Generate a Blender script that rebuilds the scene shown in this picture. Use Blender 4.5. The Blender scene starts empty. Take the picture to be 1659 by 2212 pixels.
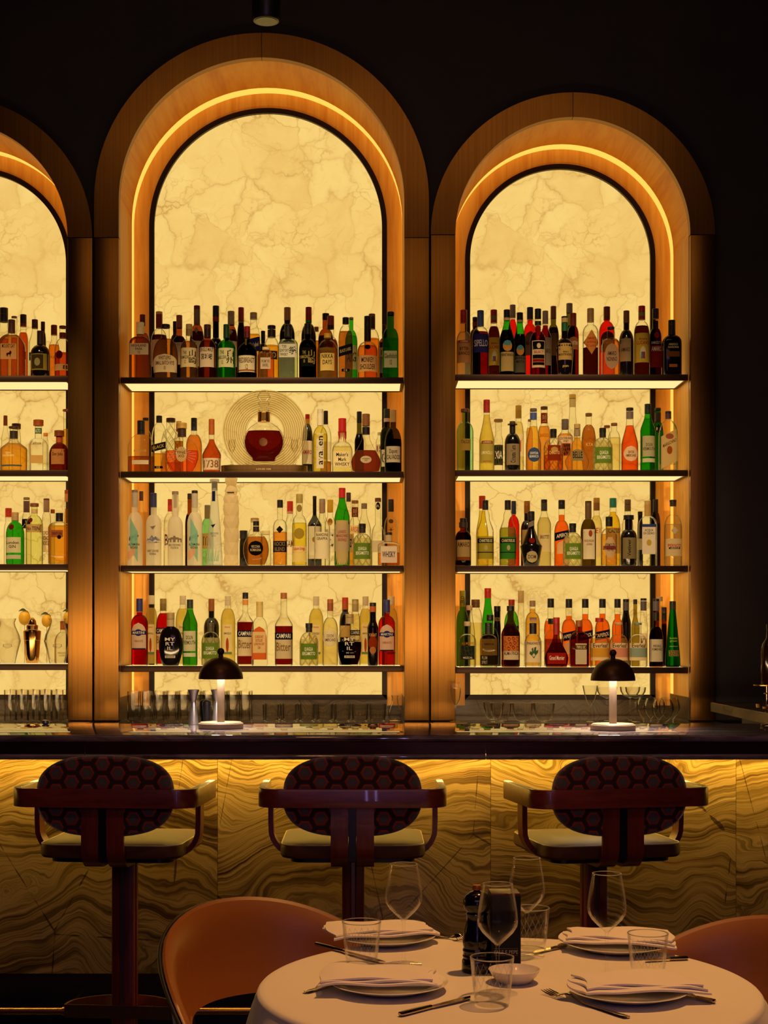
import bpy, bmesh, math, random
from mathutils import Vector, Matrix
S = bpy.context.scene
C = S.collection
PI = math.pi
random.seed(7)
# ------------------------------------------------------------------ camera
F, HX, HY, EYE = 3340.0, 795.0, 1370.0, 1.397          # focal length in px of a 1659 px wide frame, principal point, eye height
cam_data = bpy.data.cameras.new('camera'); cam = bpy.data.objects.new('camera', cam_data); C.objects.link(cam)
cam.location = (0, 0, EYE); cam.rotation_euler = (PI / 2, 0, 0)
cam_data.sensor_fit = 'HORIZONTAL'; cam_data.sensor_width = 36.0
cam_data.lens = F / 1659 * 36; cam_data.shift_x = (829.5 - HX) / 1659; cam_data.shift_y = (HY - 1106) / 1659
cam_data.clip_start = 0.05; cam_data.clip_end = 60
S.camera = cam
S.view_settings.view_transform = 'Standard'; S.view_settings.look = 'None'
S.view_settings.exposure = 0.0; S.view_settings.gamma = 1.0; S.view_settings.use_curve_mapping = False
try:
    S.cycles.max_bounces = 8; S.cycles.transparent_max_bounces = 40; S.cycles.glossy_bounces = 4
    S.cycles.transmission_bounces = 8; S.cycles.diffuse_bounces = 3
    S.cycles.caustics_reflective = False; S.cycles.caustics_refractive = False
    S.cycles.sample_clamp_indirect = 4.0
except Exception:
    pass
def PX(x, Y): return (x - HX) * Y / F
def PZ(y, Y): return EYE - (y - HY) * Y / F
# ------------------------------------------------------------------ world and lights
w = bpy.data.worlds.new('world'); S.world = w; w.use_nodes = True
w.node_tree.nodes['Background'].inputs[0].default_value = (0.30, 0.16, 0.36, 1)
w.node_tree.nodes['Background'].inputs[1].default_value = 0.010
def light(name, kind, loc, energy, col, aim=None, **k):
    d = bpy.data.lights.new(name, kind); d.energy = energy; d.color = col
    for a, v in k.items(): setattr(d, a, v)
    o = bpy.data.objects.new(name, d); C.objects.link(o); o.location = loc
    if aim is not None:
        o.rotation_euler = (Vector(aim) - Vector(loc)).to_track_quat('-Z', 'Y').to_euler()
    return o
# warm ceiling spot over the dining table, a softer one over the stools, upright violet light lines behind the camera
light('table_spot', 'SPOT', (0.95, 3.35, 4.2), 370, (1.0, 0.45, 0.115), (0.30, 2.85, 0.75), spot_size=0.75, spot_blend=0.7, shadow_soft_size=0.05)
light('room_spot', 'SPOT', (-0.3, 1.6, 4.4), 42, (1.0, 0.46, 0.16), (0.0, 4.6, 0.3), spot_size=1.15, spot_blend=1.0, shadow_soft_size=0.12)
for lx in (0.12, 0.27):
    light('wall_light_line', 'AREA', (lx, -2.6, 1.75), 4.5, (0.46, 0.36, 1.0), (lx, 5, 1.75), shape='RECTANGLE', size=0.03, size_y=2.7)
for sx, tx in ((-0.45, -0.52), (0.85, 0.93), (-1.75, -1.95)):
    light('shelf_spot', 'SPOT', (sx, 4.5, 5.05), 720, (1.0, 0.72, 0.38), (tx, 7.45, 2.0), spot_size=0.42, spot_blend=0.9, shadow_soft_size=0.05)  # added ceiling spots that brighten the bottle labels from in front
light('bar_task_strip', 'AREA', (-0.5, 5.16, 0.98), 40, (1.0, 0.66, 0.30), (-0.5, 7.4, 1.75), shape='RECTANGLE', size=4.2, size_y=0.05)
light('bar_front_fill', 'AREA', (0.0, 3.4, 5.12), 11, (1.0, 0.58, 0.25), (-0.1, 7.4, 2.6), shape='RECTANGLE', size=4.0, size_y=0.3)  # added unseen fill, gives the brass arches a warm sheen
light('room_glow', 'AREA', (0.3, -1.2, 2.9), 15, (0.76, 0.36, 0.50), (0, 7.4, 2.0), shape='RECTANGLE', size=3.5, size_y=1.2)  # unseen fill panel added for a violet-pink reflection on the brass jambs
# ------------------------------------------------------------------ helpers: tagging and meshes
def put(o, parent=None):
    C.objects.link(o)
    if parent is not None: o.parent = parent
    return o
def tag(o, label, cat, group=None):
    o['label'] = label; o['category'] = cat
    if group: o['group'] = group
    return o
def thing(name, label, cat, loc=(0, 0, 0), rz=0.0, group=None):
    o = bpy.data.objects.new(name, None); o.empty_display_size = 0.05; put(o)
    o.location = loc; o.rotation_euler = (0, 0, rz)
    return tag(o, label, cat, group)
def mesh(name, V, Fc, m, parent=None, smooth=True, angle=0.6):
    me = bpy.data.meshes.new(name); me.from_pydata([tuple(v) for v in V], [], Fc); me.update()
    if m is not None: me.materials.append(m)
    if smooth and len(Fc):
        me.polygons.foreach_set('use_smooth', [True] * len(Fc))
        try: me.set_sharp_from_angle(angle=angle)
        except Exception: pass
    return put(bpy.data.objects.new(name, me), parent)
class MB:
    """collects shapes that belong to ONE part"""
    def __init__(s): s.V = []; s.F = []
    def add(s, V, Fc):
        b = len(s.V); s.V += [tuple(v) for v in V]; s.F += [tuple(i + b for i in f) for f in Fc]; return s
    def box(s, x0, x1, y0, y1, z0, z1, bv=0.0):
        if bv <= 0:
            V = [(x, y, z) for z in (z0, z1) for y in (y0, y1) for x in (x0, x1)]
            return s.add(V, [(0, 2, 3, 1), (4, 5, 7, 6), (0, 1, 5, 4), (2, 6, 7, 3), (0, 4, 6, 2), (1, 3, 7, 5)])
        bm = bmesh.new(); bmesh.ops.create_cube(bm, size=1)
        for v in bm.verts: v.co = ((x0 + x1) / 2 + v.co.x * (x1 - x0), (y0 + y1) / 2 + v.co.y * (y1 - y0), (z0 + z1) / 2 + v.co.z * (z1 - z0))
        bmesh.ops.bevel(bm, geom=bm.edges[:], offset=bv, segments=3, profile=0.5, affect='EDGES')
        bm.verts.index_update(); s.add([v.co[:] for v in bm.verts], [[v.index for v in f.verts] for f in bm.faces]); bm.free(); return s
    def rev(s, pts, n=32, cx=0, cy=0, cap0=True, cap1=True):
        """surface of revolution from (r, z) pairs"""
        V = []; Fc = []
        for r, z in pts:
            for i in range(n):
                a = 2 * PI * i / n; V.append((cx + r * math.cos(a), cy + r * math.sin(a), z))
        for j in range(len(pts) - 1):
            for i in range(n):
                k = (i + 1) % n; Fc.append((j * n + i, j * n + k, (j + 1) * n + k, (j + 1) * n + i))
        if cap0: Fc.append(tuple(range(n - 1, -1, -1)))
        if cap1: Fc.append(tuple(range((len(pts) - 1) * n, len(pts) * n)))
        return s.add(V, Fc)
    def tube(s, P, r, n=12, caps=True):
        P = [Vector(p) for p in P]; R = r if isinstance(r, (list, tuple)) else [r] * len(P)
        V = []; Fc = []; up = None
        for j, p in enumerate(P):
            t = (P[min(j + 1, len(P) - 1)] - P[max(j - 1, 0)]).normalized()
            if up is None: up = t.orthogonal().normalized()
            up = (up - t * up.dot(t)).normalized(); sd = t.cross(up)
            for i in range(n):
                a = 2 * PI * i / n; V.append(p + (up * math.cos(a) + sd * math.sin(a)) * R[j])
        for j in range(len(P) - 1):
            for i in range(n):
                k = (i + 1) % n; Fc.append((j * n + i, j * n + k, (j + 1) * n + k, (j + 1) * n + i))
        if caps: Fc += [tuple(range(n - 1, -1, -1)), tuple(range((len(P) - 1) * n, len(P) * n))]
        return s.add(V, Fc)
    def sweep(s, P, sec, side):
        """sweep a closed 2D section (a along side(j), b along z-ish up) along points; side(j) gives (side vector, up vector)"""
        n = len(sec); V = []; Fc = []
        for j, p in enumerate(P):
            sv, uv = side(j)
            for a, b in sec: V.append(Vector(p) + Vector(sv) * a + Vector(uv) * b)
        for j in range(len(P) - 1):
            for i in range(n):
                k = (i + 1) % n; Fc.append((j * n + i, j * n + k, (j + 1) * n + k, (j + 1) * n + i))
        Fc += [tuple(range(n - 1, -1, -1)), tuple(range((len(P) - 1) * n, len(P) * n))]
        return s.add(V, Fc)
    def out(s, name, m, parent=None, smooth=True, angle=0.6): return mesh(name, s.V, s.F, m, parent, smooth, angle)
# ------------------------------------------------------------------ helpers: materials
def lin(h):
    if not isinstance(h, str): return tuple(h)[:3]
    h = h.lstrip('#'); c = [int(h[i:i + 2], 16) / 255 for i in (0, 2, 4)]
    return tuple(x / 12.92 if x <= 0.04045 else ((x + 0.055) / 1.055) ** 2.4 for x in c)
class NT:
    def __init__(s, name):
        s.m = bpy.data.materials.new(name); s.m.use_nodes = True; s.t = s.m.node_tree
        s.t.nodes.clear(); s.o = s.n('ShaderNodeOutputMaterial')
    def n(s, typ, ins=None, **k):
        nd = s.t.nodes.new(typ)
        for a, v in k.items(): setattr(nd, a, v)
        for key, v in (ins or {}).items():
            i = nd.inputs[key]
            if isinstance(v, bpy.types.NodeSocket): s.t.links.new(v, i)
            else:
                if i.type == 'RGBA' and len(v) == 3: v = (*v, 1)
                i.default_value = v
        return nd
    def math(s, op, a, b=0.0, c=None):
        nd = s.n('ShaderNodeMath', operation=op)
        for i, v in enumerate((a, b) if c is None else (a, b, c)):
            if isinstance(v, bpy.types.NodeSocket): s.t.links.new(v, nd.inputs[i])
            else: nd.inputs[i].default_value = v
        return nd.outputs[0]
    def mix(s, f, a, b, blend='MIX'):
        nd = s.n('ShaderNodeMix', data_type='RGBA', blend_type=blend)
        for i, v in ((0, f), (6, a), (7, b)):
            if isinstance(v, bpy.types.NodeSocket): s.t.links.new(v, nd.inputs[i])
            else: nd.inputs[i].default_value = v if i == 0 else ((*v, 1) if len(v) == 3 else v)
        return nd.outputs[2]
    def ramp(s, f, stops, interp='LINEAR'):
        nd = s.n('ShaderNodeValToRGB'); cr = nd.color_ramp; cr.interpolation = interp
        while len(cr.elements) < len(stops): cr.elements.new(0.5)
        for e, (p, c) in zip(cr.elements, stops): e.position = p; c = lin(c); e.color = (*c, 1)
        s.t.links.new(f, nd.inputs[0]); return nd.outputs[0]
    def coord(s, kind='Object', scale=(1, 1, 1), loc=(0, 0, 0), rot=(0, 0, 0)):
        tc = s.n('ShaderNodeTexCoord'); mp = s.n('ShaderNodeMapping', {0: tc.outputs[kind], 1: loc, 2: rot, 3: scale}); return mp.outputs[0]
    def noise(s, v, scale, detail=4, rough=0.55, dist=0.0):
        return s.n('ShaderNodeTexNoise', {'Vector': v, 'Scale': scale, 'Detail': detail, 'Roughness': rough, 'Distortion': dist})
    def bsdf(s, **k):
        nm = {'color': 'Base Color', 'rough': 'Roughness', 'metal': 'Metallic', 'spec': 'Specular IOR Level', 'trans': 'Transmission Weight', 'ior': 'IOR', 'sheen': 'Sheen Weight', 'coat': 'Coat Weight', 'normal': 'Normal', 'aniso': 'Anisotropic'}
        return s.n('ShaderNodeBsdfPrincipled', {nm[a]: v for a, v in k.items()}).outputs[0]
    def bump(s, h, strength=0.3, dist=0.01):
        return s.n('ShaderNodeBump', {'Height': h, 'Strength': strength, 'Distance': dist}).outputs[0]
    def done(s, sh): s.t.links.new(sh, s.o.inputs[0]); return s.m
_mc = {}
def plain(col, rough=0.5, metal=0.0, spec=0.5, sheen=0.0):
    key = ('p', str(col), rough, metal, spec, sheen)
    if key not in _mc:
        t = NT('plain'); v = t.coord(); nz = t.noise(v, 60, 3).outputs[0]
        c = lin(col); cc = t.mix(nz, tuple(x * 0.92 for x in c), tuple(min(1, x * 1.06) for x in c))
        _mc[key] = t.done(t.bsdf(color=cc, rough=rough, metal=metal, spec=spec, sheen=sheen))
    return _mc[key]
def glassy(c, edge=0.3, gloss=0.55, milky=0.0, milk=(0.9, 0.85, 0.7), cut=False, pw=3.0, fb=0.12):
    """thin coloured glass or liquid boundary: tinted transmission that deepens towards grazing angles, with a surface reflection"""
    key = ('g', c, edge, gloss, milky, milk, cut, pw, fb)
    if key not in _mc:
        t = NT('glass'); lw = t.n('ShaderNodeLayerWeight', {'Blend': 0.5}).outputs['Facing']
        e = t.math('POWER', lw, pw)
        if cut:
            v = t.coord('Object', (95, 95, 62), rot=(0, 0, 0))
            sp = t.n('ShaderNodeSeparateXYZ', {0: v})
            a = t.math('ABSOLUTE', t.math('SINE', t.math('ADD', sp.outputs[0], sp.outputs[2])))
            b = t.math('ABSOLUTE', t.math('SINE', t.math('SUBTRACT', sp.outputs[0], sp.outputs[2])))
            g = t.math('LESS_THAN', t.math('MINIMUM', a, b), 0.3)
            e = t.math('MAXIMUM', e, t.math('MULTIPLY', g, 0.45))
        col = t.mix(e, c, tuple(x * edge for x in c))
        tr = t.n('ShaderNodeBsdfTransparent', {0: col}).outputs[0]
        if milky > 0:
            tl = t.n('ShaderNodeBsdfTranslucent', {0: milk}).outputs[0]; df = t.n('ShaderNodeBsdfDiffuse', {0: milk}).outputs[0]
            mk = t.n('ShaderNodeMixShader', {0: 0.35, 1: tl, 2: df}).outputs[0]
            tr = t.n('ShaderNodeMixShader', {0: milky, 1: tr, 2: mk}).outputs[0]
        fr = t.n('ShaderNodeLayerWeight', {'Blend': fb}).outputs['Fresnel']
        gl = t.n('ShaderNodeBsdfGlossy', {0: (1, 1, 1, 1), 1: 0.04}).outputs[0]
        _mc[key] = t.done(t.n('ShaderNodeMixShader', {0: t.math('MULTIPLY', fr, gloss), 1: tr, 2: gl}).outputs[0])
    return _mc[key]
def paper(col, tl=0.5):
    key = ('pp', str(col), tl)
    if key not in _mc:
        t = NT('paper'); c = lin(col); v = t.coord(); nz = t.noise(v, 120, 3).outputs[0]
        cc = t.mix(nz, tuple(x * 0.9 for x in c), c)
        d = t.n('ShaderNodeBsdfDiffuse', {0: cc}).outputs[0]; tr = t.n('ShaderNodeBsdfTranslucent', {0: cc}).outputs[0]
        _mc[key] = t.done(t.n('ShaderNodeMixShader', {0: tl, 1: d, 2: tr}).outputs[0])
    return _mc[key]
def emit(name, col, st):
    t = NT(name); v = t.coord(); nz = t.noise(v, 3, 2).outputs[0]
    c = lin(col); cc = t.mix(nz, tuple(x * 0.95 for x in c), c)
    return t.done(t.n('ShaderNodeEmission', {0: cc, 1: st}).outputs[0])
def brushed(name, c0, c1, rough=0.35, vert=True, metal=1.0):
    t = NT(name); v = t.coord('Object', (220, 220, 1.2) if vert else (1.2, 220, 220))
    nz = t.noise(v, 1.0, 4, 0.7).outputs[0]; big = t.noise(t.coord(), 1.6, 3).outputs[0]
    f = t.math('ADD', t.math('MULTIPLY', nz, 0.6), t.math('MULTIPLY', big, 0.4))
    return t.done(t.bsdf(color=t.ramp(f, [(0.3, c0), (0.7, c1)]), rough=rough, metal=metal))
def wood(name, c0, c1, c2, scale=(26, 26, 1.6), rough=0.45, coat=0.0):
    t = NT(name); v = t.coord('Object', scale); d = t.noise(v, 1.0, 5, 0.6, 0.6).outputs[0]
    fine = t.noise(t.coord('Object', tuple(x * 5 for x in scale)), 1.0, 3).outputs[0]
    f = t.math('ADD', t.math('MULTIPLY', d, 0.75), t.math('MULTIPLY', fine, 0.25))
    return t.done(t.bsdf(color=t.ramp(f, [(0.32, c0), (0.5, c1), (0.66, c2)]), rough=rough, coat=coat, normal=t.bump(f, 0.15, 0.004)))
def onyx():
    t = NT('backlit_onyx'); v = t.coord()
    warp = t.noise(v, 2.3, 5, 0.6).outputs['Color']
    sub = t.n('ShaderNodeVectorMath', {0: warp, 1: (0.5, 0.5, 0.5)}, operation='SUBTRACT').outputs[0]
    sc = t.n('ShaderNodeVectorMath', {0: sub, 'Scale': 0.42}, operation='SCALE').outputs[0]
    vv = t.n('ShaderNodeVectorMath', {0: v, 1: sc}, operation='ADD').outputs[0]
    def crack(scale, wd):
        d = t.n('ShaderNodeTexVoronoi', {'Vector': vv, 'Scale': scale}, feature='DISTANCE_TO_EDGE').outputs['Distance']
        return t.math('SUBTRACT', 1.0, t.math('MINIMUM', t.math('DIVIDE', d, wd), 1.0))
    m1 = t.noise(v, 1.9, 3).outputs[0]; m2 = t.noise(v, 4.5, 3).outputs[0]
    sm = lambda x, a, b: t.n('ShaderNodeMapRange', {0: x, 1: a, 2: b}).outputs[0]
    c1 = t.math('MULTIPLY', t.math('POWER', crack(5.4, 0.030), 1.4), sm(m1, 0.40, 0.64))
    c3 = t.math('MULTIPLY', t.math('POWER', crack(5.4, 0.16), 2.0), sm(t.noise(v, 3.1, 4).outputs[0], 0.42, 0.7))
    c2 = t.math('MULTIPLY', t.math('POWER', crack(12, 0.07), 1.5), sm(m2, 0.44, 0.74))
    spots = sm(t.noise(vv, 9, 4).outputs[0], 0.70, 0.80)
    mott = t.noise(vv, 5, 6, 0.65).outputs[0]
    cells = t.n('ShaderNodeTexVoronoi', {'Vector': vv, 'Scale': 5.4}, feature='F1').outputs['Color']
    cl = t.n('ShaderNodeSeparateColor', {0: cells}).outputs[0]
    base = t.ramp(t.math('ADD', t.math('MULTIPLY', mott, 0.75), t.math('MULTIPLY', cl, 0.25)), [(0.2, '#e6b862'), (0.5, '#f0c66e'), (0.85, '#f8d47c')])
    col = t.mix(t.math('MINIMUM', t.math('MULTIPLY', c1, 0.62), 1.0), base, lin('#a87328'))
    col = t.mix(t.math('MULTIPLY', c3, 0.55), col, lin('#c08a3c'))
    col = t.mix(t.math('MULTIPLY', c2, 0.6), col, lin('#b5833a'))
    col = t.mix(t.math('MULTIPLY', spots, 0.55), col, lin('#8a5a18'))
    e = t.n('ShaderNodeEmission', {0: col, 1: 1.05}).outputs[0]
    return t.done(e)
    g = t.n('ShaderNodeBsdfGlossy', {0: (1, 1, 1, 1), 1: 0.05}).outputs[0]
    return t.done(t.n('ShaderNodeMixShader', {0: 0.03, 1: e, 2: g}).outputs[0])
def wavy_stone(name, off=0.0, rough=0.18, gain=1.0):
    t = NT(name); v = t.coord('Object', (1, 1, 1), (off, off * 0.7, off * 0.31))
    big = t.noise(v, 1.55, 2, 0.5, 0.6).outputs[0]; mid = t.noise(v, 4.2, 3, 0.55).outputs[0]; fine = t.noise(v, 16, 3).outputs[0]
    sp = t.n('ShaderNodeSeparateXYZ', {0: v})
    z = t.math('ADD', sp.outputs[2], t.math('MULTIPLY', t.math('SUBTRACT', big, 0.5), 0.66))
    z = t.math('ADD', z, t.math('MULTIPLY', t.math('SUBTRACT', mid, 0.5), 0.13))
    z = t.math('ADD', z, t.math('MULTIPLY', t.math('SUBTRACT', fine, 0.5), 0.014))
    cv = t.n('ShaderNodeCombineXYZ', {0: t.math('MULTIPLY', sp.outputs[0], 0.25), 1: 0.0, 2: z}).outputs[0]
    b1 = t.noise(t.n('ShaderNodeMapping', {0: cv, 3: (1, 1, 17)}).outputs[0], 1.0, 8, 0.72).outputs[0]
    b2 = t.noise(t.n('ShaderNodeMapping', {0: cv, 3: (2, 1, 60)}).outputs[0], 1.0, 4, 0.6).outputs[0]
    b3 = t.noise(t.n('ShaderNodeMapping', {0: cv, 3: (5, 1, 150)}).outputs[0], 1.0, 3, 0.6).outputs[0]
    f = t.math('ADD', t.math('ADD', t.math('MULTIPLY', b1, 0.50), t.math('MULTIPLY', b2, 0.34)), t.math('MULTIPLY', b3, 0.16))
    f = t.math('ADD', f, t.math('MULTIPLY', t.math('SUBTRACT', t.noise(v, 1.9, 3).outputs[0], 0.5), 0.36))
    f = t.math('ADD', t.math('MULTIPLY', t.math('SUBTRACT', f, 0.5), 1.3), 0.5)
    col = t.ramp(f, [(0.26, '#160f08'), (0.36, '#3a2a13'), (0.43, '#665129'), (0.48, '#887040'), (0.53, '#a58c5c'), (0.57, '#84703f'), (0.595, '#5c4822'), (0.62, '#8a7244'), (0.72, '#b49c70')])
    d = t.n('ShaderNodeTexVoronoi', {'Vector': t.n('ShaderNodeMapping', {0: v, 3: (1.0, 1.0, 0.55), 2: (0, 0.5, 0)}).outputs[0], 'Scale': 2.1}, feature='DISTANCE_TO_EDGE').outputs['Distance']
    ck = t.math('LESS_THAN', t.math('ADD', d, t.math('MULTIPLY', t.math('SUBTRACT', fine, 0.5), 0.02)), 0.0014)
    col = t.mix(t.math('MULTIPLY', ck, 0.75), col, lin('#1c130a'))
    if gain != 1.0: col = t.mix(1.0, col, (gain, gain * .92, gain * .78), 'MULTIPLY')
    return t.done(t.bsdf(color=col, rough=rough, spec=0.45))
def top_marble():
    t = NT('polished_bar_marble'); v = t.coord('Object', (1.0, 5, 5))
    n1 = t.noise(v, 2.2, 7, 0.65, 1.2).outputs[0]
    col = t.ramp(n1, [(0.34, '#3b3134'), (0.48, '#6b5f62'), (0.56, '#8d8184'), (0.66, '#54484a')])
    return t.done(t.bsdf(color=col, rough=0.035, spec=0.62))
def plaster():
    t = NT('dark_plaster'); v = t.coord(); n = t.noise(v, 2.2, 5, 0.6).outputs[0]
    return t.done(t.bsdf(color=t.ramp(n, [(0.3, '#140d10'), (0.7, '#20161a')]), rough=0.55, spec=0.3, normal=t.bump(n, 0.15, 0.02)))
# ------------------------------------------------------------------ shared materials
M = {}
M['onyx'] = onyx(); M['plaster'] = plaster()
M['brass'] = brushed('brushed_brass', '#704a22', '#94682f', 0.30)
M['bronze'] = plain('#241811', 0.45, 0.6); M['bronze_edge'] = brushed('shelf_bronze', '#2e1c10', '#3c2616', 0.4, False, 0.75)
M['oak'] = wood('lit_oak', '#d08a30', '#e2a244', '#ecb45a')
M['oak_arc'] = wood('curved_oak', '#d08020', '#e2982e', '#eaac42', (8, 1.2, 26))
M['led'] = emit('led_diffuser', (1.0, 0.50, 0.075), 1.45)
M['shelf_glow'] = emit('lit_shelf_panel', (1.0, 0.70, 0.27), 1.25)
M['under_led'] = emit('under_counter_led', (1.0, 0.60, 0.10), 56.0)
M['stone'] = wavy_stone('wavy_stone', gain=.30, rough=.35); M['marble'] = top_marble()
M['steel'] = plain('#c4bcb8', 0.30, 0.8); M['gold'] = plain('#b98a45', 0.25, 1.0); M['goldsat'] = brushed('satin_gold', '#8a6a35', '#a9874a', 0.35, True)
M['black'] = plain('#0b0909', 0.35); M['blackgloss'] = plain('#070606', 0.12); M['white'] = plain('#e9e4dc', 0.35)
M['fascia'] = brushed('dark_bronze_fascia', '#3a2218', '#50301f', 0.3, False, 0.8)
def realglass(rough=0.0, col=(1, 1, 1)):
    t = NT('clear_crystal'); return t.done(t.bsdf(color=(*col, 1), rough=rough, trans=1.0, ior=1.45, spec=0.5))
def tableglass():
    t = NT('clear_table_glass'); lw = t.n('ShaderNodeLayerWeight', {'Blend': 0.5}).outputs['Facing']
    e = t.math('MULTIPLY', t.math('POWER', lw, 4.0), 0.34)  # white haze mixed in at grazing angles stands for bright glass edges
    tr = t.n('ShaderNodeBsdfTransparent', {0: (.985, .985, .985, 1)}).outputs[0]
    df = t.n('ShaderNodeBsdfDiffuse', {0: (.9, .88, .86, 1)}).outputs[0]; tl = t.n('ShaderNodeBsdfTranslucent', {0: (.9, .88, .86, 1)}).outputs[0]
    mk = t.n('ShaderNodeMixShader', {0: .5, 1: df, 2: tl}).outputs[0]
    s1 = t.n('ShaderNodeMixShader', {0: e, 1: tr, 2: mk}).outputs[0]
    fr = t.n('ShaderNodeLayerWeight', {'Blend': 0.10}).outputs['Fresnel']
    gl = t.n('ShaderNodeBsdfGlossy', {0: (1, 1, 1, 1), 1: 0.015}).outputs[0]
    return t.done(t.n('ShaderNodeMixShader', {0: t.math('MINIMUM', t.math('MULTIPLY', fr, 1.3), 0.34), 1: s1, 2: gl}).outputs[0])
M['fineglass'] = tableglass()
# ------------------------------------------------------------------ the setting
Y0, YB = 7.40, 7.847            # front plane of the niches and plane of the stone's trim
def arc_pts(cx, r, zs, a0=PI, a1=0.0, n=48):
    return [(cx + r * math.cos(a0 + (a1 - a0) * i / n), zs + r * math.sin(a0 + (a1 - a0) * i / n)) for i in range(n + 1)]
def band(mb, inner, outer, y0, y1):
    """solid between two matching open polylines in the XZ plane"""
    n = len(inner); V = []
    for (a, b) in zip(inner, outer): V += [(a[0], y0, a[1]), (b[0], y0, b[1]), (b[0], y1, b[1]), (a[0], y1, a[1])]
    Fc = []
    for i in range(n - 1):
        for k in range(4):
            l = (k + 1) % 4; Fc.append((4 * i + k, 4 * i + l, 4 * i + 4 + l, 4 * i + 4 + k))
    Fc += [(0, 3, 2, 1), (4 * n - 4, 4 * n - 3, 4 * n - 2, 4 * n - 1)]
    return mb.add(V, Fc)
def path(cx, r, zs, zb, n=64):
    return [(cx - r, zb)] + arc_pts(cx, r, zs, n=n) + [(cx + r, zb)]
def struct(o, kind='structure'): o['kind'] = kind; return o
ZBACK = 0.985                   # worktop behind the bar
s_ = 451.354
ARCH = {'tall': (PX(566, Y0), 307 / s_, PZ(437, Y0), PZ(517, Y0)),
        'low': (PX(1235.5, Y0), 252.5 / s_, PZ(510.5, Y0), PZ(511, Y0)),
        'far': (PX(149, Y0) - 252.5 / s_, 252.5 / s_, PZ(519, Y0), PZ(517, Y0))}
# back wall with three arched openings
def wall_with_openings():
    cu = bpy.data.curves.new('wall_back', 'CURVE'); cu.dimensions = '2D'; cu.fill_mode = 'BOTH'; cu.extrude = 0.25
    def poly(P):
        sp = cu.splines.new('POLY'); sp.points.add(len(P) - 1); sp.use_cyclic_u = True
        for q, p in zip(sp.points, P): q.co = (p[0], p[1], 0, 1)
    poly([(-4.2, -0.02), (4.6, -0.02), (4.6, 5.2), (-4.2, 5.2)])
    for cx, r, zs, _ in ARCH.values(): poly(path(cx, r + 0.04, zs, 0.3, 64))
    o = bpy.data.objects.new('wall_tmp', cu); C.objects.link(o)
    o.rotation_euler = (PI / 2, 0, 0); o.location = (0, 7.41 + 0.25, 0)
    dg = bpy.context.evaluated_depsgraph_get(); dg.update()
    me = bpy.data.meshes.new_from_object(o.evaluated_get(dg)); me.transform(o.matrix_world)
    bpy.data.objects.remove(o); me.name = 'wall_back'; me.materials.clear(); me.materials.append(M['plaster'])
    return struct(put(bpy.data.objects.new('wall_back', me)))
wall_with_openings()
M['floor'] = wood('dark_floor_boards', '#150c08', '#22140c', '#2c1a10', (3, 30, 30), 0.35)
struct(MB().box(-4.2, 4.6, -3.0, 8.2, -0.06, 0.0).out('floor', M['floor'], smooth=False))
struct(MB().box(-4.2, 4.6, -3.0, 8.2, 5.2, 5.26).out('ceiling', M['plaster'], smooth=False))
struct(MB().box(-4.3, -4.2, -3.0, 8.2, 0.0, 5.2).out('wall_left', M['plaster'], smooth=False))
struct(MB().box(4.6, 4.7, -3.0, 8.2, 0.0, 5.2).out('wall_right', M['plaster'], smooth=False))
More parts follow.
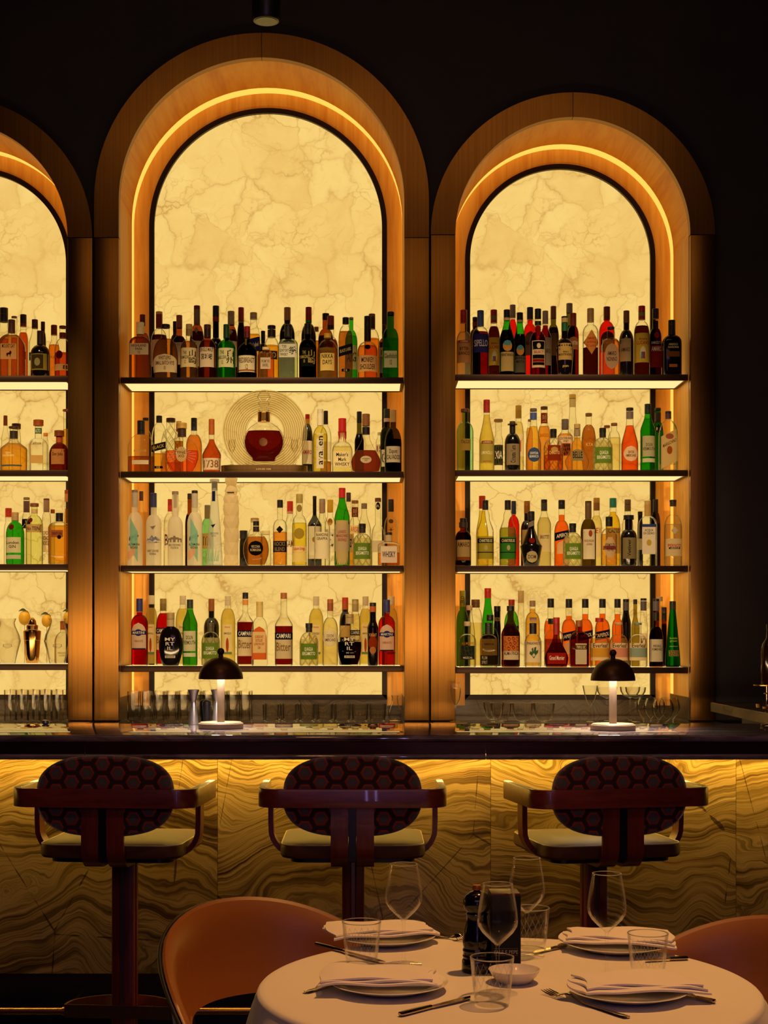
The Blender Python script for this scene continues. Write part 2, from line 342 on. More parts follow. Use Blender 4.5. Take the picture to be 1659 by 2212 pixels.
# ------------------------------------------------------------------ arched niches
FW = 53.5 / s_
SHELF_PX = {'far': (811.6, 1015.5, 1218.5, 1434.5), 'tall': (815, 1018.5, 1221.5, 1438.5), 'low': (808.7, 1015.3, 1222, 1441.5)}
NAMES = {'tall': 'tall middle', 'low': 'lower', 'far': 'cropped'}
ARCHLBL = {'tall': 'tallest glowing stone niche in a brushed brass arch, between two lower arches',
           'low': 'lower glowing stone niche in a brass arch beside the dark side counter',
           'far': 'glowing stone niche in a brass arch cut off by the picture edge'}
def niche(k):
    cx, r, zs, zseam = ARCH[k]; zb = ZBACK
    t = thing('arched_niche', ARCHLBL[k], 'niche', (cx, Y0, 0), group=None)
    L = lambda mb, name, m, **kw: (lambda o: o)(_local(mb, name, m, t, (cx, Y0, 0), **kw))
    th = math.acos(max(-1, min(1, 1.0)))
    for sgn, nm in ((-1, 'frame_jamb'), (1, 'frame_jamb')):
        x0, x1 = (cx - r - FW, cx - r) if sgn < 0 else (cx + r, cx + r + FW)
        g = 0.0012
        L(MB().box(x0 + g, x1, 7.365, 7.409, zb, zseam - 0.001, 0.002), nm, M['brass'])
        a0, a1 = (PI, PI / 2) if sgn < 0 else (PI / 2, 0)
        e = 0.0011 / r
        a0, a1 = (a0, a1 + e) if sgn < 0 else (a0 - e, a1)
        inn = arc_pts(cx, r, zs, a0, a1, 32); ou = arc_pts(cx, r + FW - g, zs, a0, a1, 32)
        if sgn < 0: inn = [(cx - r, zseam + 0.001)] + inn; ou = [(cx - r - FW + g, zseam + 0.001)] + ou
        else: inn = inn + [(cx + r, zseam + 0.001)]; ou = ou + [(cx + r + FW - g, zseam + 0.001)]
        if abs(zs - zseam) < 0.004: inn = inn[1:] if sgn < 0 else inn[:-1]; ou = ou[1:] if sgn < 0 else ou[:-1]
        L(band(MB(), inn, ou, 7.365, 7.409), 'frame_arch', M['brass'])
    m = MB(); band(m, arc_pts(cx, r, zs), arc_pts(cx, r + 0.035, zs), 7.4095, 7.775); L(m, 'curved_soffit', M['oak_arc'])
    for sgn in (-1, 1):
        x0, x1 = sorted((cx + sgn * r, cx + sgn * (r + 0.035)))
        L(MB().box(x0, x1, 7.4095, 7.775, zb + 0.11, zs), 'side_panel', M['oak'], smooth=False)
        L(MB().box(x0, x1, 7.4095, 7.86, zb, zb + 0.11), 'side_upstand', M['stone'], smooth=False)
    m = MB(); band(m, path(cx, r + 0.002, zs, zb + 0.112), path(cx, r + 0.035, zs, zb + 0.112), 7.775, 7.86); L(m, 'light_strip', M['led'])
    rt = r - 0.0765; zt = zb + 0.058 + 0.022
    m = MB(); band(m, arc_pts(cx, rt, zs), arc_pts(cx, r + 0.035, zs), 7.86, 7.88); L(m, 'back_board_arch', M['oak'])
    for sgn in (-1, 1):
        x0, x1 = sorted((cx + sgn * rt, cx + sgn * (r + 0.035)))
        L(MB().box(x0, x1, 7.86, 7.88, zb + 0.05, zs), 'back_board', M['oak'], smooth=False)
    m = MB(); band(m, path(cx, rt - 0.0255, zs, zt + 0.025), path(cx, rt, zs, zt), 7.846, 7.885)
    m.box(cx - rt, cx + rt, 7.846, 7.885, zt - 0.001, zt + 0.025); L(m, 'panel_trim', M['bronze'], smooth=False)
    P = path(cx, rt - 0.02, zs, zt + 0.02); n = len(P)
    V = [(p[0], 7.868, p[1]) for p in P] + [(p[0], 7.888, p[1]) for p in P]
    m = MB().add(V, [tuple(range(n)), tuple(range(2 * n - 1, n - 1, -1))] + [(i, i + n, (i + 1) % n + n, (i + 1) % n) for i in range(n)])
    L(m, 'stone_panel', M['onyx'], smooth=False)
    L(MB().box(cx - r - 0.03, cx + r + 0.03, 7.4095, 7.89, zb - 0.03, zb - 0.0005), 'niche_floor', M['marble'], smooth=False)
    L(MB().box(cx - r - 0.03, cx + r + 0.03, 7.861, 7.89, zb, zt), 'upstand', M['stone'], smooth=False)
    return t
def _local(mb, name, m, t, loc, **kw):
    mb.V = [(v[0] - loc[0], v[1] - loc[1], v[2] - loc[2]) for v in mb.V]
    return mb.out(name, m, t, **kw)
SHELF_Z = {}
ORD = ('top', 'second', 'third', 'lowest')
for k in ARCH:
    niche(k)
    cx, r, zs, _ = ARCH[k]
    for i, py in enumerate(SHELF_PX[k]):
        z = PZ(py, 7.41); SHELF_Z[k, i] = z
        t = thing('display_shelf', '%s lit glass shelf with bronze edging in the %s arch' % (ORD[i], NAMES[k]), 'shelf', (cx, 7.41, z), group='lit shelves of the %s arch' % NAMES[k])
        a = r - 0.003; h = 0.029
        MB().box(-a, a, 0, 0.014, -h, 0, 0.0015).out('front_edge', M['bronze_edge'], t)
        MB().box(-a, a, 0.262, 0.275, -h, 0, 0.0015).out('back_edge', M['bronze_edge'], t)
        MB().box(-a, -a + 0.014, 0.014, 0.262, -h, 0).out('side_edge', M['bronze_edge'], t, smooth=False)
        MB().box(a - 0.014, a, 0.014, 0.262, -h, 0).out('side_edge', M['bronze_edge'], t, smooth=False)
        MB().box(-a + 0.014, a - 0.014, 0.014, 0.262, -h + 0.004, -0.0005).out('lit_panel', M['shelf_glow'], t, smooth=False)
# worktop behind the bar
t = thing('back_worktop', 'marble worktop behind the bar carrying rows of glasses', 'counter', (0, 7.0, 0))
for x0, x1 in ((-3.4, PX(205, Y0)), (PX(205, Y0) + 0.001, PX(929.5, Y0)), (PX(929.5, Y0) + 0.001, PX(1541, Y0))):
    MB().box(x0, x1, 0.0, 0.409, ZBACK - 0.03, ZBACK - 0.0005, 0.003).out('marble_slab', M['marble'], t)
MB().box(-3.4, PX(1541, Y0), 0.05, 0.40, 0.0, ZBACK - 0.0305).out('cabinet_body', M['black'], t, smooth=False)
# ------------------------------------------------------------------ the bar
YF, YC, ZC = 4.55, 5.14, 1.10
bar = thing('bar_counter', 'long marble topped bar counter with glowing wavy stone front panels', 'bar counter', (0, YF, 0))
def xs(px): return PX(px, YF)
def nose(z0, z1, y0, y1, n=8):
    """cross section with a rounded front edge (y, z)"""
    r = (z1 - z0) / 2; c = (z0 + z1) / 2
    return [(y1, z0)] + [(y0 + r - r * math.cos(-PI / 2 + PI * i / n), c + r * math.sin(-PI / 2 + PI * i / n)) for i in range(n + 1)] + [(y1, z1)]
def extrude_x(sec, x0, x1):
    n = len(sec); V = [(x0, y, z) for y, z in sec] + [(x1, y, z) for y, z in sec]
    return MB().add(V, [tuple(range(n)), tuple(range(2 * n - 1, n - 1, -1))] + [(i, (i + 1) % n, (i + 1) % n + n, i + n) for i in range(n)])
ends = [-3.3, xs(440), xs(1468), 2.4]
for a, b in zip(ends, ends[1:]):
    extrude_x(nose(ZC - 0.021, ZC, 0, YC - YF), a + 0.0006, b - 0.0006).out('countertop', M['marble'], bar)
ends2 = [-3.3, xs(182), xs(1050), 2.4]
for a, b in zip(ends2, ends2[1:]):
    MB().box(a + 0.0006, b - 0.0006, 0.012, 0.05, ZC - 0.056, ZC - 0.0215).out('fascia', M['fascia'], bar, smooth=False)
    extrude_x(nose(ZC - 0.073, ZC - 0.0565, 0.002, 0.09), a + 0.0006, b - 0.0006).out('lower_moulding', M['marble'], bar)
PY = 4.75; ZP = PZ(2103, PY)
ends3 = [-3.3, PX(470, PY), PX(1060, PY), PX(1590, PY), 2.4]
for i, (a, b) in enumerate(zip(ends3, ends3[1:])):
    MB().box(a + 0.0006, b - 0.0006, PY - YF, PY - YF + 0.03, ZP, ZC - 0.022).out('front_panel', wavy_stone('wavy_stone_panel', 1.7 + 3.1 * i), bar, smooth=False)
MB().box(-3.3, 2.4, PY - YF + 0.06, PY - YF + 0.09, 0.0, ZP + 0.1).out('plinth', M['black'], bar, smooth=False)
MB().box(-3.3, 2.4, PY - YF + 0.09, YC - YF - 0.03, 0.0, ZC - 0.022).out('bar_body', M['black'], bar, smooth=False)
MB().box(-3.3, 2.4, 0.125, 0.14, ZC - 0.072, ZC - 0.064).out('light_strip', M['under_led'], bar, smooth=False)
MB().box(-3.3, 2.4, 0.05, 0.20, ZC - 0.03, ZC - 0.022).out('soffit', M['bronze'], bar, smooth=False)
# brass foot rail
t = thing('foot_rail', 'polished brass foot rail along the dark base of the bar', 'rail', (0, 4.62, PZ(2184, 4.62)))
MB().tube([(-3.0, 0, 0), (2.4, 0, 0)], 0.0095 * 1.2, 16).out('rail_tube', M['gold'], t)
for px in (143, 620, 1180):
    x = PX(px, 4.62); MB().tube([(x - 0.010, 0, 0), (x + 0.010, 0, 0)], 0.0145, 16).out('collar', M['gold'], t)
    MB().tube([(x, 0, 0), (x, 0.19, 0)], 0.007, 12).out('bracket', M['gold'], t)
# side counter beyond the bar's end
t = thing('side_counter', 'dark marble side counter running back to the wall past the arches', 'counter', (1.5, 5.8, 0))
MB().box(0.0, 1.6, -0.55, 0.95, ZC - 0.04, ZC, 0.003).out('marble_top', M['marble'], t)
MB().box(0.0, 0.004, -0.55, 0.95, ZC - 0.0395, ZC - 0.0015).out('edge_strip', M['stone'], t, smooth=False).location.x = -0.0042
MB().box(0.12, 1.6, -0.5, 0.9, 0.0, ZC - 0.0405).out('cabinet', M['black'], t, smooth=False)
def tray(x, y, zt, rad, lbl):
    t = thing('serving_stand', lbl, 'stand', (x, y, ZC))
    MB().rev([(0.045, 0), (0.045, 0.004), (0.006, 0.008)], 24).out('base', M['gold'], t)
    MB().tube([(0, 0, 0.008), (0, 0, zt)], 0.0035, 10).out('post', M['gold'], t)
    MB().rev([(rad, zt), (rad, zt + 0.004)], 32).out('tray', M['gold'], t)
tray(PX(1641, 6.5) + 0.03, 6.5, PZ(1481, 6.5) - ZC, 0.055, 'taller brass serving stand on the dark side counter')
tray(PX(1661, 6.25) + 0.02, 6.25, PZ(1499, 6.25) - ZC, 0.04, 'shorter brass serving stand on the dark side counter')
xb = PX(1641, 6.5) + 0.03
t = thing('liquor_bottle', 'dark bottle standing on the taller serving stand beside the wall', 'bottle', (xb + 0.012, 6.5, PZ(1481, 6.5) + 0.0045))
MB().rev([(.034, 0), (.036, .003), (.036, .15), (.031, .17), (.015, .195), (.0135, .225)], 28).out('glass_body', plain('#1c0a08', .12), t)
MB().rev([(.0142, .2252), (.0142, .25), (.013, .252)], 24).out('cap', M['black'], t)
# ceiling spotlight in front of the tall arch
t = thing('track_spotlight', 'black ceiling spotlight hanging above the tall middle arch', 'spotlight', (PX(575, 6.3), 6.3, 5.2))
zb = PZ(46, 6.3) - 5.2
MB().tube([(0, 0, 0), (0, 0, zb + 0.2)], 0.012, 12).out('stem', M['black'], t)
MB().rev([(0.04, zb + 0.2), (0.058, zb + 0.18), (0.058, zb + 0.01), (0.052, zb)], 28).out('housing', M['black'], t)
MB().rev([(0.045, zb - 0.0015), (0.045, zb - 0.0005)], 28).out('lens', M['blackgloss'], t)
# ------------------------------------------------------------------ bar lamps
M['dome'] = brushed('aged_bronze_dome', '#4a2e12', '#5e3c18', 0.38, False, 0.45)
M['alu'] = plain('#a08a70', 0.4, 0.1)
def lamp(px, py, lbl):
    Y = F * (EYE - ZC) / (py - HY); k = Y / F
    t = thing('table_lamp', lbl, 'lamp', (PX(px, Y), Y, ZC), group='dome lamps on the bar')
    R = 48.5 * k; H = 172 * k
    MB().rev([(R * 0.97, 0), (R, 0.002), (R, 0.0155), (R * 0.985, 0.017), (R * 0.93, 0.0175), (R * 0.93, 0.019), (R * 0.9, 0.0205), (0.02, 0.0205)], 56).out('base', M['alu'], t)
    MB().rev([(0.0118, 0.0205), (0.0118, 125 * k)], 32).out('column', M['alu'], t)
    zr = 107 * k; D = 48 * k; Rd = 48 * k
    ou = [(Rd * math.cos(a), zr + D * math.sin(a)) for a in [PI / 2 * i / 20 for i in range(20)]] + [(0.004, zr + D)]
    inn = [(max(0.003, r - 0.002), z - 0.002) for r, z in reversed(ou)]; inn[-1] = (Rd - 0.002, zr)
    MB().rev(ou + inn + [ou[0]], 56, cap0=False, cap1=False).out('shade', M['dome'], t)
    z1 = zr + D
    MB().rev([(0.0085, z1 - 0.003), (0.0072, z1 + 0.004), (0.0076, z1 + 0.008)] + [(0.0112 * math.sin(a), z1 + 0.0165 - 0.0112 * math.cos(a)) for a in [0.75 + (PI - 0.78) * i / 14 for i in range(15)]], 28).out('finial', M['dome'], t)
    MB().rev([(0.0135, zr + D * 0.50), (0.034, zr + D * 0.50), (0.034, zr + D * 0.56), (0.0135, zr + D * 0.56)], 40, cap0=False, cap1=False).add([], []).out('bulb', emit('lamp_light', (1.0, 0.82, 0.66), 300.0), t)
lamp(477, 1573.5, 'bronze dome table lamp beside the steel jiggers on the bar')
lamp(1324, 1577, 'bronze dome table lamp in front of the stemmed glasses on the bar')
# ------------------------------------------------------------------ bottles: measurements
# (row f/m/b, x, width, top, cap bottom, neck width, neck bottom, shoulder bottom, shape, glass, liquid, liquid top, cap colour, labels, look, options)
W_, K_, CR = '#efe6d0', '#120c0a', '#e9dcb4'
ROWS = []
def R(arch, shelf, x0, y0, sc, data): ROWS.append((arch, shelf, x0, y0, sc, data))
R('tall', 0, 260, 640, 5.184, [
 ('b', 250, 165, 208, 330, 62, 400, 470, 'r', 'c', 'amb', 420, '#5a1010', [], 'amber bottle with tall maroon cap behind the square amber bottle', {}),
 ('f', 222, 232, 295, 430, 84, 455, 495, 's', 'c', 'amb', 465, '#e2cf9c', [(545, 672, .9, CR, 'HIGHLAND\nPARK\n12', '#3a2412')], 'square shouldered amber bottle with cream cap and cream upper label', {'taper': 1.02}),
 ('b', 435, 182, 175, 205, 72, 370, 470, 'r', 'c', 'drk', 440, '#b08a55', [(500, 800, .9, W_, '', K_)], 'dark bottle with red neck and tan cork top', {'foil': [(205, 360, '#6e0d10')]}),
 ('f', 505, 282, 318, 358, 92, 470, 560, 'o', 'c', 'amb', 480, '#1c120c', [(660, 862, .93, '#f1dfae', 'WHISTLEPIG\nSMALL BATCH RYE\n10', '#4a2f14', 'arch')], 'broad rounded amber bottle with big arched cream label', {'taper': .86, 'cw': 102}),
 ('b', 610, 110, 283, 380, 42, 430, 520, 'r', 'k', None, 0, '#120c0a', [], 'dark bottle half hidden beside the copper topped dark bottle', {}),
 ('b', 660, 162, 215, 360, 64, 445, 530, 'r', 'b', 'drk', 450, '#7c4520', [(530, 780, .9, CR, '', K_)], 'dark brown bottle with copper brown capsule', {}),
 ('f', 770, 198, 315, 372, 70, 485, 570, 'r', 'c', 'amb', 510, '#b3955a', [(592, 808, .98, '#f0dfa6', 'THE\nYAMAZAKI\n12', '#3a2a14', 'rect', {'tb': (-.95, .15)}), (600, 790, .5, None, '山\n崎', K_, 'rect', {'dx': .48})], 'amber bottle with two large black characters on cream label', {'foil': [(372, 440, '#8d7440')]}),
 ('b', 858, 165, 108, 155, 68, 320, 480, 'r', 'b', 'drk', 400, '#5d1512', [(350, 430, .4, '#c9b48a', '', K_, 'diamond'), (515, 800, .9, CR, '', K_)], 'tall dark bottle with grey neck and dark red cap', {'foil': [(155, 320, '#6d5a48')]}),
 ('f', 975, 194, 320, 368, 74, 480, 560, 'r', 'b', 'amb', 500, '#4a2b1a', [(587, 808, .97, '#f0dcb4', 'SINGLE MALT', '#5a3a20', 'rect', {'tv': (.78, .98)}), (640, 740, .8, None, '宮城峡', K_)], 'brown topped amber bottle with three black characters on pale label', {'foil': [(368, 465, '#2a1510')]}),
 ('b', 1070, 150, 110, 235, 70, 470, 520, 'r', 'k', None, 0, '#0f0b0a', [], 'tall black bottle with a red band on its neck', {'foil': [(238, 288, '#7a120e')]}),
 ('f', 1188, 205, 318, 365, 66, 490, 560, 'r', 'g', 'grnl', 520, '#17401c', [(595, 810, .97, '#efe3ae', 'THE\nHAKUSHU\n12', '#3a2a14', 'rect', {'tb': (-.95, .15)}), (600, 790, .5, None, '白\n州', K_, 'rect', {'dx': .48})], 'green bottle with two large black characters on cream label', {'foil': [(365, 470, '#123a18')]}),
 ('b', 1240, 150, 170, 325, 72, 340, 520, 'r', 'b', 'drk', 380, '#8d7a60', [(375, 440, .45, '#c9b48a', '', K_, 'diamond'), (515, 800, .9, CR, 'AN', K_)], 'dark bottle with grey beige capsule', {}),
 ('b', 1352, 92, 128, 185, 62, 320, 480, 'r', 'G', 'drk', 300, '#8a1512', [], 'slim dark bottle with bright red cap behind the beige capsule', {'foil': [(185, 280, '#7a1512')]}),
 ('f', 1420, 220, 340, 400, 64, 520, 620, 'r', 'G', 'drk', 560, '#8e1a16', [(680, 865, .97, '#f3e3b6', 'REDBREAST\n12', '#5a3018'), (838, 855, .975, '#a85a30', '', K_)], 'dark olive bottle with red capsule and cream label', {'foil': [(400, 470, '#5c1010')]}),
 ('b', 1492, 150, 185, 232, 76, 330, 480, 's', 'c', 'gold', 430, '#a08050', [(480, 640, .97, '#1d2368', 'Blue Label', '#e2c98a', 'rect', {'slant': .25})], 'clear square bottle with slanted blue label and cork cap', {'foil': [(232, 260, '#8a7a60')]}),
 ('b', 1598, 110, 390, 500, 46, 530, 580, 'r', 'k', None, 0, '#151010', [], 'short black capped bottle beside the blue labelled bottle', {}),
])
R('tall', 0, 560, 640, 5.184, [
 ('f', 75, 182, 575, 605, 82, 620, 655, 's', 'c', 'ora', 640, '#d9bd7c', [(700, 828, .62, '#d6c5a8', 'FROM THE\nBARREL', '#5a4a3a')], 'small squat orange bottle with cream cap', {}),
 ('b', 138, 168, 330, 365, 86, 470, 560, 'r', 'c', 'gold', 555, '#181210', [(625, 720, .8, '#3a2a18', 'K2O', '#c9b070')], 'clear and gold bottle with dark patterned neck', {'foil': [(380, 462, '#2e1a12')]}),
 ('b', 315, 170, 128, 275, 72, 310, 400, 's', 'k', None, 0, '#8a6238', [], 'tall dark bottle with ridged tan capsule', {}),
 ('f', 325, 215, 320, 345, 80, 480, 505, 's', 'c', 'mint', 525, '#15100e', [(550, 700, .93, '#efe8d2', 'TOKI\nSUNTORY\nWHISKY', '#2a2018', 'rect', {'tb': (-.92, .1)}), (560, 690, .5, None, '季', K_, 'rect', {'dx': .5})], 'square clear bottle with pale green liquid and white label', {'foil': [(345, 455, '#1a1412')]}),
 ('b', 553, 165, 125, 185, 66, 310, 400, 'r', 'k', None, 0, '#8e1714', [], 'tall black bottle with bright red capsule and green glint', {'foil': [(185, 272, '#85140f'), (274, 300, '#1c7a2a')]}),
 ('b', 640, 75, 345, 395, 50, 430, 480, 'r', 'c', 'amb', 500, '#b98c4a', [], 'slim corked bottle behind the dark labelled whisky bottle', {}),
 ('f', 543, 195, 308, 375, 72, 480, 560, 'r', 'b', 'drk', 520, '#120e0c', [(590, 800, .97, '#17190f', 'THE\nYAMAZAKI\n18', '#b09a58', 'rect', {'tb': (-.95, .15)}), (600, 790, .5, None, '山\n崎', '#b09a58', 'rect', {'dx': .48})], 'dark red brown bottle with gold lettered black label', {'foil': [(375, 430, '#161110')]}),
 ('b', 745, 170, 195, 260, 74, 370, 440, 'r', 'b', 'drk', 450, '#14100e', [(500, 600, .8, '#3a2a1a', '', K_)], 'dark brown bottle with long black cap', {}),
 ('m', 800, 170, 222, 330, 74, 460, 560, 'r', 'c', 'cog', 490, '#7a2416', [], 'clear necked brown bottle with brick red cap', {'foil': [(330, 370, '#1a1010')]}),
 ('f', 765, 230, 420, 470, 78, 490, 600, 'r', 'c', 'gold', 590, '#e0b040', [(655, 850, .68, '#f6dc82', 'NIKKA\nDAYS', '#1c1812', 'rect', {'tv': (.35, .95)})], 'bright golden bottle with yellow cap and yellow label', {}),
 ('f', 968, 160, 240, 312, 68, 335, 440, 's', 'c', 'amb', 400, '#121012', [(560, 670, .98, '#1c1c26', 'BLACK LABEL', '#c9b070', 'rect', {'slant': .28}), (825, 855, .55, '#15110e', '12', '#d9c48a')], 'square amber bottle with slanted black label', {}),
 ('b', 1030, 140, 238, 262, 48, 380, 480, 'r', 'g', 'grnl', 450, '#9a8a70', [(560, 830, .95, '#efe3be', 'AIG', '#2a2018')], 'green bottle with pale cap behind the slanted black label', {}),
 ('f', 1213, 228, 225, 330, 72, 510, 590, 'r', 'c', 'ora', 560, '#171413', [(680, 860, .93, '#f3d48e', 'MONKEY\nSHOULDER', '#2a1a0c'), (560, 615, .3, '#1a120e', '', K_, 'oval')], 'bright orange bottle with black neck and cream label', {'foil': [(330, 505, '#1c120e')]}),
 ('b', 1262, 175, 200, 236, 70, 370, 500, 'r', 'c', 'ora', 480, '#6d452c', [], 'clear and orange bottle with brown cap and dark neck foil', {'foil': [(236, 370, '#26120e')]}),
 ('b', 1398, 130, 320, 400, 46, 470, 530, 'r', 'b', 'drk', 520, '#15100e', [(585, 690, .95, '#d9c9a0', 'The', K_), (695, 870, .95, '#6f9aa8', '', K_)], 'dark bottle with pale blue label', {}),
 ('f', 1470, 178, 178, 215, 78, 360, 450, 's', 'g', 'grnl', 480, '#12140f', [(625, 812, .97, '#efe2b8', 'Glenfiddich\n12', '#4a4038')], 'tall green bottle with large cream label at the shelf end', {}),
])
R('tall', 1, 260, 830, 5.184, [
 ('f', 232, 300, 410, 440, 82, 560, 690, 'd', 'c', 'amb', 812, '#17110e', [(858, 905, .62, '#f1e3bc', '', K_), (735, 775, .6, None, 'RESERVE', '#c9a050')], 'flat clear flask of amber spirit with black topped neck', {'foil': [(440, 520, '#1a1412'), (524, 562, '#1a1412')]}),
 ('b', 285, 130, 378, 405, 66, 520, 600, 'r', 'c', None, 0, '#17110e', [], 'clear bottle with black cap behind the flat amber flask', {}),
 ('b', 435, 165, 355, 430, 64, 440, 580, 's', 'c', 'gold', 780, '#15110f', [(670, 750, .97, '#26201c', 'BLACK', '#c9b070', 'rect', {'slant': .25}), (925, 952, .6, '#15110e', '12', '#e0d0a0')], 'square clear bottle half full of gold with black cap', {}),
 ('b', 565, 230, 382, 425, 98, 500, 640, 'o', 'cut', 'ora', 880, '#3a1a14', [(760, 940, .22, '#efe2bc', '', K_, 'rect', {'dx': -.6})], 'round cut glass decanter with wide dark brown cap', {}),
 ('m', 655, 100, 415, 450, 56, 530, 620, 'r', 'c', 'amb', 640, '#a8885a', [], 'slim tan capped bottle behind the fan shaped decanter', {'foil': [(450, 530, '#6a1512')]}),
 ('f', 690, 372, 435, 500, 92, 595, 800, 'fan', 'c', 'orb', 745, '#c9a050', [(705, 878, .33, '#c9b478', 'FINE\nXO', '#5a3a14', 'oval')], 'fan shaped fluted decanter with gold oval label', {'cw': 112, 'foil': [(505, 590, '#3a2018')], 'depth': .34}),
 ('b', 825, 180, 380, 440, 64, 560, 660, 'r', 'c', 'ora', 575, '#151626', [], 'orange brown bottle with navy black capsule', {'foil': [(440, 520, '#17182a')]}),
 ('f', 1022, 214, 392, 455, 62, 620, 800, 'sl', 'c', 'cogr', 620, '#a8541c', [(838, 968, .985, '#f1e2ba', '1738', '#8a5a2a')], 'sloping red brown bottle with copper capsule and white label', {'foil': [(455, 565, '#a8541c')], 'taper': .93}),
])
R('tall', 1, 560, 830, 5.184, [
 ('b', 540, 125, 338, 392, 48, 450, 600, 'r', 'k', None, 0, '#b01c14', [(640, 900, .97, '#efdcb4', 'AMARO', '#9a2018')], 'dark bottle with red cap beside the round glass display', {'foil': [(392, 448, '#c98a24')]}),
 ('f', 683, 165, 278, 330, 64, 480, 560, 'r', 'y', 'pal', 560, '#d9cca8', [(560, 950, .5, '#f1e8cc', 'avallen', '#1c1814', 'rect', {'vert': 1})], 'slim yellow green bottle with vertical dark lettering', {'foil': [(330, 465, '#e0d4b0')]}),
 ('b', 745, 125, 300, 400, 48, 470, 560, 'r', 'c', 'amb', 870, '#17110e', [(650, 850, .9, '#efe2c0', '', K_)], 'clear bottle with long black cap behind the slim yellow bottle', {'foil': [(400, 450, '#17110e')]}),
 ('f', 930, 228, 385, 400, 84, 645, 730, 's', 'c', 'pal', 700, '#b31a18', [(762, 945, .9, '#f4e4b0', "Maker's\nMark\nWHISKY", '#2a1c10')], 'square clear bottle with dripping red wax neck', {'foil': [(396, 540, '#b31a18')], 'drip': (540, 660, '#a01614')}),
 ('b', 1120, 105, 308, 430, 54, 520, 640, 'sl', 'G', 'drk', 560, '#14120e', [], 'dark green bottle behind the bell shaped decanter', {}),
 ('f', 1195, 335, 335, 470, 82, 570, 880, 'bell', 'c', 'cog', 742, '#8c5a34', [(808, 892, .38, '#e2cf9e', 'COGNAC\nXO', '#5a3a18', 'oval')], 'bell shaped decanter of dark cognac with oval label', {'foil': [(482, 565, '#1c1210')], 'depth': .36}),
 ('b', 1345, 80, 540, 570, 40, 600, 640, 'r', 'c', 'pal', 700, '#e0d4b0', [(680, 780, .9, '#efe2c0', '15', '#8a2418')], 'small clear bottle with white cap and red numerals', {}),
 ('b', 1430, 150, 278, 430, 66, 480, 540, 'r', 'G', 'grnl', 500, '#1c2417', [(740, 930, .97, '#f1e6c8', 'GLE', '#2a2018')], 'olive green bottle with dark green capsule and white label', {'foil': [(370, 425, '#c9a8a0')]}),
 ('f', 1500, 190, 290, 345, 66, 490, 640, 'r', 'G', 'drk', 620, '#b08a58', [(705, 885, .97, '#f1e0ba', 'Dupont\nCALVADOS', '#3a2a1c')], 'dark bottle with tan and black capsule at the shelf end', {'foil': [(345, 430, '#a8854e')]}),
])
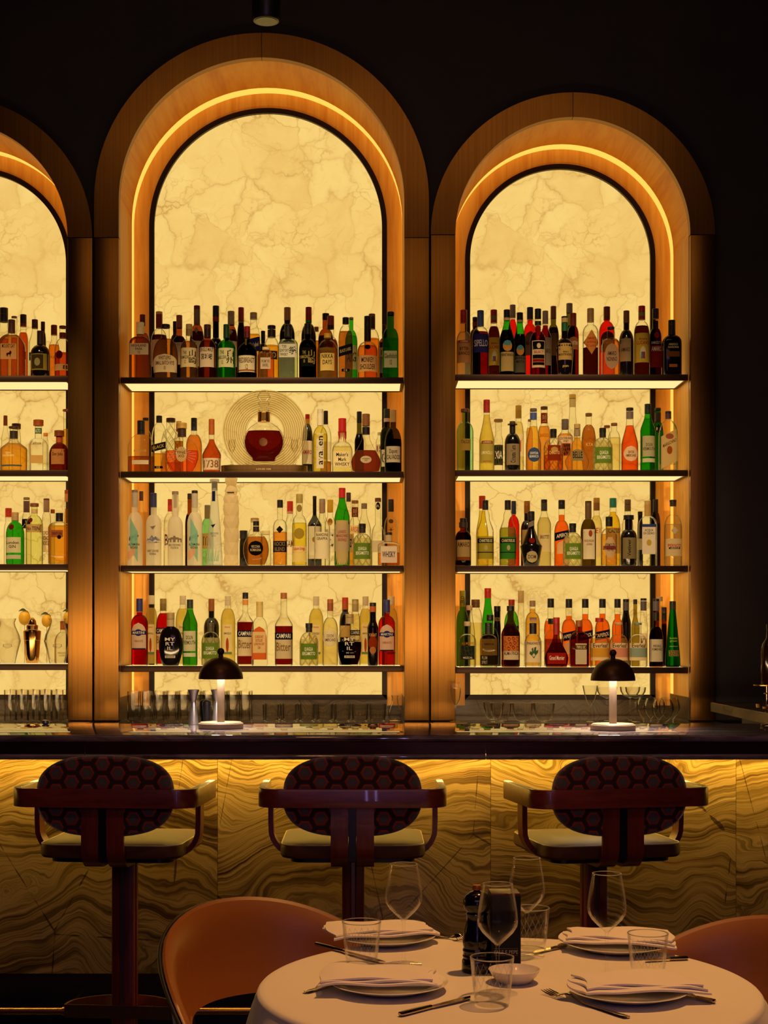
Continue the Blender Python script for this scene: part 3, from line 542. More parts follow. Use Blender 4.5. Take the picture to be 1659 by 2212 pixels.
R('tall', 2, 260, 1020, 5.184, [
 ('f', 163, 175, 200, 230, 66, 450, 540, 'r', 'f', None, 0, '#77685a', [(230, 390, .5, '#1c1418', 'VODKA', '#c9b8a0', 'rect', {'vert': 1, 'dx': .35}), (690, 780, .6, '#30261c', '', K_, 'lion'), (795, 870, .9, None, 'ALTAMURA\nVODKA', '#2a2018'), (590, 930, .5, '#8fc2a8', '', K_, 'rect', {'slant': -1.9, 'sub': 1}), (860, 960, .5, '#e8b48c', '', K_, 'rect', {'slant': .9, 'dx': -.3, 'sub': 1})], 'frosted bottle with dark lion emblem beside the oak side panel', {'foil': [(230, 390, '#a89a86')]}),
 ('b', 235, 95, 215, 320, 44, 420, 500, 'r', 'c', None, 0, '#4e2a2c', [], 'clear bottle with purple brown cap behind the first frosted bottle', {}),
 ('f', 373, 172, 235, 290, 66, 480, 545, 'r', 'f', None, 0, '#2a2c50', [(700, 800, .95, '#7c8096', '', K_, 'peaks'), (868, 940, .9, None, 'GREY GOOSE\nVODKA', '#26222a'), (600, 660, .4, '#8a7a70', '', K_, 'bird')], 'frosted bottle with navy cap and blue mountain print', {'foil': [(290, 395, '#2c2e52')]}),
 ('b', 555, 140, 303, 375, 46, 460, 560, 'r', 'c', None, 0, '#b52a20', [(650, 880, .9, '#f1e4c4', 'BIT', '#5a3a30')], 'clear bottle with red cap behind the frosted bottle', {'foil': [(375, 440, '#d8443a')]}),
 ('f', 615, 170, 215, 250, 70, 500, 560, 'r', 'f', None, 0, '#8a7458', [(250, 405, .5, '#b9a98a', '', K_, 'rect', {'dx': .1}), (715, 790, .9, '#8a7a64', '', K_, 'palace'), (805, 870, .95, None, 'BELVEDERE\nVODKA', '#5a4a3a')], 'frosted bottle with tan cap and grey palace print', {}),
 ('b', 775, 100, 240, 300, 46, 460, 540, 'r', 'b', 'drk', 480, '#2a1c18', [], 'dark brown bottle hidden behind the second lion bottle', {}),
 ('f', 833, 170, 206, 240, 66, 450, 540, 'r', 'f', None, 0, '#241c1c', [(242, 395, .55, '#1c1418', 'VODKA', '#c9b8a0', 'rect', {'vert': 1}), (690, 780, .6, '#30261c', '', K_, 'lion'), (795, 870, .9, None, 'ALTAMURA\nVODKA', '#2a2018'), (590, 930, .5, '#8fc2a8', '', K_, 'rect', {'slant': -1.9, 'sub': 1}), (860, 960, .5, '#e8b48c', '', K_, 'rect', {'slant': .9, 'dx': -.3, 'sub': 1})], 'frosted bottle with dark lion emblem beside the tapered bottle', {'foil': [(240, 395, '#b0a48e')]}),
 ('b', 975, 135, 370, 405, 62, 520, 600, 'r', 't', None, 0, '#7c7468', [(690, 860, .8, '#b08a4c', 'ITA', '#4a3a1c')], 'teal green bottle with grey cap', {'foil': [(405, 520, '#8a7a50')]}),
 ('f', 1055, 188, 78, 112, 62, 200, 950, 'cone', 'f2', None, 0, '#cfc6b4', [(215, 330, .5, '#20244c', '', K_, 'rect', {'dx': -.2}), (580, 640, .45, '#20244c', '', K_, 'bird', {'dx': -.2}), (675, 735, .8, None, 'GREY GOOSE\nALTIUS', '#4a4a50'), (830, 1000, .85, '#6fae86', '', K_, 'shards')], 'very tall tapering frosted bottle with silver stopper', {'cw': 108, 'foil': [(125, 205, '#8a8478')]}),
 ('b', 1380, 92, 655, 745, 80, 755, 800, 'r', 'k', None, 0, '#16110f', [(830, 960, .8, '#2a2018', '', K_)], 'small squat black bottle beside the white faceted tower', {'cw': 90}),
 ('b', 1505, 170, 515, 560, 90, 640, 720, 'r', 'c', None, 0, '#b59a68', [], 'clear bottle with tan stopper behind the oval amber flask', {}),
 ('f', 1520, 288, 550, 600, 66, 690, 860, 'o', 'c', 'amb', 722, '#17120f', [(772, 940, .58, '#17110f', 'VECCHIA\nROMAGNA', '#c9b490', 'oval')], 'oval amber flask with round black emblem', {'foil': [(610, 668, '#2e140c')], 'taper': .62, 'depth': .5}),
])
R('tall', 2, 560, 1020, 5.184, [
 ('b', 72, 120, 655, 700, 92, 740, 800, 'r', 'c', None, 0, '#d8c890', [], 'short clear bottle with pale stopper beside the oval amber flask', {}),
 ('f', 233, 158, 312, 345, 62, 530, 580, 'r', 'c', 'ora2', 672, '#17120f', [(605, 690, .5, '#241a14', '', K_, 'diamond'), (775, 900, .96, '#2a1c14', 'ROCKS\nBLEND', '#8a7a60')], 'pale orange bottle with black diamond emblem and black band', {'foil': [(345, 398, '#1c1612')]}),
 ('b', 345, 110, 327, 440, 66, 500, 580, 'r', 'c', None, 0, '#c2281c', [(680, 930, .95, '#f3e9cc', 'SAM', '#6a4a3a')], 'clear bottle with plain red capsule and white label', {'foil': [(440, 465, '#e0a090')]}),
 ('f', 450, 165, 245, 300, 72, 480, 575, 'r', 'c', 'yel', 570, '#a8924c', [(365, 450, .8, '#9a8440', '', K_, 'oval'), (630, 755, .68, '#a89238', '', K_, 'oval'), (830, 900, .95, '#f4d9a0', 'Liquore Strega', '#b3281c'), (905, 1010, .95, '#f1dc8a', '', '#8a6a2a')], 'yellow liqueur bottle with olive capsule and round gold emblem', {'foil': [(300, 345, '#9c8640')]}),
 ('b', 620, 160, 268, 300, 42, 470, 600, 'sl', 'k', None, 0, '#1c1712', [(610, 975, .95, '#efe2b8', '', K_), (730, 790, .3, '#a8842c', '', K_, 'oval')], 'black bottle with swing stopper and cream label', {}),
 ('b', 700, 90, 380, 460, 50, 520, 600, 'r', 'c', None, 0, '#e0b040', [], 'clear bottle with small yellow cap behind the swing stopper bottle', {}),
 ('f', 705, 176, 300, 345, 64, 470, 620, 'sl', 'c', None, 0, '#8a7a66', [(675, 975, .92, '#eee0bc', 'NARDINI\nGRAPPA', '#3a2a1c', 'rect', {'tv': (.7, .95)})], 'clear sloping bottle with grey capsule and cream label', {'foil': [(345, 455, '#8c6a52')]}),
 ('b', 795, 125, 310, 450, 64, 500, 600, 'r', 'c', None, 0, '#e3ac28', [(520, 600, .5, '#c98a3a', '', K_, 'oval'), (640, 900, .8, '#f1e6c4', 'S', '#5a4a3a')], 'clear bottle with plain yellow capsule', {}),
 ('f', 928, 172, 178, 210, 72, 292, 520, 'sl', 'g', None, 0, '#b01a1a', [(545, 1040, .99, '#d9b478', '', K_), (590, 890, .9, '#cdb48a', 'LUXARDO\nMARASCHINO\nORIGINALE', '#a02018', 'rect', {'tv': (.2, .95)})], 'green bottle wrapped in straw with red capsule', {'foil': [(210, 290, '#b01a1a')]}),
 ('b', 1000, 120, 230, 330, 50, 400, 520, 'r', 'c', 'gold', 640, '#44283a', [(700, 900, .9, '#f1e6c4', '0', K_)], 'clear and gold bottle with purple cap', {}),
 ('b', 1072, 130, 318, 350, 74, 520, 580, 'r', 'c', None, 0, '#94602c', [(395, 505, .98, '#8c3c14', 'BARSOL', '#efd6a0', 'rect', {'vert': 1}), (600, 690, .95, '#f0d8a0', 'ARSO', '#c96a1c')], 'clear bottle with brown cap and brown neck label', {}),
 ('f', 1155, 212, 578, 630, 68, 690, 770, 'r', 'cut', 'clo', 740, '#191410', [(798, 978, .86, '#6d8a30', 'QUAGLIA\nBERGAMOTTO', '#f1ecd0')], 'short cut glass bottle with green label beside the square flask', {'cw': 78, 'foil': [(632, 680, '#241c14')]}),
 ('b', 1175, 150, 350, 410, 62, 450, 640, 'sl', 'c', None, 0, '#8c7a62', [], 'clear sloping bottle with grey cork behind the cut glass bottle', {}),
 ('m', 1330, 150, 290, 332, 66, 590, 720, 'r', 'c', None, 0, '#6a3a20', [(340, 425, .75, '#2a2018', 'R', '#d9c8a0', 'oval'), (770, 900, .9, '#e0d4b0', '', K_)], 'slim clear bottle with round neck tag', {}),
 ('b', 1475, 150, 305, 345, 60, 490, 580, 'r', 'c', None, 0, '#2a1a16', [(600, 710, .5, '#3a2a1c', '', K_, 'tree'), (530, 580, .4, '#6a5234', '', K_, 'oval')], 'clear bottle with dark tree emblem by the oak panel', {'foil': [(345, 442, '#1c1412')]}),
 ('f', 1450, 246, 675, 705, 74, 780, 800, 's', 'c', 'ora', 905, '#20150f', [(835, 1020, .74, '#eee2cc', 'WHISKY', '#241c2a')], 'square flask labelled WHISKY at the shelf end', {'foil': [(706, 780, '#b09a70')]}),
])
LIMO = lambda fr=.62: [(618, 950, fr, '#ebd9a0', '', K_, 'rect'), (630, 662, fr * .7, None, 'limone', '#c9502c'), (700, 735, fr * .95, None, 'LIMONCELLO', '#4a3a2a'), (765, 930, fr * .32, '#b3502c', '', K_, 'oval'), (925, 950, fr * .98, '#6d8a5a', '', K_)]
MART = lambda y: [(y, y + 297, .83, '#efd9b8', '', K_, 'arch'), (y + 70, y + 148, .42, '#2a3a86', '', K_, 'oval'), (y + 88, y + 132, .85, '#27306e', 'MARTINI', '#f3e6c8'), (y + 185, y + 222, .66, None, 'VIBRANTE', '#b06a4a'), (y + 282, y + 297, .8, '#2a2a4a', '', K_)]
CAMP = lambda y0, y1, y2: [(y0, y1, .985, '#1c2140', 'CAMPARI', '#f3e8d0'), (y1 + 2, y2, .975, '#e8d6a4', 'Bitter', '#8a6a3a', 'rect', {'tv': (.4, .85)})]
MYRT = lambda: [(750, 920, .55, None, 'MY\nRT\nIL', '#e0d4c0'), (965, 992, .48, '#efe2cc', 'BEN YORGUNE', '#2a1c14')]
QUA = lambda y: [(y, y + 178, .86, '#6d8a30', 'QUAGLIA\nBERGAMOTTO', '#f1ecd0')]
R('tall', 3, 260, 1230, 5.184, [
 ('f', 215, 192, 328, 385, 70, 510, 560, 'r', 'c', 'red', 480, '#24286a', MART(600), 'red bottle with navy capsule and arched label by oak panel', {'foil': [(385, 475, '#24286a')]}),
 ('b', 346, 135, 292, 392, 70, 430, 540, 'r', 'c', 'lim', 430, '#e3d3ac', LIMO(), 'cloudy yellow bottle behind the first red bottle', {}),
 ('b', 480, 165, 328, 385, 70, 490, 600, 'r', 'c', 'red', 490, '#a08848', CAMP(655, 720, 900), 'red bottle with gold capsule behind the black oval flask', {'foil': [(385, 465, '#8c7438')]}),
 ('f', 563, 265, 485, 560, 84, 640, 800, 'o', 'k2', None, 0, '#a88c58', MYRT(), 'full black oval flask with white lettering', {'taper': .66, 'depth': .42, 'foil': [(562, 640, '#b09a70')]}),
 ('b', 700, 165, 295, 395, 68, 430, 540, 'r', 'c', 'lim', 440, '#e3d3ac', LIMO(), 'cloudy yellow bottle behind the green bottle', {}),
 ('f', 780, 168, 338, 385, 68, 440, 620, 'sl', 'g2', 'grnl', 450, '#20301c', [(690, 915, .985, '#ecdfb4', 'DOLIN\nVERMOUTH', '#4a4434', 'rect', {'tv': (.3, .8)}), (935, 978, .985, '#f1e8c8', '', K_)], 'green sloping bottle with ornate cream label and white band', {'foil': [(385, 438, '#22341c')]}),
 ('b', 1020, 172, 330, 380, 64, 540, 610, 'r', 'k', None, 0, '#a05a24', [], 'dark bottle with copper capsule behind the bar lamp', {'foil': [(380, 468, '#a05a24')]}),
 ('f', 1012, 210, 598, 650, 70, 700, 790, 'r', 'cut', 'clo', 765, '#4a4022', QUA(822), 'short cut glass bottle with green label behind the lamp shade', {'cw': 80, 'foil': [(650, 700, '#4a4022')]}),
 ('b', 1205, 165, 300, 405, 68, 440, 545, 'r', 'c', 'lim', 440, '#dccdaa', LIMO(), 'cloudy yellow bottle behind the lamp finial', {}),
 ('f', 1400, 188, 260, 330, 62, 480, 600, 'sl', 'c', 'cmp', 590, '#1c1410', CAMP(685, 755, 970), 'clear and dark red bottle with black pourer', {'foil': [(340, 400, '#c9823c')]}),
 ('f', 1560, 178, 360, 400, 72, 540, 660, 's', 'c', None, 0, '#c9ab58', [(640, 1010, .93, '#d9682c', '', K_, 'arch'), (700, 935, .82, '#efd690', "GORDON'S\nDISTILLED\nLONDON DRY\nGIN", '#9a2c14')], 'clear square gin bottle with orange and yellow label', {'foil': [(400, 535, '#c9b068')]}),
])
R('tall', 3, 560, 1230, 5.184, [
 ('f', 275, 203, 262, 330, 70, 480, 630, 'sl', 'c', 'cmp', 635, '#a4602c', CAMP(708, 785, 1000), 'clear and dark red bottle with brown cork', {}),
 ('b', 637, 165, 303, 405, 68, 440, 540, 'r', 'c', 'lim', 440, '#dccdaa', LIMO(), 'cloudy yellow bottle behind the second green labelled bottle', {}),
 ('f', 557, 212, 603, 655, 68, 705, 800, 'r', 'cut', 'clo', 780, '#1c1712', QUA(830), 'short cut glass bottle with green label beside the corked bottle', {'cw': 80, 'foil': [(655, 704, '#241c14')]}),
 ('f', 795, 172, 333, 380, 64, 540, 640, 'r', 'c', 'pal', 540, '#a8622c', [(670, 865, .95, '#f1e2bc', 'COCCHI\nAMERICANO', '#3a281c', 'oval')], 'pale yellow bottle with copper capsule and round white label', {'foil': [(380, 468, '#8c4a24')]}),
 ('b', 962, 130, 315, 378, 68, 480, 580, 'r', 'k', None, 0, '#c93a20', [(630, 760, .95, '#d9b060', '', K_)], 'dark bottle with bright red capsule and gold label', {'foil': [(378, 452, '#b8501c')]}),
 ('m', 1075, 115, 335, 390, 70, 480, 600, 'r', 'c', 'pal', 500, '#a89058', CAMP(680, 740, 900), 'pale bottle with gold capsule behind the half full oval flask', {'foil': [(390, 475, '#8c7844')]}),
 ('f', 1012, 270, 500, 540, 86, 640, 810, 'o', 'c', 'myr', 812, '#a88650', MYRT(), 'half full oval flask of black liqueur with white lettering', {'taper': .66, 'depth': .42, 'foil': [(542, 610, '#a8905c')]}),
 ('b', 1190, 140, 303, 405, 66, 440, 545, 'r', 'c', 'lim', 440, '#dccdaa', LIMO(), 'cloudy yellow bottle behind the half full oval flask', {}),
 ('f', 1272, 125, 373, 412, 70, 560, 660, 'sl', 'k2', None, 0, '#191611', [(690, 960, .97, '#a83c14', '', K_, 'diamond'), (705, 765, .9, None, 'YORGHET', '#d9b070'), (865, 945, .6, '#d98a4a', '', K_, 'oval')], 'slim dark bottle with orange flame label', {'taper': .92, 'foil': [(414, 478, '#b3541c')]}),
 ('f', 1428, 192, 342, 400, 70, 520, 575, 'r', 'c', 'redl', 490, '#24286a', MART(618), 'bright red bottle with navy capsule at the shelf end', {'foil': [(400, 485, '#24286a')]}),
 ('b', 1480, 150, 303, 400, 70, 440, 540, 'r', 'c', 'lim', 440, '#dccdaa', LIMO(), 'cloudy yellow bottle behind the bright red bottle', {}),
])
LUC = lambda y0, y1: [(y0, y1, .96, '#c9a63c', '', K_), (y0 + 55, y0 + 100, .7, None, 'Amaro', '#8c1c14'), (y0 + 95, y0 + 165, .93, None, 'LUCANO', '#a01c14'), (y0 + 175, y1 - 40, .36, '#e0cfa4', '', K_, 'oval'), (y0 + 250, y1 - 50, .2, '#4a7a94', '', K_, 'rect', {'dx': -.06}), (y0 + 250, y1 - 50, .12, '#a82c1c', '', K_, 'rect', {'dx': .12})]
R('low', 0, 970, 640, 6.144, [
 ('f', 195, 198, 185, 250, 84, 470, 570, 'r', 'c', 'pal', 480, '#9a1c14', [(600, 900, .92, '#a8784c', 'BITTER\nBIANCO', '#2a1810', 'rect', {'tv': (.35, .7)}), (600, 632, .7, '#8c1c14', 'LUXARDO', '#efd8b0')], 'pale gold bottle with red capsule and tan label', {'foil': [(250, 358, '#8c1a14')]}),
 ('b', 345, 150, 280, 330, 64, 440, 500, 'r', 'k', None, 0, '#15100e', [], 'black bottle with red neck band by the niche edge', {'foil': [(345, 400, '#7a1a14')]}),
 ('f', 418, 225, 192, 250, 84, 410, 500, 'r', 'c', 'rdk', 480, '#33447a', [(515, 765, .97, '#26265c', 'SIPELLO', '#b0a4a0', 'rect', {'tv': (.28, .72)})], 'dark red bottle with blue capsule and blue label', {'foil': [(250, 400, '#3a4a78')]}),
 ('b', 595, 165, 183, 260, 84, 400, 520, 'r', 'c', 'drk', 405, '#9a1a14', LUC(560, 930), 'dark bottle with red capsule and yellow label behind blue bottle', {'foil': [(262, 320, '#6d6a34'), (322, 358, '#8c1a14')]}),
 ('f', 768, 202, 182, 288, 82, 330, 590, 'sl', 'g', 'drk', 455, '#130f0e', [(755, 1010, .985, '#b89a60', 'FERNET-BRANCA', '#1c1410', 'rect', {'tv': (.76, .94)}), (600, 748, .6, '#c98a3c', '', K_, 'oval'), (602, 672, .5, '#4e8c94', '', K_, 'oval')], 'green necked dark bottle with eagle emblem and tan label', {'foil': [(290, 326, '#c2ab78')]}),
 ('b', 845, 130, 117, 200, 74, 330, 480, 'r', 'c', 'redl', 310, '#8c7c74', [], 'bright red bottle with grey capsule between two green necked bottles', {'foil': [(200, 290, '#8c7c74')]}),
 ('m', 940, 160, 220, 318, 80, 360, 590, 'sl', 'g', 'drk', 512, '#141110', [(805, 1025, .985, '#5c5444', 'BRANCA\nMENTA', '#14100e', 'rect', {'tv': (.58, .96)}), (660, 800, .62, '#c9843c', '', K_, 'oval'), (662, 728, .5, '#4e8c94', '', K_, 'oval')], 'green necked dark bottle with eagle emblem and grey label', {'foil': [(320, 352, '#b0a070')]}),
 ('b', 1075, 175, 150, 215, 80, 370, 450, 'r', 'c', 'redl', 320, '#252a4c', [(480, 800, .9, '#5a4a3c', 'MARTINI', '#1c1c24', 'arch')], 'bright red bottle with navy cap', {'foil': [(215, 310, '#262a50')]}),
 ('f', 1180, 208, 170, 300, 82, 470, 560, 'r', 'c', 'rdk', 400, '#151110', [(605, 962, .82, '#e0c49a', '', K_), (615, 722, .74, '#15110f', '', K_), (730, 785, .76, None, 'SELECT', '#8c1c14'), (792, 845, .74, '#171210', '', K_), (850, 888, .74, '#8c1c14', '', K_), (893, 930, .74, '#171210', '', K_), (640, 710, .25, '#e0c49a', '', K_, 'oval')], 'dark red bottle with black and cream panelled label', {'foil': [(335, 386, '#171110')]}),
 ('b', 1278, 165, 197, 290, 74, 400, 560, 'sl', 'c', 'rdk', 390, '#8a8078', [(560, 930, .92, '#8c7a68', 'AMARO', '#2a2018')], 'red bottle with silver grey capsule and grey label', {'foil': [(290, 368, '#8a8078')]}),
 ('b', 1385, 145, 135, 210, 72, 380, 480, 'r', 'G', 'drk', 420, '#7a4a24', [(500, 800, .9, '#6a4a28', '', K_)], 'dark bottle with tall brown capsule', {'foil': [(210, 298, '#7a4a24')]}),
 ('f', 1535, 232, 270, 292, 84, 560, 660, 'r', 'k2', None, 0, '#15110f', [(640, 860, .97, '#c9a15a', 'Amaro\nMONTENEGRO', '#241a10', 'rect', {'tv': (.25, .55)}), (925, 975, .5, None, 'gaspare', '#c9a84c')], 'round shouldered black bottle with tan label and cream neck band', {'foil': [(292, 352, '#c2a468'), (360, 468, '#1c5a2c')], 'taper': .82}),
])
R('low', 0, 1220, 640, 6.144, [
 ('b', 62, 160, 97, 170, 80, 280, 480, 'r', 'G', 'drk', 400, '#857c74', [], 'dark olive bottle with tall silver capsule', {'foil': [(170, 225, '#857c74')]}),
 ('m', 110, 155, 228, 300, 84, 400, 480, 'r', 'c', 'rdk', 410, '#7a2a16', [(550, 720, .9, '#a8683c', 'MARTINI', '#e0c8a0', 'arch')], 'dark red bottle with rust brown cap', {'foil': [(300, 400, '#7a2a16')]}),
 ('f', 342, 208, 165, 240, 86, 380, 440, 'r', 'c', 'drk', 690, '#a08048', [(460, 790, .98, '#c9823c', 'AMARO\nAVERNA\nSICILIANO', '#a8201a', 'diamond')], 'half full dark bottle with diamond label and tan capsule', {'foil': [(240, 345, '#94743c')]}),
 ('b', 558, 215, 142, 205, 84, 340, 430, 'r', 'c', 'redl', 318, '#6a2418', [(480, 760, .85, '#4a3428', 'MARTINI', '#d9c8a8', 'arch')], 'bright red bottle with red brown cap', {'foil': [(205, 315, '#6a2418')]}),
 ('f', 610, 232, 410, 440, 92, 560, 620, 's', 'c', 'ora', 592, '#2a201c', [(640, 985, .82, '#a88c6c', 'AMARO\nNONINO', '#241a14', 'oval')], 'orange bottle with oval grey label and glass neck', {}),
 ('m', 818, 195, 195, 265, 76, 450, 570, 'r', 'k', None, 0, '#6d4424', [(575, 880, .72, '#b09468', 'AMARO', '#3a2a1c', 'rect', {'dx': -.25})], 'dark wine shaped bottle with brown capsule and cream label', {'foil': [(265, 358, '#6d4424')]}),
 ('f', 1022, 208, 132, 212, 86, 340, 455, 'r', 'c', 'drk', 402, '#a01a14', LUC(505, 895), 'dark bottle with red capsule and yellow label by black bottles', {'foil': [(216, 272, '#6d6a34'), (274, 314, '#941a14')]}),
 ('m', 1205, 165, 168, 240, 82, 430, 500, 'r', 'c', 'drk', 330, '#161210', [(600, 660, .97, '#17110f', 'RAMAZZOTTI', '#e0d0b0'), (662, 955, .97, '#7a1a18', 'AMARO', '#e0c8a8', 'rect', {'tv': (.72, .95)}), (490, 570, .4, '#a8241c', '', K_, 'oval')], 'black bottle with dark red label and red seal', {'foil': [(240, 300, '#161210')]}),
 ('f', 1420, 240, 320, 390, 90, 520, 575, 's', 'k2', None, 0, '#15110f', [(635, 715, .72, None, 'AMARO\nNARDINI', '#cdb98c'), (748, 820, .7, '#7a4a20', '', K_), (918, 958, .45, '#b86a24', '', K_)], 'square black bottle with small orange panel at the shelf end', {'foil': [(392, 520, '#120e0d')]}),
])
R('low', 1, 970, 840, 6.144, [
 ('f', 212, 225, 268, 310, 84, 440, 530, 'r', 't2', None, 0, '#5a2c20', [(675, 830, .62, '#a07c3c', 'ITALICUS', '#3a2c14', 'rect', {'tv': (.6, .9)})], 'teal tinted bottle with tan label and brown stopper', {'cw': 112}),
 ('f', 500, 200, 147, 220, 82, 340, 700, 'sl', 'c', 'liml', 345, '#94201a', [(720, 995, .92, '#b3a44c', 'LIMONCELLO', '#efe0b0', 'rect', {'tv': (.35, .65)}), (700, 738, .72, '#8c2a1c', 'LUXARDO', '#efdcb4'), (960, 985, .7, None, 'ANTICO', '#b3301c')], 'tall tapering yellow bottle with red capsule', {'foil': [(220, 315, '#94201a')]}),
 ('b', 655, 125, 405, 440, 112, 620, 700, 'r', 'c', None, 0, '#9a7844', [(750, 1020, .97, '#4a4230', 'XIA', '#efe4c8', 'leafy')], 'clear bottle with flat tan stopper and dark leafy label', {'nwx': 84}),
 ('f', 842, 210, 432, 470, 72, 590, 690, 'r', 'k', None, 0, '#4e3a22', [(740, 1020, .97, '#a08a68', 'Chinotto Nero', '#17120e', 'rect', {'vert': 1})], 'black bottle with grey wood print label and cork', {'foil': [(474, 590, '#15110f')], 'plate': (468, 482, 130)}),
 ('b', 922, 140, 222, 290, 76, 440, 580, 'r', 'c', 'pal', 440, '#b8963c', [(610, 900, .95, '#f1e0b4', 'ET', '#c9641c')], 'pale yellow bottle with gold capsule', {'foil': [(290, 390, '#a8842c')]}),
 ('b', 1068, 90, 405, 435, 42, 500, 560, 'r', 'c', 'gold', 520, '#a08254', [], 'small tan capped bottle behind the blue oval label', {}),
 ('f', 1120, 205, 262, 300, 88, 420, 760, 'sl', 'c', 'yor', 500, '#5c5048', [(788, 982, .8, '#3c5484', 'SAVOIA\nBIANCO', '#efe4c8', 'oval')], 'golden tapering bottle with blue oval label', {'foil': [(320, 410, '#3c4c86')]}),
 ('b', 1262, 165, 237, 275, 90, 480, 560, 'r', 'c', 'ora2', 500, '#5a3820', [(325, 465, .98, '#9a3c1c', 'BARSOL', '#efd0a0', 'rect', {'vert': 1}), (590, 665, .95, None, 'BARSOL', '#a8581c')], 'orange bottle with rust red neck label', {}),
 ('f', 1385, 262, 535, 590, 82, 655, 760, 'r', 'cut', 'ora', 882, '#17120f', [(760, 965, .66, '#8c3418', 'CHINOTTO', '#efc878', 'rect', {'tv': (.4, .62)}), (785, 850, .36, '#c9a050', '', K_, 'oval')], 'short cut glass bottle with red brown label', {'cw': 90, 'foil': [(592, 650, '#1c1612')]}),
 ('b', 1540, 205, 405, 540, 90, 552, 640, 'sl', 'c', 'ora2', 600, '#584c46', [(640, 830, .98, '#ecd3a4', "COCKBURN'S\nPORT", '#2a1c14', 'rect', {'tv': (.55, .95)}), (735, 900, .6, '#9a3414', '', K_, 'leafy')], 'amber bottle with silver cap and cone shoulder', {}),
])
R('low', 1, 1220, 840, 6.144, [
 ('b', 103, 130, 75, 132, 86, 260, 640, 'sl', 'c', None, 0, '#c29c48', [(140, 250, .98, '#d3c48c', '', K_)], 'very tall clear bottle with gold cap', {'nwx': 86}),
 ('f', 165, 325, 468, 530, 80, 640, 940, 'pear', 'c', 'gold', 650, '#b0925a', [(805, 962, .62, '#8c8058', 'BELLE', '#241c14', 'arch')], 'pear shaped golden bottle with grey rounded label', {'taper': .78, 'depth': .4, 'foil': [(540, 628, '#8c7650')]}),
 ('b', 318, 200, 325, 365, 80, 480, 760, 'egg', 'c', 'amb2', 480, '#8c6434', [(720, 780, .6, None, 'KTA', '#e0b060')], 'egg shaped textured amber bottle', {'cw': 90, 'taper': .7}),
 ('f', 503, 264, 522, 580, 82, 650, 760, 'r', 'cut', 'clo', 690, '#1c1712', QUA(785)[:0] + [(785, 1000, .84, '#6d8a30', 'QUAGLIA\nBERGAMOTTO', '#f1ecd0')], 'short cut glass bottle with green label', {'cw': 92, 'foil': [(580, 645, '#241c14')]}),
 ('b', 560, 100, 487, 520, 78, 560, 640, 'r', 'c', None, 0, '#9a5a30', [], 'clear bottle with brown cap partly hidden by green label bottle', {'nwx': 56}),
 ('m', 655, 165, 455, 490, 80, 560, 650, 'r', 'c', 'pal', 650, '#7a4a2a', [], 'clear round shouldered bottle with short brown cap', {}),
 ('f', 862, 225, 253, 290, 92, 420, 760, 'sl', 'c', 'orr', 490, '#2c2018', [(770, 975, .82, '#ecd2a2', 'SAVOIA\nAMERICANO', '#241a18', 'oval')], 'orange red tapering bottle with round cream label', {'foil': [(305, 398, '#6d5c54')]}),
 ('f', 1102, 200, 203, 280, 82, 340, 560, 'sl', 'g', 'grnl', 400, '#1a2016', [(635, 910, .98, '#c9b88c', 'DOLIN\nVERMOUTH', '#4a4434', 'rect', {'tv': (.3, .65)}), (932, 985, .985, '#e0d4b0', '', K_)], 'green sloping bottle with ornate label and pale band', {'foil': [(280, 330, '#1c2418')]}),
 ('b', 1235, 150, 255, 288, 78, 440, 560, 'r', 'g', 'grnl', 450, '#17120f', [(480, 600, .8, '#1c1712', 'N', '#d9c48c', 'diamond')], 'green bottle with black neck label behind the pale label bottle', {'foil': [(320, 440, '#1c1612')]}),
 ('f', 1372, 238, 300, 330, 78, 420, 580, 's', 'c', 'pal', 1000, '#261a1c', [(590, 1020, .92, '#d3b478', 'MARASCHINO', '#4a3418', 'rect', {'slant': .5, 'tv': (.55, .8)}), (605, 680, .45, '#b0603c', '', K_, 'oval'), (770, 880, .3, '#a8581c', '', K_, 'oval')], 'clear bottle with large tan label at the shelf end', {'foil': [(332, 400, '#4a2c34')]}),
])
CHA = lambda c: [(683, 972, .985, c, '', K_), (700, 762, .985, '#1f1a10', 'CHARTREUSE', '#d9cfa0'), (878, 890, .985, '#2a2412', '', K_), (790, 860, .2, '#b9ac74', '', K_, 'oval')]
APE = lambda y: [(y, y + 110, .97, '#1a1c40', 'APEROL', '#efd8b0', 'rect', {'slant': .22}), (y + 130, y + 300, .7, '#d9b480', '', K_, 'arch')]
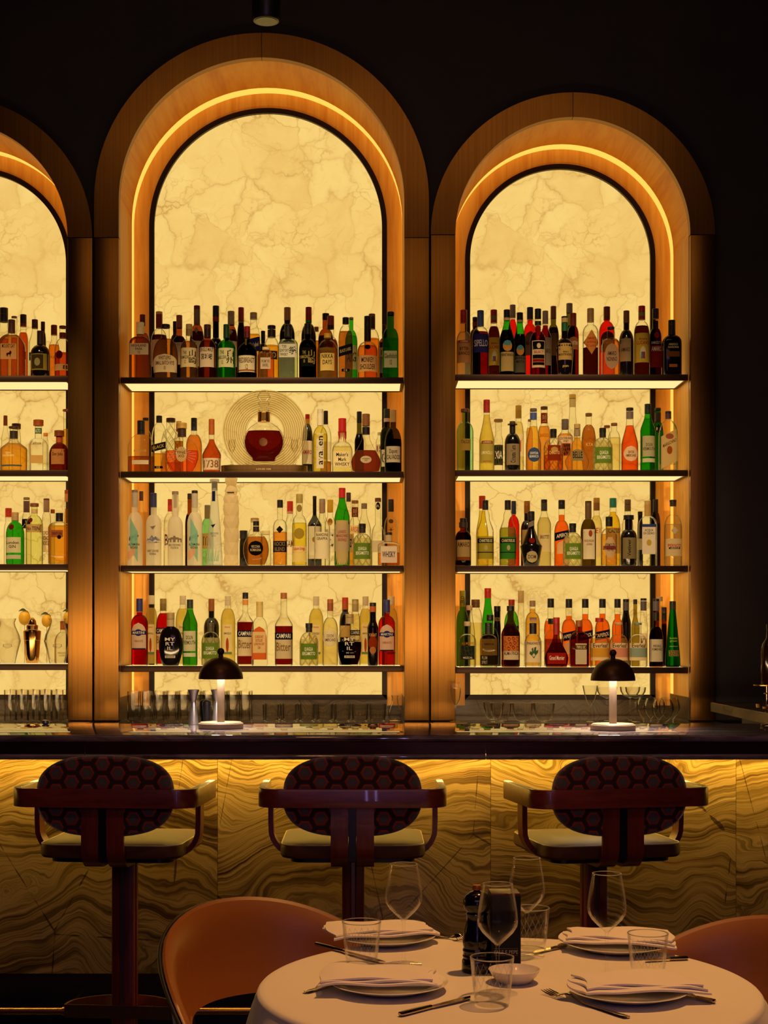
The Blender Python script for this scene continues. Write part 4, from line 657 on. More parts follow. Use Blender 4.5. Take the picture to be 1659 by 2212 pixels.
R('low', 2, 970, 1050, 6.144, [
 ('f', 188, 212, 428, 480, 84, 590, 660, 'r', 'b', 'drk', 620, '#171110', [(720, 990, .96, '#b3945c', 'AMARO', '#4a3420', 'rect', {'tv': (.65, .9)}), (945, 990, .965, '#8c4a1c', '', K_)], 'dark brown apothecary bottle with tan label', {'cw': 88, 'plate': (482, 552, 112)}),
 ('b', 440, 165, 132, 220, 82, 330, 640, 'sl', 'c', 'yel', 330, '#b3281c', [], 'tall yellow tapering bottle with red capsule', {'foil': [(220, 300, '#b3281c')]}),
 ('f', 482, 222, 190, 250, 76, 330, 590, 'pin', 'c', 'yel', 668, '#161210', CHA('#9c9234'), 'yellow liqueur bottle with black banded label', {'foil': [(250, 316, '#1a1512')]}),
 ('f', 780, 222, 190, 250, 78, 330, 590, 'pin', 'c', 'olv', 555, '#161210', CHA('#3a7a2c'), 'green liqueur bottle with black banded label', {'foil': [(250, 316, '#1a1512')]}),
 ('b', 858, 155, 200, 260, 60, 400, 480, 'r', 'c', 'redl', 380, '#262a50', [(620, 850, .8, '#a8482c', '', K_, 'arch')], 'bright red bottle with navy cap behind the green liqueur bottle', {'foil': [(260, 375, '#262a50')]}),
 ('b', 1035, 165, 200, 265, 76, 460, 530, 'r', 'k', None, 0, '#a4641e', [(585, 880, .85, '#b39458', '', K_)], 'dark bottle with copper capsule behind the round black bottle', {'foil': [(265, 365, '#94581c')]}),
 ('f', 1090, 296, 337, 390, 86, 560, 800, 'cone2', 'k2', None, 0, '#14110f', [(690, 766, .38, '#7a1a14', '', K_, 'oval'), (866, 1022, .6, '#cdb684', 'DOM', '#4a3824', 'oval'), (470, 540, .9, '#8c8068', '', K_, 'rect', {'slant': .4})], 'wide shouldered black bottle with red seal and round label', {'taper': .72, 'foil': [(390, 455, '#14110f')]}),
 ('b', 1262, 185, 180, 220, 78, 340, 510, 'sl', 'c', 'pal2', 420, '#171210', [(635, 880, .8, '#ddc692', 'BRIOTTET', '#4a3424', 'rect', {'tv': (.7, .92)})], 'clear bottle with black cap and plain tan label', {'foil': [(225, 332, '#3c3838')]}),
 ('b', 1495, 200, 187, 240, 84, 460, 570, 'r', 'c', 'orb', 385, '#161210', APE(605), 'bright orange bottle with slanted navy label', {'foil': [(240, 305, '#171310')]}),
])
R('low', 2, 1220, 1050, 6.144, [
 ('f', 105, 258, 497, 555, 84, 620, 740, 'r', 'cut', 'clo', 660, '#171310', [(765, 975, .84, '#6d8a30', 'QUAGLIA\nBERGAMOTTO', '#f1ecd0')], 'short cut glass bottle with green label in front of orange bottle', {'cw': 94, 'foil': [(555, 615, '#1c1612')]}),
 ('m', 312, 205, 200, 265, 82, 440, 570, 'r', 'G2', 'olv2', 440, '#5c4424', [(580, 975, .75, '#efdfb8', 'RINQUINQUIN\na la Peche', '#8c3a1c', 'rect', {'tv': (.42, .7)}), (590, 680, .25, '#a84a2c', '', K_, 'oval', {'dx': .15})], 'olive brown bottle with white fruit label', {'foil': [(265, 430, '#523c20')]}),
 ('b', 422, 145, 158, 225, 80, 400, 490, 'r', 'c', 'pal', 395, '#b3823c', [(550, 950, .95, '#ecd59c', 'LET', '#b3581c', 'rect', {'tv': (.8, .97)})], 'pale yellow bottle with tan capsule', {'foil': [(225, 325, '#8c5a2c')]}),
 ('b', 640, 195, 162, 230, 88, 380, 510, 'r', 'c', 'yel2', 345, '#1e7a6a', [(560, 900, .95, '#b08c44', 'CASSIS', '#4a3418', 'rect', {'tv': (.8, .97)})], 'yellow bottle with teal green capsule', {'foil': [(230, 285, '#1e7a6a')]}),
 ('f', 588, 213, 408, 470, 88, 565, 630, 'r', 'c', 'gold2', 640, '#171310', [(685, 955, .8, '#cdb088', 'VERMOUTH\nROYAL', '#4a2c24', 'shield'), (800, 850, .84, '#8c3a34', '', K_)], 'golden bottle with black cap and ornate shield label', {'foil': [(470, 535, '#1a1512')]}),
 ('b', 835, 150, 180, 245, 80, 400, 530, 'r', 'c', None, 0, '#6d5430', [], 'clear bottle with brown gold capsule behind the black bottle', {'foil': [(250, 335, '#6d5430')]}),
 ('f', 848, 218, 388, 448, 100, 580, 650, 'r', 'k', None, 0, '#15110f', [(690, 970, .97, '#8c7c54', 'Vetiver', '#14100e', 'rect', {'vert': 1, 'tb': (-.3, .1)})], 'black bottle with flared black stopper and wood print label', {'cw': 138}),
 ('b', 1000, 75, 340, 390, 60, 470, 560, 'r', 'k', None, 0, '#161210', [(700, 850, .9, '#b3a070', '', K_)], 'slim black bottle behind the lemon label', {}),
 ('f', 1100, 232, 195, 250, 80, 400, 465, 's', 'c', None, 0, '#b3945c', [(548, 910, .77, '#e2d3bc', 'ACQUA\nDI CEDRO', '#2a2024', 'rect', {'tv': (.72, .92)}), (512, 550, .8, '#34407c', '', K_), (715, 800, .28, '#c9a83c', '', K_, 'oval')], 'square clear bottle with white lemon label', {'foil': [(250, 395, '#a8823c')]}),
 ('b', 1205, 130, 178, 240, 66, 350, 480, 'r', 'G', 'olv2', 500, '#191511', [], 'dark olive wine bottle at the niche corner', {'foil': [(240, 345, '#191511')]}),
 ('f', 1437, 238, 185, 215, 84, 380, 510, 'r', 'c', 'pal2', 510, '#1a1210', [(705, 935, .9, '#dcc596', 'PERNOD', '#b3281c', 'rect', {'tv': (.5, .7)}), (820, 842, .62, '#17110f', 'ABSINTHE', '#e0cfa4'), (545, 650, .4, '#c9b890', '', K_, 'diamond')], 'pale bottle with flared black stopper at the shelf end', {'cw': 94, 'foil': [(215, 270, '#2a1c18')]}),
])
R('low', 3, 970, 1250, 6.144, [
 ('b', 178, 165, 160, 375, 74, 420, 540, 'r', 'g2', None, 0, '#9a9228', [(190, 365, .9, '#a89c30', 'LEBLON', '#3a3414', 'rect', {'vert': 1})], 'green bottle with long lime capsule by the oak panel', {}),
 ('m', 268, 150, 355, 420, 80, 440, 720, 'sl', 'c', None, 0, '#b08c6c', [], 'clear sloping bottle with pink beige capsule', {}),
 ('f', 245, 228, 570, 630, 90, 735, 800, 'r', 'c', None, 0, '#c2ab84', [(832, 888, .84, None, 'ALMOVIS', '#b3641c'), (890, 1072, .8, '#3c3c30', '', K_, 'leafy'), (1030, 1068, .7, None, 'MEZCAL', '#e0d4b8')], 'clear squat bottle with dark pictorial label', {}),
 ('b', 352, 175, 278, 385, 108, 400, 480, 'r', 'c', 'pal', 585, '#7a5228', [], 'clear jug with flared wooden stopper', {'nwx': 100}),
 ('b', 515, 150, 128, 180, 86, 280, 560, 'sl', 'g', None, 0, '#c21c18', [], 'bright green bottle with tall red capsule', {'foil': [(182, 258, '#c21c18')]}),
 ('b', 640, 95, 365, 440, 84, 580, 640, 'r', 'k', None, 0, '#16110f', [(515, 565, .8, '#b3945c', '5', '#17110f')], 'black capped bottle behind the oval black flask', {}),
 ('m', 545, 235, 480, 560, 90, 640, 740, 'o', 'c', 'drk', 738, '#15110f', [], 'round clear flask of black liqueur with black cap', {}),
 ('f', 525, 228, 585, 640, 94, 740, 800, 's', 'c', 'gold', 800, '#16120f', [(1018, 1145, .97, '#241d15', 'PLUM\nSPIRIT', '#b0a080', 'rect', {'tb': (-.9, -.2)}), (852, 885, .72, None, 'EMPIRICAL', '#1c1610')], 'square golden bottle with black cap and black lower label', {'foil': [(642, 738, '#16120f')]}),
 ('b', 830, 200, 278, 320, 78, 430, 590, 'r', 'g2', 'drk', 630, '#b3241c', [], 'dark green bottle with red cap behind the ribbed bottle', {'foil': [(320, 358, '#b3241c')]}),
 ('f', 817, 248, 362, 430, 84, 520, 740, 'sl', 'b', 'amb', 600, '#1a1210', [(762, 960, .97, '#d9803c', '', K_, 'leafy'), (962, 1076, .97, '#ecd6ae', 'ALMA FINCA', '#2a1c14', 'rect', {'tv': (.55, .95)})], 'ribbed brown bottle with colourful leafy label', {'cw': 102}),
 ('b', 955, 95, 160, 240, 78, 330, 620, 'sl', 'c', None, 0, '#c2a468', [], 'clear bottle with tan capsule beside the ribbed brown bottle', {'foil': [(240, 322, '#c2a468')], 'nwx': 76}),
 ('b', 1108, 195, 292, 372, 76, 450, 530, 'r', 'c', 'gold2', 400, '#a8866c', [(515, 575, .5, '#b39c84', '', K_)], 'golden bottle with pink grey capsule', {}),
 ('f', 1115, 222, 590, 640, 90, 735, 810, 'r', 'c', 'pal', 840, '#161210', [(830, 1110, .97, '#f0dcb8', 'PARAFANTE', '#3a2218', 'rect', {'tv': (.83, .97)}), (905, 1060, .55, '#4c6a44', '', K_, 'leaf3')], 'clear bottle with green fig leaf label and black cap', {'foil': [(640, 735, '#161210')]}),
 ('b', 1350, 180, 265, 325, 84, 520, 620, 'r', 'c', 'orb', 560, '#161210', [], 'clear necked orange bottle behind the black stoppered flask', {'foil': [(325, 385, '#1c1612')]}),
 ('m', 1390, 245, 530, 605, 100, 680, 740, 's', 'c', 'amb2', 800, '#181310', [], 'clear flask with square black stopper', {'cw': 158}),
 ('f', 1425, 320, 515, 600, 82, 745, 960, 'bell', 'b', 'cog', 850, '#a8201c', [(985, 1132, .78, '#a8201a', 'Grand Marnier', '#efd6c0', 'rect', {'tv': (.35, .75)})], 'round bellied dark bottle with red ribbon and red label', {'foil': [(600, 745, '#941a16')], 'depth': .42, 'taper': .9}),
])
EVE = lambda c: [(855, 1085, .94, '#efd8a8', 'Everleaf', '#3a2c24', 'rect', {'tv': (.74, .98)}), (920, 1042, .94, c, '', K_)]
R('low', 3, 1220, 1250, 6.144, [
 ('b', 55, 195, 270, 330, 84, 540, 620, 'r', 'c', 'orb', 495, '#161210', APE(705), 'first bright orange bottle, beside the red ribbon bottle', {'foil': [(330, 388, '#1c1612')]}),
 ('b', 272, 200, 270, 330, 84, 540, 620, 'r', 'c', 'orb', 470, '#161210', APE(700), 'bright orange bottle behind the copper capped square bottle', {'foil': [(330, 388, '#1c1612')]}),
 ('b', 500, 200, 270, 330, 84, 540, 620, 'r', 'c', 'orb', 465, '#161210', APE(690), 'bright orange bottle behind the red capped yellow bottle', {'foil': [(330, 388, '#1c1612')]}),
 ('b', 700, 150, 270, 330, 80, 540, 620, 'r', 'c', 'orb', 470, '#161210', [], 'bright orange bottle behind the pink printed bottle', {'foil': [(330, 388, '#1c1612')]}),
 ('f', 190, 248, 553, 640, 86, 700, 780, 's', 'b', 'amb2', 740, '#94501e', [(860, 1135, .6, '#e2cfa8', '', K_, 'rect', {'dx': .1}), (880, 940, .62, '#5a3c20', 'TRIPLE SEC', '#e0c890', 'rect', {'dx': .1})], 'square amber bottle with copper cap and white label', {}),
 ('f', 460, 256, 520, 575, 94, 735, 830, 'r', 'c', 'gold2', 790, '#a8241c', EVE('#e0a83c'), 'pale bottle with red cap and yellow printed label', {'cw': 112}),
 ('f', 715, 246, 585, 612, 92, 740, 830, 'r', 'c', 'gold2', 790, '#b3987c', EVE('#e09a7c'), 'pale bottle with grey stopper and pink printed label', {'cw': 104}),
 ('f', 970, 244, 585, 615, 92, 740, 830, 'r', 'c', None, 0, '#6a7c80', EVE('#9cb0a0'), 'clear bottle with blue grey stopper and grey green label', {'cw': 104}),
 ('b', 812, 130, 272, 306, 78, 430, 600, 'sl', 'k', None, 0, '#161210', [], 'black bottle with grey capsule behind the pink printed bottle', {'foil': [(310, 425, '#5c5458')]}),
 ('b', 935, 105, 275, 340, 50, 480, 640, 'sl', 'G2', None, 0, '#191a12', [], 'olive green bottle behind the grey green label', {}),
 ('b', 1045, 110, 262, 292, 78, 430, 660, 'sl', 'c', None, 0, '#17120f', [(725, 980, .9, '#f0dcb4', 'KT', '#3a281c')], 'clear bottle with grey capsule beside the cream label bottle', {'foil': [(300, 425, '#5c5458')]}),
 ('f', 1212, 184, 268, 300, 80, 640, 760, 'r', 'b', 'drk', 640, '#17120f', [(805, 1102, .94, '#f0deb8', 'PEDRO\nXIMENEZ', '#3a281c', 'rect', {'tv': (.5, .75)})], 'slim dark brown bottle with large cream label', {'foil': [(300, 428, '#5a5056'), (445, 560, '#1c1210')]}),
 ('b', 1262, 90, 240, 300, 72, 480, 640, 'sl', 'c', None, 0, '#b09a80', [], 'clear bottle with pink beige cap behind the cream label bottle', {}),
 ('m', 1318, 70, 380, 560, 66, 600, 640, 'r', 'b', 'drk', 600, '#1a1110', [], 'slim dark red bottle beside the tapering green bottle', {}),
 ('f', 1432, 214, 300, 345, 80, 420, 1120, 'cone', 'g3', None, 0, '#161a12', [(770, 855, .8, None, 'bottle\ngreen', '#a8b83c'), (950, 1030, .7, '#8ca83c', '', K_, 'leafy'), (885, 910, .8, None, 'elderflower', '#b3b88c')], 'tapering emerald green bottle at the shelf end', {'foil': [(345, 418, '#1c2a18')]}),
])
R('far', 0, 0, 640, 9.76, [
 ('b', 80, 190, 250, 550, 170, 640, 760, 'r', 'c', 'ora', 900, '#1c1410', [], 'clear bottle with very large black cap', {}),
 ('b', 300, 130, 425, 460, 110, 760, 900, 'r', 'c', 'ora', 880, '#8c5a2c', [], 'bottle with brown cork behind the square amber bottle', {}),
 ('f', 245, 545, 500, 555, 140, 800, 1010, 's', 'c', 'amb', 840, '#4a2412', [(1040, 1368, .62, '#c9985c', 'MOUNT GAY', '#241408', 'rect', {'dx': -.05, 'tv': (.72, .97)}), (1190, 1320, .2, '#3c1c0c', '', K_, 'lion', {'dx': .0})], 'broad square amber bottle with tan label', {'foil': [(560, 775, '#4a2214')]}),
 ('b', 492, 195, 390, 470, 128, 770, 870, 's', 'c', 'cogr', 770, '#2a1810', [], 'square red orange bottle with black cap', {'foil': [(470, 575, '#2a1a12'), (580, 645, '#7a2410')]}),
 ('b', 735, 250, 495, 600, 122, 720, 1000, 'sl', 'c', None, 0, '#4a2412', [(1200, 1370, .9, '#2c6a7c', 'C', '#efe4c8')], 'clear jug with dark brown cap marked thirty', {'foil': [(600, 685, '#4a2412')]}),
 ('f', 850, 410, 735, 840, 132, 1030, 1190, 'r', 'k2', None, 0, '#3a1c10', [(1240, 1585, .94, '#a8923c', '', K_), (1260, 1560, .6, '#4a3a1c', '', K_, 'rect', {'dx': -.12}), (1330, 1500, .3, '#a89a68', '', K_, 'oval', {'dx': -.12})], 'round shouldered black bottle with olive portrait label', {'foil': [(840, 1020, '#2e1a10')]}),
 ('b', 905, 130, 540, 700, 84, 760, 900, 'r', 'k', None, 0, '#3a1a10', [], 'dark slim necked bottle behind the portrait label bottle', {}),
 ('b', 1140, 230, 612, 720, 124, 960, 1070, 'r', 'c', 'ora', 1030, '#6a2a14', [(1260, 1350, .8, None, 'RE', '#d9a070')], 'bright orange bottle with red brown cap', {'foil': [(720, 822, '#6a2a14')]}),
 ('f', 1325, 345, 628, 682, 136, 900, 1120, 'r', 'c', 'cogr', 1205, '#6a3418', [(1455, 1590, .85, '#e0b470', '8', '#3a1c10', 'rect', {'tb': (.2, .9)}), (1170, 1350, .42, '#5c140c', '', K_, 'oval', {'dx': -.25})], 'red amber bottle with round dark seal by the brass frame', {'cw': 150, 'foil': [(775, 890, '#6a1c10')]}),
])
R('far', 1, 0, 850, 9.76, [
 ('b', 115, 170, 468, 560, 80, 680, 950, 'sl', 'c', None, 0, '#7a3410', [], 'tall clear sloping bottle with brown capsule', {'foil': [(560, 678, '#7a3410')]}),
 ('f', 290, 570, 700, 740, 165, 970, 1180, 'sl', 'c', 'gold', 1060, '#3a1c10', [(1250, 1370, .55, None, 'GRAN\nCENTENARIO', '#f0dca0', 'rect', {'dx': -.2}), (1530, 1562, .75, '#44606c', '', K_)], 'broad golden bottle with black neck band', {'cw': 215, 'foil': [(795, 955, '#2e241a')]}),
 ('b', 345, 190, 640, 750, 150, 800, 950, 'r', 'c', None, 0, '#3a1a0e', [], 'clear bottle with dark cap behind the broad golden bottle', {'cw': 190}),
 ('f', 810, 378, 560, 685, 145, 950, 1060, 's', 'c', None, 0, '#94440e', [(735, 858, .98, '#4c7a54', 'ALTO', '#f0e4c0'), (1320, 1490, .7, '#d3a860', '', K_), (1020, 1110, .6, None, 'altos', '#5a3a2c')], 'square clear bottle with green neck label and orange cap', {'cw': 215}),
 ('b', 960, 120, 835, 900, 90, 960, 1060, 'r', 'c', None, 0, '#c97a2c', [], 'small clear bottle with round orange cork', {}),
 ('f', 1250, 430, 785, 910, 135, 1050, 1270, 'r', 'b', 'amb2', 1080, '#7a3a0e', [(1190, 1512, .64, '#c98a4c', 'Don Julio', '#3a1c10', 'rect', {'tv': (.5, .78)})], 'squat brown bottle with mushroom stopper and tan label', {'cw': 210, 'foil': [(935, 1045, '#a8481c')]}),
 ('b', 1420, 200, 340, 378, 160, 740, 860, 'r', 'c', 'gold2', 760, '#8c3c14', [], 'tall clear and gold bottle by the brass frame', {'cw': 200}),
])
R('far', 2, 0, 1050, 9.76, [
 ('b', 180, 190, 468, 560, 132, 780, 900, 'r', 'c', None, 0, '#c9381c', [], 'clear bottle with red capsule behind the green bottle', {'foil': [(560, 655, '#d3401c')]}),
 ('f', 320, 385, 555, 650, 138, 760, 960, 'r', 'g', None, 0, '#b3925c', [(1090, 1415, .85, '#efd8b0', 'London\nGIN', '#4a2c1c', 'rect', {'tv': (.3, .75), 'dx': -.1}), (1460, 1545, .85, '#dcc8ac', '', K_, 'rect', {'dx': -.1}), (815, 935, .36, '#6a1c14', '', K_, 'oval', {'dx': -.28})], 'vivid green bottle with dark red seal', {'foil': [(650, 730, '#a8845c')]}),
 ('b', 560, 200, 240, 290, 124, 560, 760, 'r', 'c', None, 0, '#8c7450', [(700, 900, .9, '#1c1a17', 'A', '#e0d4b8')], 'clear bottle with tall grey capsule and black label', {'foil': [(320, 555, '#6a4a4c')]}),
 ('f', 725, 358, 365, 435, 130, 620, 770, 'r', 'ygl', None, 0, '#7a4030', [(815, 985, .95, '#c9a468', 'No TEN', '#3a2c24', 'rect', {'tv': (.25, .7)}), (680, 782, .3, '#6a1a12', '', K_, 'oval', {'dx': -.32})], 'fluted pale green bottle with tan band and red seal', {'cw': 182, 'foil': [(490, 575, '#c2a070')]}),
 ('b', 980, 190, 265, 300, 118, 560, 700, 'r', 'c', None, 0, '#6a3a2c', [(870, 1400, .95, '#f4e2bc', 'FORDS\nROAD\nBOOZ', '#6a3424', 'rect', {'tv': (.2, .92)})], 'tall clear bottle with pink lettered white label', {'foil': [(300, 550, '#a88a78')]}),
 ('b', 1110, 100, 495, 575, 86, 640, 780, 'r', 'c', 'mint', 800, '#b35c1c', [], 'slim clear bottle with copper stopper', {}),
 ('f', 1252, 430, 570, 745, 150, 755, 800, 's', 'c', 'gold', 840, '#1a1210', [(940, 1090, .6, '#a0603c', 'SEVENTY ONE', '#3a1c14', 'rect', {'dx': -.08}), (1045, 1130, .2, '#17110f', '', K_, 'oval', {'dx': .15})], 'square golden flask with black cube cap and copper label', {'cw': 158}),
 ('b', 1425, 150, 85, 170, 120, 500, 780, 'sl', 'c', 'ora2', 480, '#a83c10', [], 'tall orange bottle with orange cap by the brass frame', {'foil': [(170, 330, '#c9884c')]}),
])
# ------------------------------------------------------------------ bottles: builder
GL = {'c': (.955, .955, .92), 'g': (.16, .62, .10), 'g2': (.30, .66, .12), 'g3': (.04, .36, .06), 'G': (.30, .27, .07), 'G2': (.55, .46, .16),
      'b': (.52, .22, .06), 't': (.50, .80, .55), 't2': (.62, .90, .70), 'y': (.90, .84, .40), 'ygl': (.88, .90, .62), 'cut': (.97, .96, .90)}
LQ = {'amb': (.72, .42, .15), 'amb2': (.68, .38, .12), 'ora': (.90, .48, .14), 'ora2': (.93, .60, .20), 'red': (.70, .05, .03), 'redl': (.90, .10, .05), 'drk': (.20, .055, .025),
      'cog': (.48, .12, .04), 'cogr': (.76, .27, .07), 'gold': (.96, .66, .16), 'gold2': (.95, .70, .24), 'yel': (.95, .84, .22), 'yel2': (.96, .78, .14), 'pal': (.96, .90, .60), 'pal2': (.86, .80, .52),
      'mint': (.80, .90, .66), 'grnl': (.60, .85, .45), 'lim': (.95, .86, .42), 'liml': (.95, .88, .25), 'clo': (.93, .92, .62), 'cmp': (.42, .06, .04), 'orb': (1.0, .40, .08), 'orr': (.97, .33, .08),
      'yor': (.97, .74, .22), 'rdk': (.42, .05, .05), 'myr': (.10, .03, .03), 'olv': (.62, .62, .16), 'olv2': (.5, .42, .12)}
def gmat(g):
    if g == 'k': return plain('#100c0a', 0.14, 0.0, 0.5)
    if g == 'k2': return plain('#0d0809', 0.10, 0.0, 0.5)
    if g == 'f': return glassy((.95, .93, .86), .55, .25, 0.62, (.88, .82, .70))
    if g == 'f2': return glassy((.92, .93, .92), .5, .3, 0.30, (.80, .82, .82))
    return glassy(GL[g], .34, .7, cut=(g == 'cut'))
def lmat(l):
    if l in ('lim', 'liml', 'clo'): return glassy(LQ[l], .75, .0, 0.35, (.95, .82, .35) if l != 'clo' else (.9, .85, .55))
    if l in ('drk', 'myr', 'rdk', 'cmp', 'red'): return glassy(LQ[l], .42, .0)
    return glassy(LQ[l], .45, .0, {'cog': .26, 'amb': .07, 'amb2': .07, 'cogr': .08, 'ora': .11, 'ora2': .13, 'orb': .10, 'orr': .10, 'redl': .09}.get(l, .15), tuple(min(1, c ** .8) for c in LQ[l]))
SH = {'r': (1.0, 2.0), 's': (.86, 6.0), 'o': (.6, 2.0), 'd': (.5, 2.4), 'fan': (.34, 2.2), 'bell': (.4, 2.2), 'sl': (1.0, 2.0), 'cone': (1.0, 2.0), 'pear': (.45, 2.0), 'egg': (.9, 2.0), 'pin': (1.0, 2.0), 'cone2': (1.0, 2.0)}
def body_profile(H, hw, nw, znb, zsb, ztop, shape, taper):
    """[(z, half width, 0 round..1 full section)] from the base up"""
    n2 = nw / 2; P = []
    bw = hw * taper; r0 = min(0.006, hw * .25)
    if shape in ('fan', 'o', 'bell', 'pear', 'egg'):
        for i in range(15):
            u = i / 14
            if shape == 'bell':
                f = (.86 + .14 * math.sin(PI * min(1, u * 1.6))) if u < .3 else None
                z = znb * u
                if f is None:
                    q = (u - .3) / .7; f = .985 - (.985 - n2 / hw) * (q * q * (3 - 2 * q)) ** .8
            elif shape == 'pear':
                z = znb * u
                if u < .28: f = taper + (1 - taper) * math.sin(PI / 2 * u / .28)
                else:
                    q = (u - .28) / .72; f = 1 - (1 - n2 / hw) * (q * q * (3 - 2 * q)) ** .7
                if .66 < u < .90: f += .10 * math.sin(PI * (u - .66) / .24)
            else:
                pk = max(.25, min(.75, zsb / znb)) if shape != 'o' else .5
                z = znb * u
                if u < pk: f = taper + (1 - taper) * math.sin(PI / 2 * u / pk) ** .9 if shape != 'fan' else .62 + .38 * math.sin(PI / 2 * u / pk)
                else:
                    q = (u - pk) / (1 - pk); f = n2 / hw + (1 - n2 / hw) * math.sqrt(max(0, 1 - q * q)) if u < 1 else n2 / hw
            P.append((z, hw * f, 1.0 if f * hw > n2 * 1.15 else .5))
    elif shape in ('cone', 'sl', 'cone2', 'pin'):
        P = [(0, bw * .93, 1), (r0, bw, 1)]
        if shape == 'cone':
            for i in range(9):
                u = i / 8; P.append((zsb * .05 + (znb - zsb * .05) * u, bw + (n2 - bw) * (u ** 1.15), 1))
        else:
            P.append((zsb * .6, hw * (1 + taper) / 2 if taper < 1 else hw, 1))
            for i in range(10):
                u = i / 9
                f = {'sl': (u * u * (3 - 2 * u)) ** .85, 'cone2': u ** .75, 'pin': (u * u * (3 - 2 * u)) ** .62}[shape]
                w = hw + (n2 - hw) * f
                if shape == 'pin': w += n2 * .35 * math.sin(PI * max(0, (u - .6) / .4))
                P.append((zsb + (znb - zsb) * u, w, 1))
    else:
        P = [(0, bw * .93, 1), (r0, bw, 1)]
        if taper < 1: P.append((zsb * .45, (hw + bw) / 2, 1))
        P.append((zsb * .86, hw, 1))
        for i in range(8):
            u = i / 7; a = PI / 2 * u
            x = 1 - math.cos(a); z = math.sin(a)
            w = hw - (hw - n2) * x; P.append((zsb * .9 + (znb - zsb * .9) * (.72 * z + .28 * u), w, 1 - .8 * u))
    if ztop > P[-1][0] + .002: P += [((P[-1][0] + ztop) / 2, n2, 0), (ztop, n2 * 1.0, 0)]
    return P
class Sec:
    def __init__(s, P, dr, ex): s.P = P; s.dr = dr; s.ex = ex
    def at(s, z):
        P = s.P
        if z <= P[0][0]: w, k = P[0][1], P[0][2]
        elif z >= P[-1][0]: w, k = P[-1][1], P[-1][2]
        else:
            for (a, b) in zip(P, P[1:]):
                if a[0] <= z <= b[0]:
                    u = (z - a[0]) / max(1e-9, b[0] - a[0]); w = a[1] + (b[1] - a[1]) * u; k = a[2] + (b[2] - a[2]) * u; break
        return w, s.depth(w, k), 2.0 + (s.ex - 2.0) * k
    def depth(s, w, k):
        full = w * s.dr; n = s.P[-1][1]
        d = min(w, max(full, n * .9)) if s.dr < 1 else w
        return d * k + w * (1 - k) if s.dr >= .8 else d
    def ring(s, z, n, grow=0.0):
        w, d, e = s.at(z); w += grow; d += grow; R_ = []
        for i in range(n):
            a = 2 * PI * i / n; c, q = math.cos(a), math.sin(a)
            R_.append((w * math.copysign(abs(c) ** (2 / e), c), d * math.copysign(abs(q) ** (2 / e), q), z))
        return R_
    def front(s, x, z, grow=0.0):
        w, d, e = s.at(z); u = min(1, abs(x) / max(w, 1e-6))
        return -(d * max(0.0, 1 - u ** e) ** (1 / e) + grow)
def skin(rings, caps=True):
    n = len(rings[0]); V = [v for r in rings for v in r]; Fc = []
    for j in range(len(rings) - 1):
        for i in range(n):
            k = (i + 1) % n; Fc.append((j * n + i, j * n + k, (j + 1) * n + k, (j + 1) * n + i))
    if caps: Fc += [tuple(range(n - 1, -1, -1)), tuple(range((len(rings) - 1) * n, len(rings) * n))]
    return V, Fc
# text outlines, made once each while the scene is still small
_TX = {}
def text_shape(txt, bold=0.012):
    if txt in _TX: return _TX[txt]
    cu = bpy.data.curves.new('t', 'FONT'); cu.body = txt; cu.align_x = 'CENTER'; cu.resolution_u = 2; cu.offset = bold; cu.space_line = 0.95
    o = bpy.data.objects.new('t', cu); C.objects.link(o)
    dg = bpy.context.evaluated_depsgraph_get(); me = bpy.data.meshes.new_from_object(o.evaluated_get(dg))
    V = [(v.co.x, v.co.y) for v in me.vertices]; Fc = [tuple(p.vertices) for p in me.polygons]
    bpy.data.objects.remove(o); bpy.data.curves.remove(cu); bpy.data.meshes.remove(me)
    if V:
        xs_ = [v[0] for v in V]; ys_ = [v[1] for v in V]; b = (min(xs_), max(xs_), min(ys_), max(ys_))
    else: b = (0, 1, 0, 1)
    _TX[txt] = (V, Fc, b); return _TX[txt]
def fitted_text(txt, w, h, vert=False):
    """text outline centred on the origin, filling a box w by h (each line keeps its place; squeezed at most 2 to 1)"""
    V, Fc, b = text_shape(txt)
    if not V: return [], []
    if vert: w, h = h, w
    sx = w / (b[1] - b[0]); sy = h / (b[3] - b[2]); sx = min(sx, sy * 1.7); sy = min(sy, sx * 2.4)
    cx, cy = (b[0] + b[1]) / 2, (b[2] + b[3]) / 2
    P = [((x - cx) * sx, (y - cy) * sy) for x, y in V]
    if vert: P = [(-y, x) for x, y in P]
    return P, Fc
def outline(shape, v):
    """half width 0..1 of a label outline at height v 0..1"""
    if shape == 'oval': return math.sqrt(max(0.0, 1 - (2 * v - 1) ** 2))
    if shape == 'diamond': return 1 - abs(2 * v - 1)
    if shape == 'arch': return 1.0 if v < .62 else math.sqrt(max(0.0, 1 - ((v - .62) / .38) ** 2) * .999 + .001)
    if shape == 'shield': return (1 - .55 * (.5 - v) / .5 if v < .5 else 1 - .55 * (v - .5) / .5) if v < .9 else .4
    return 1.0
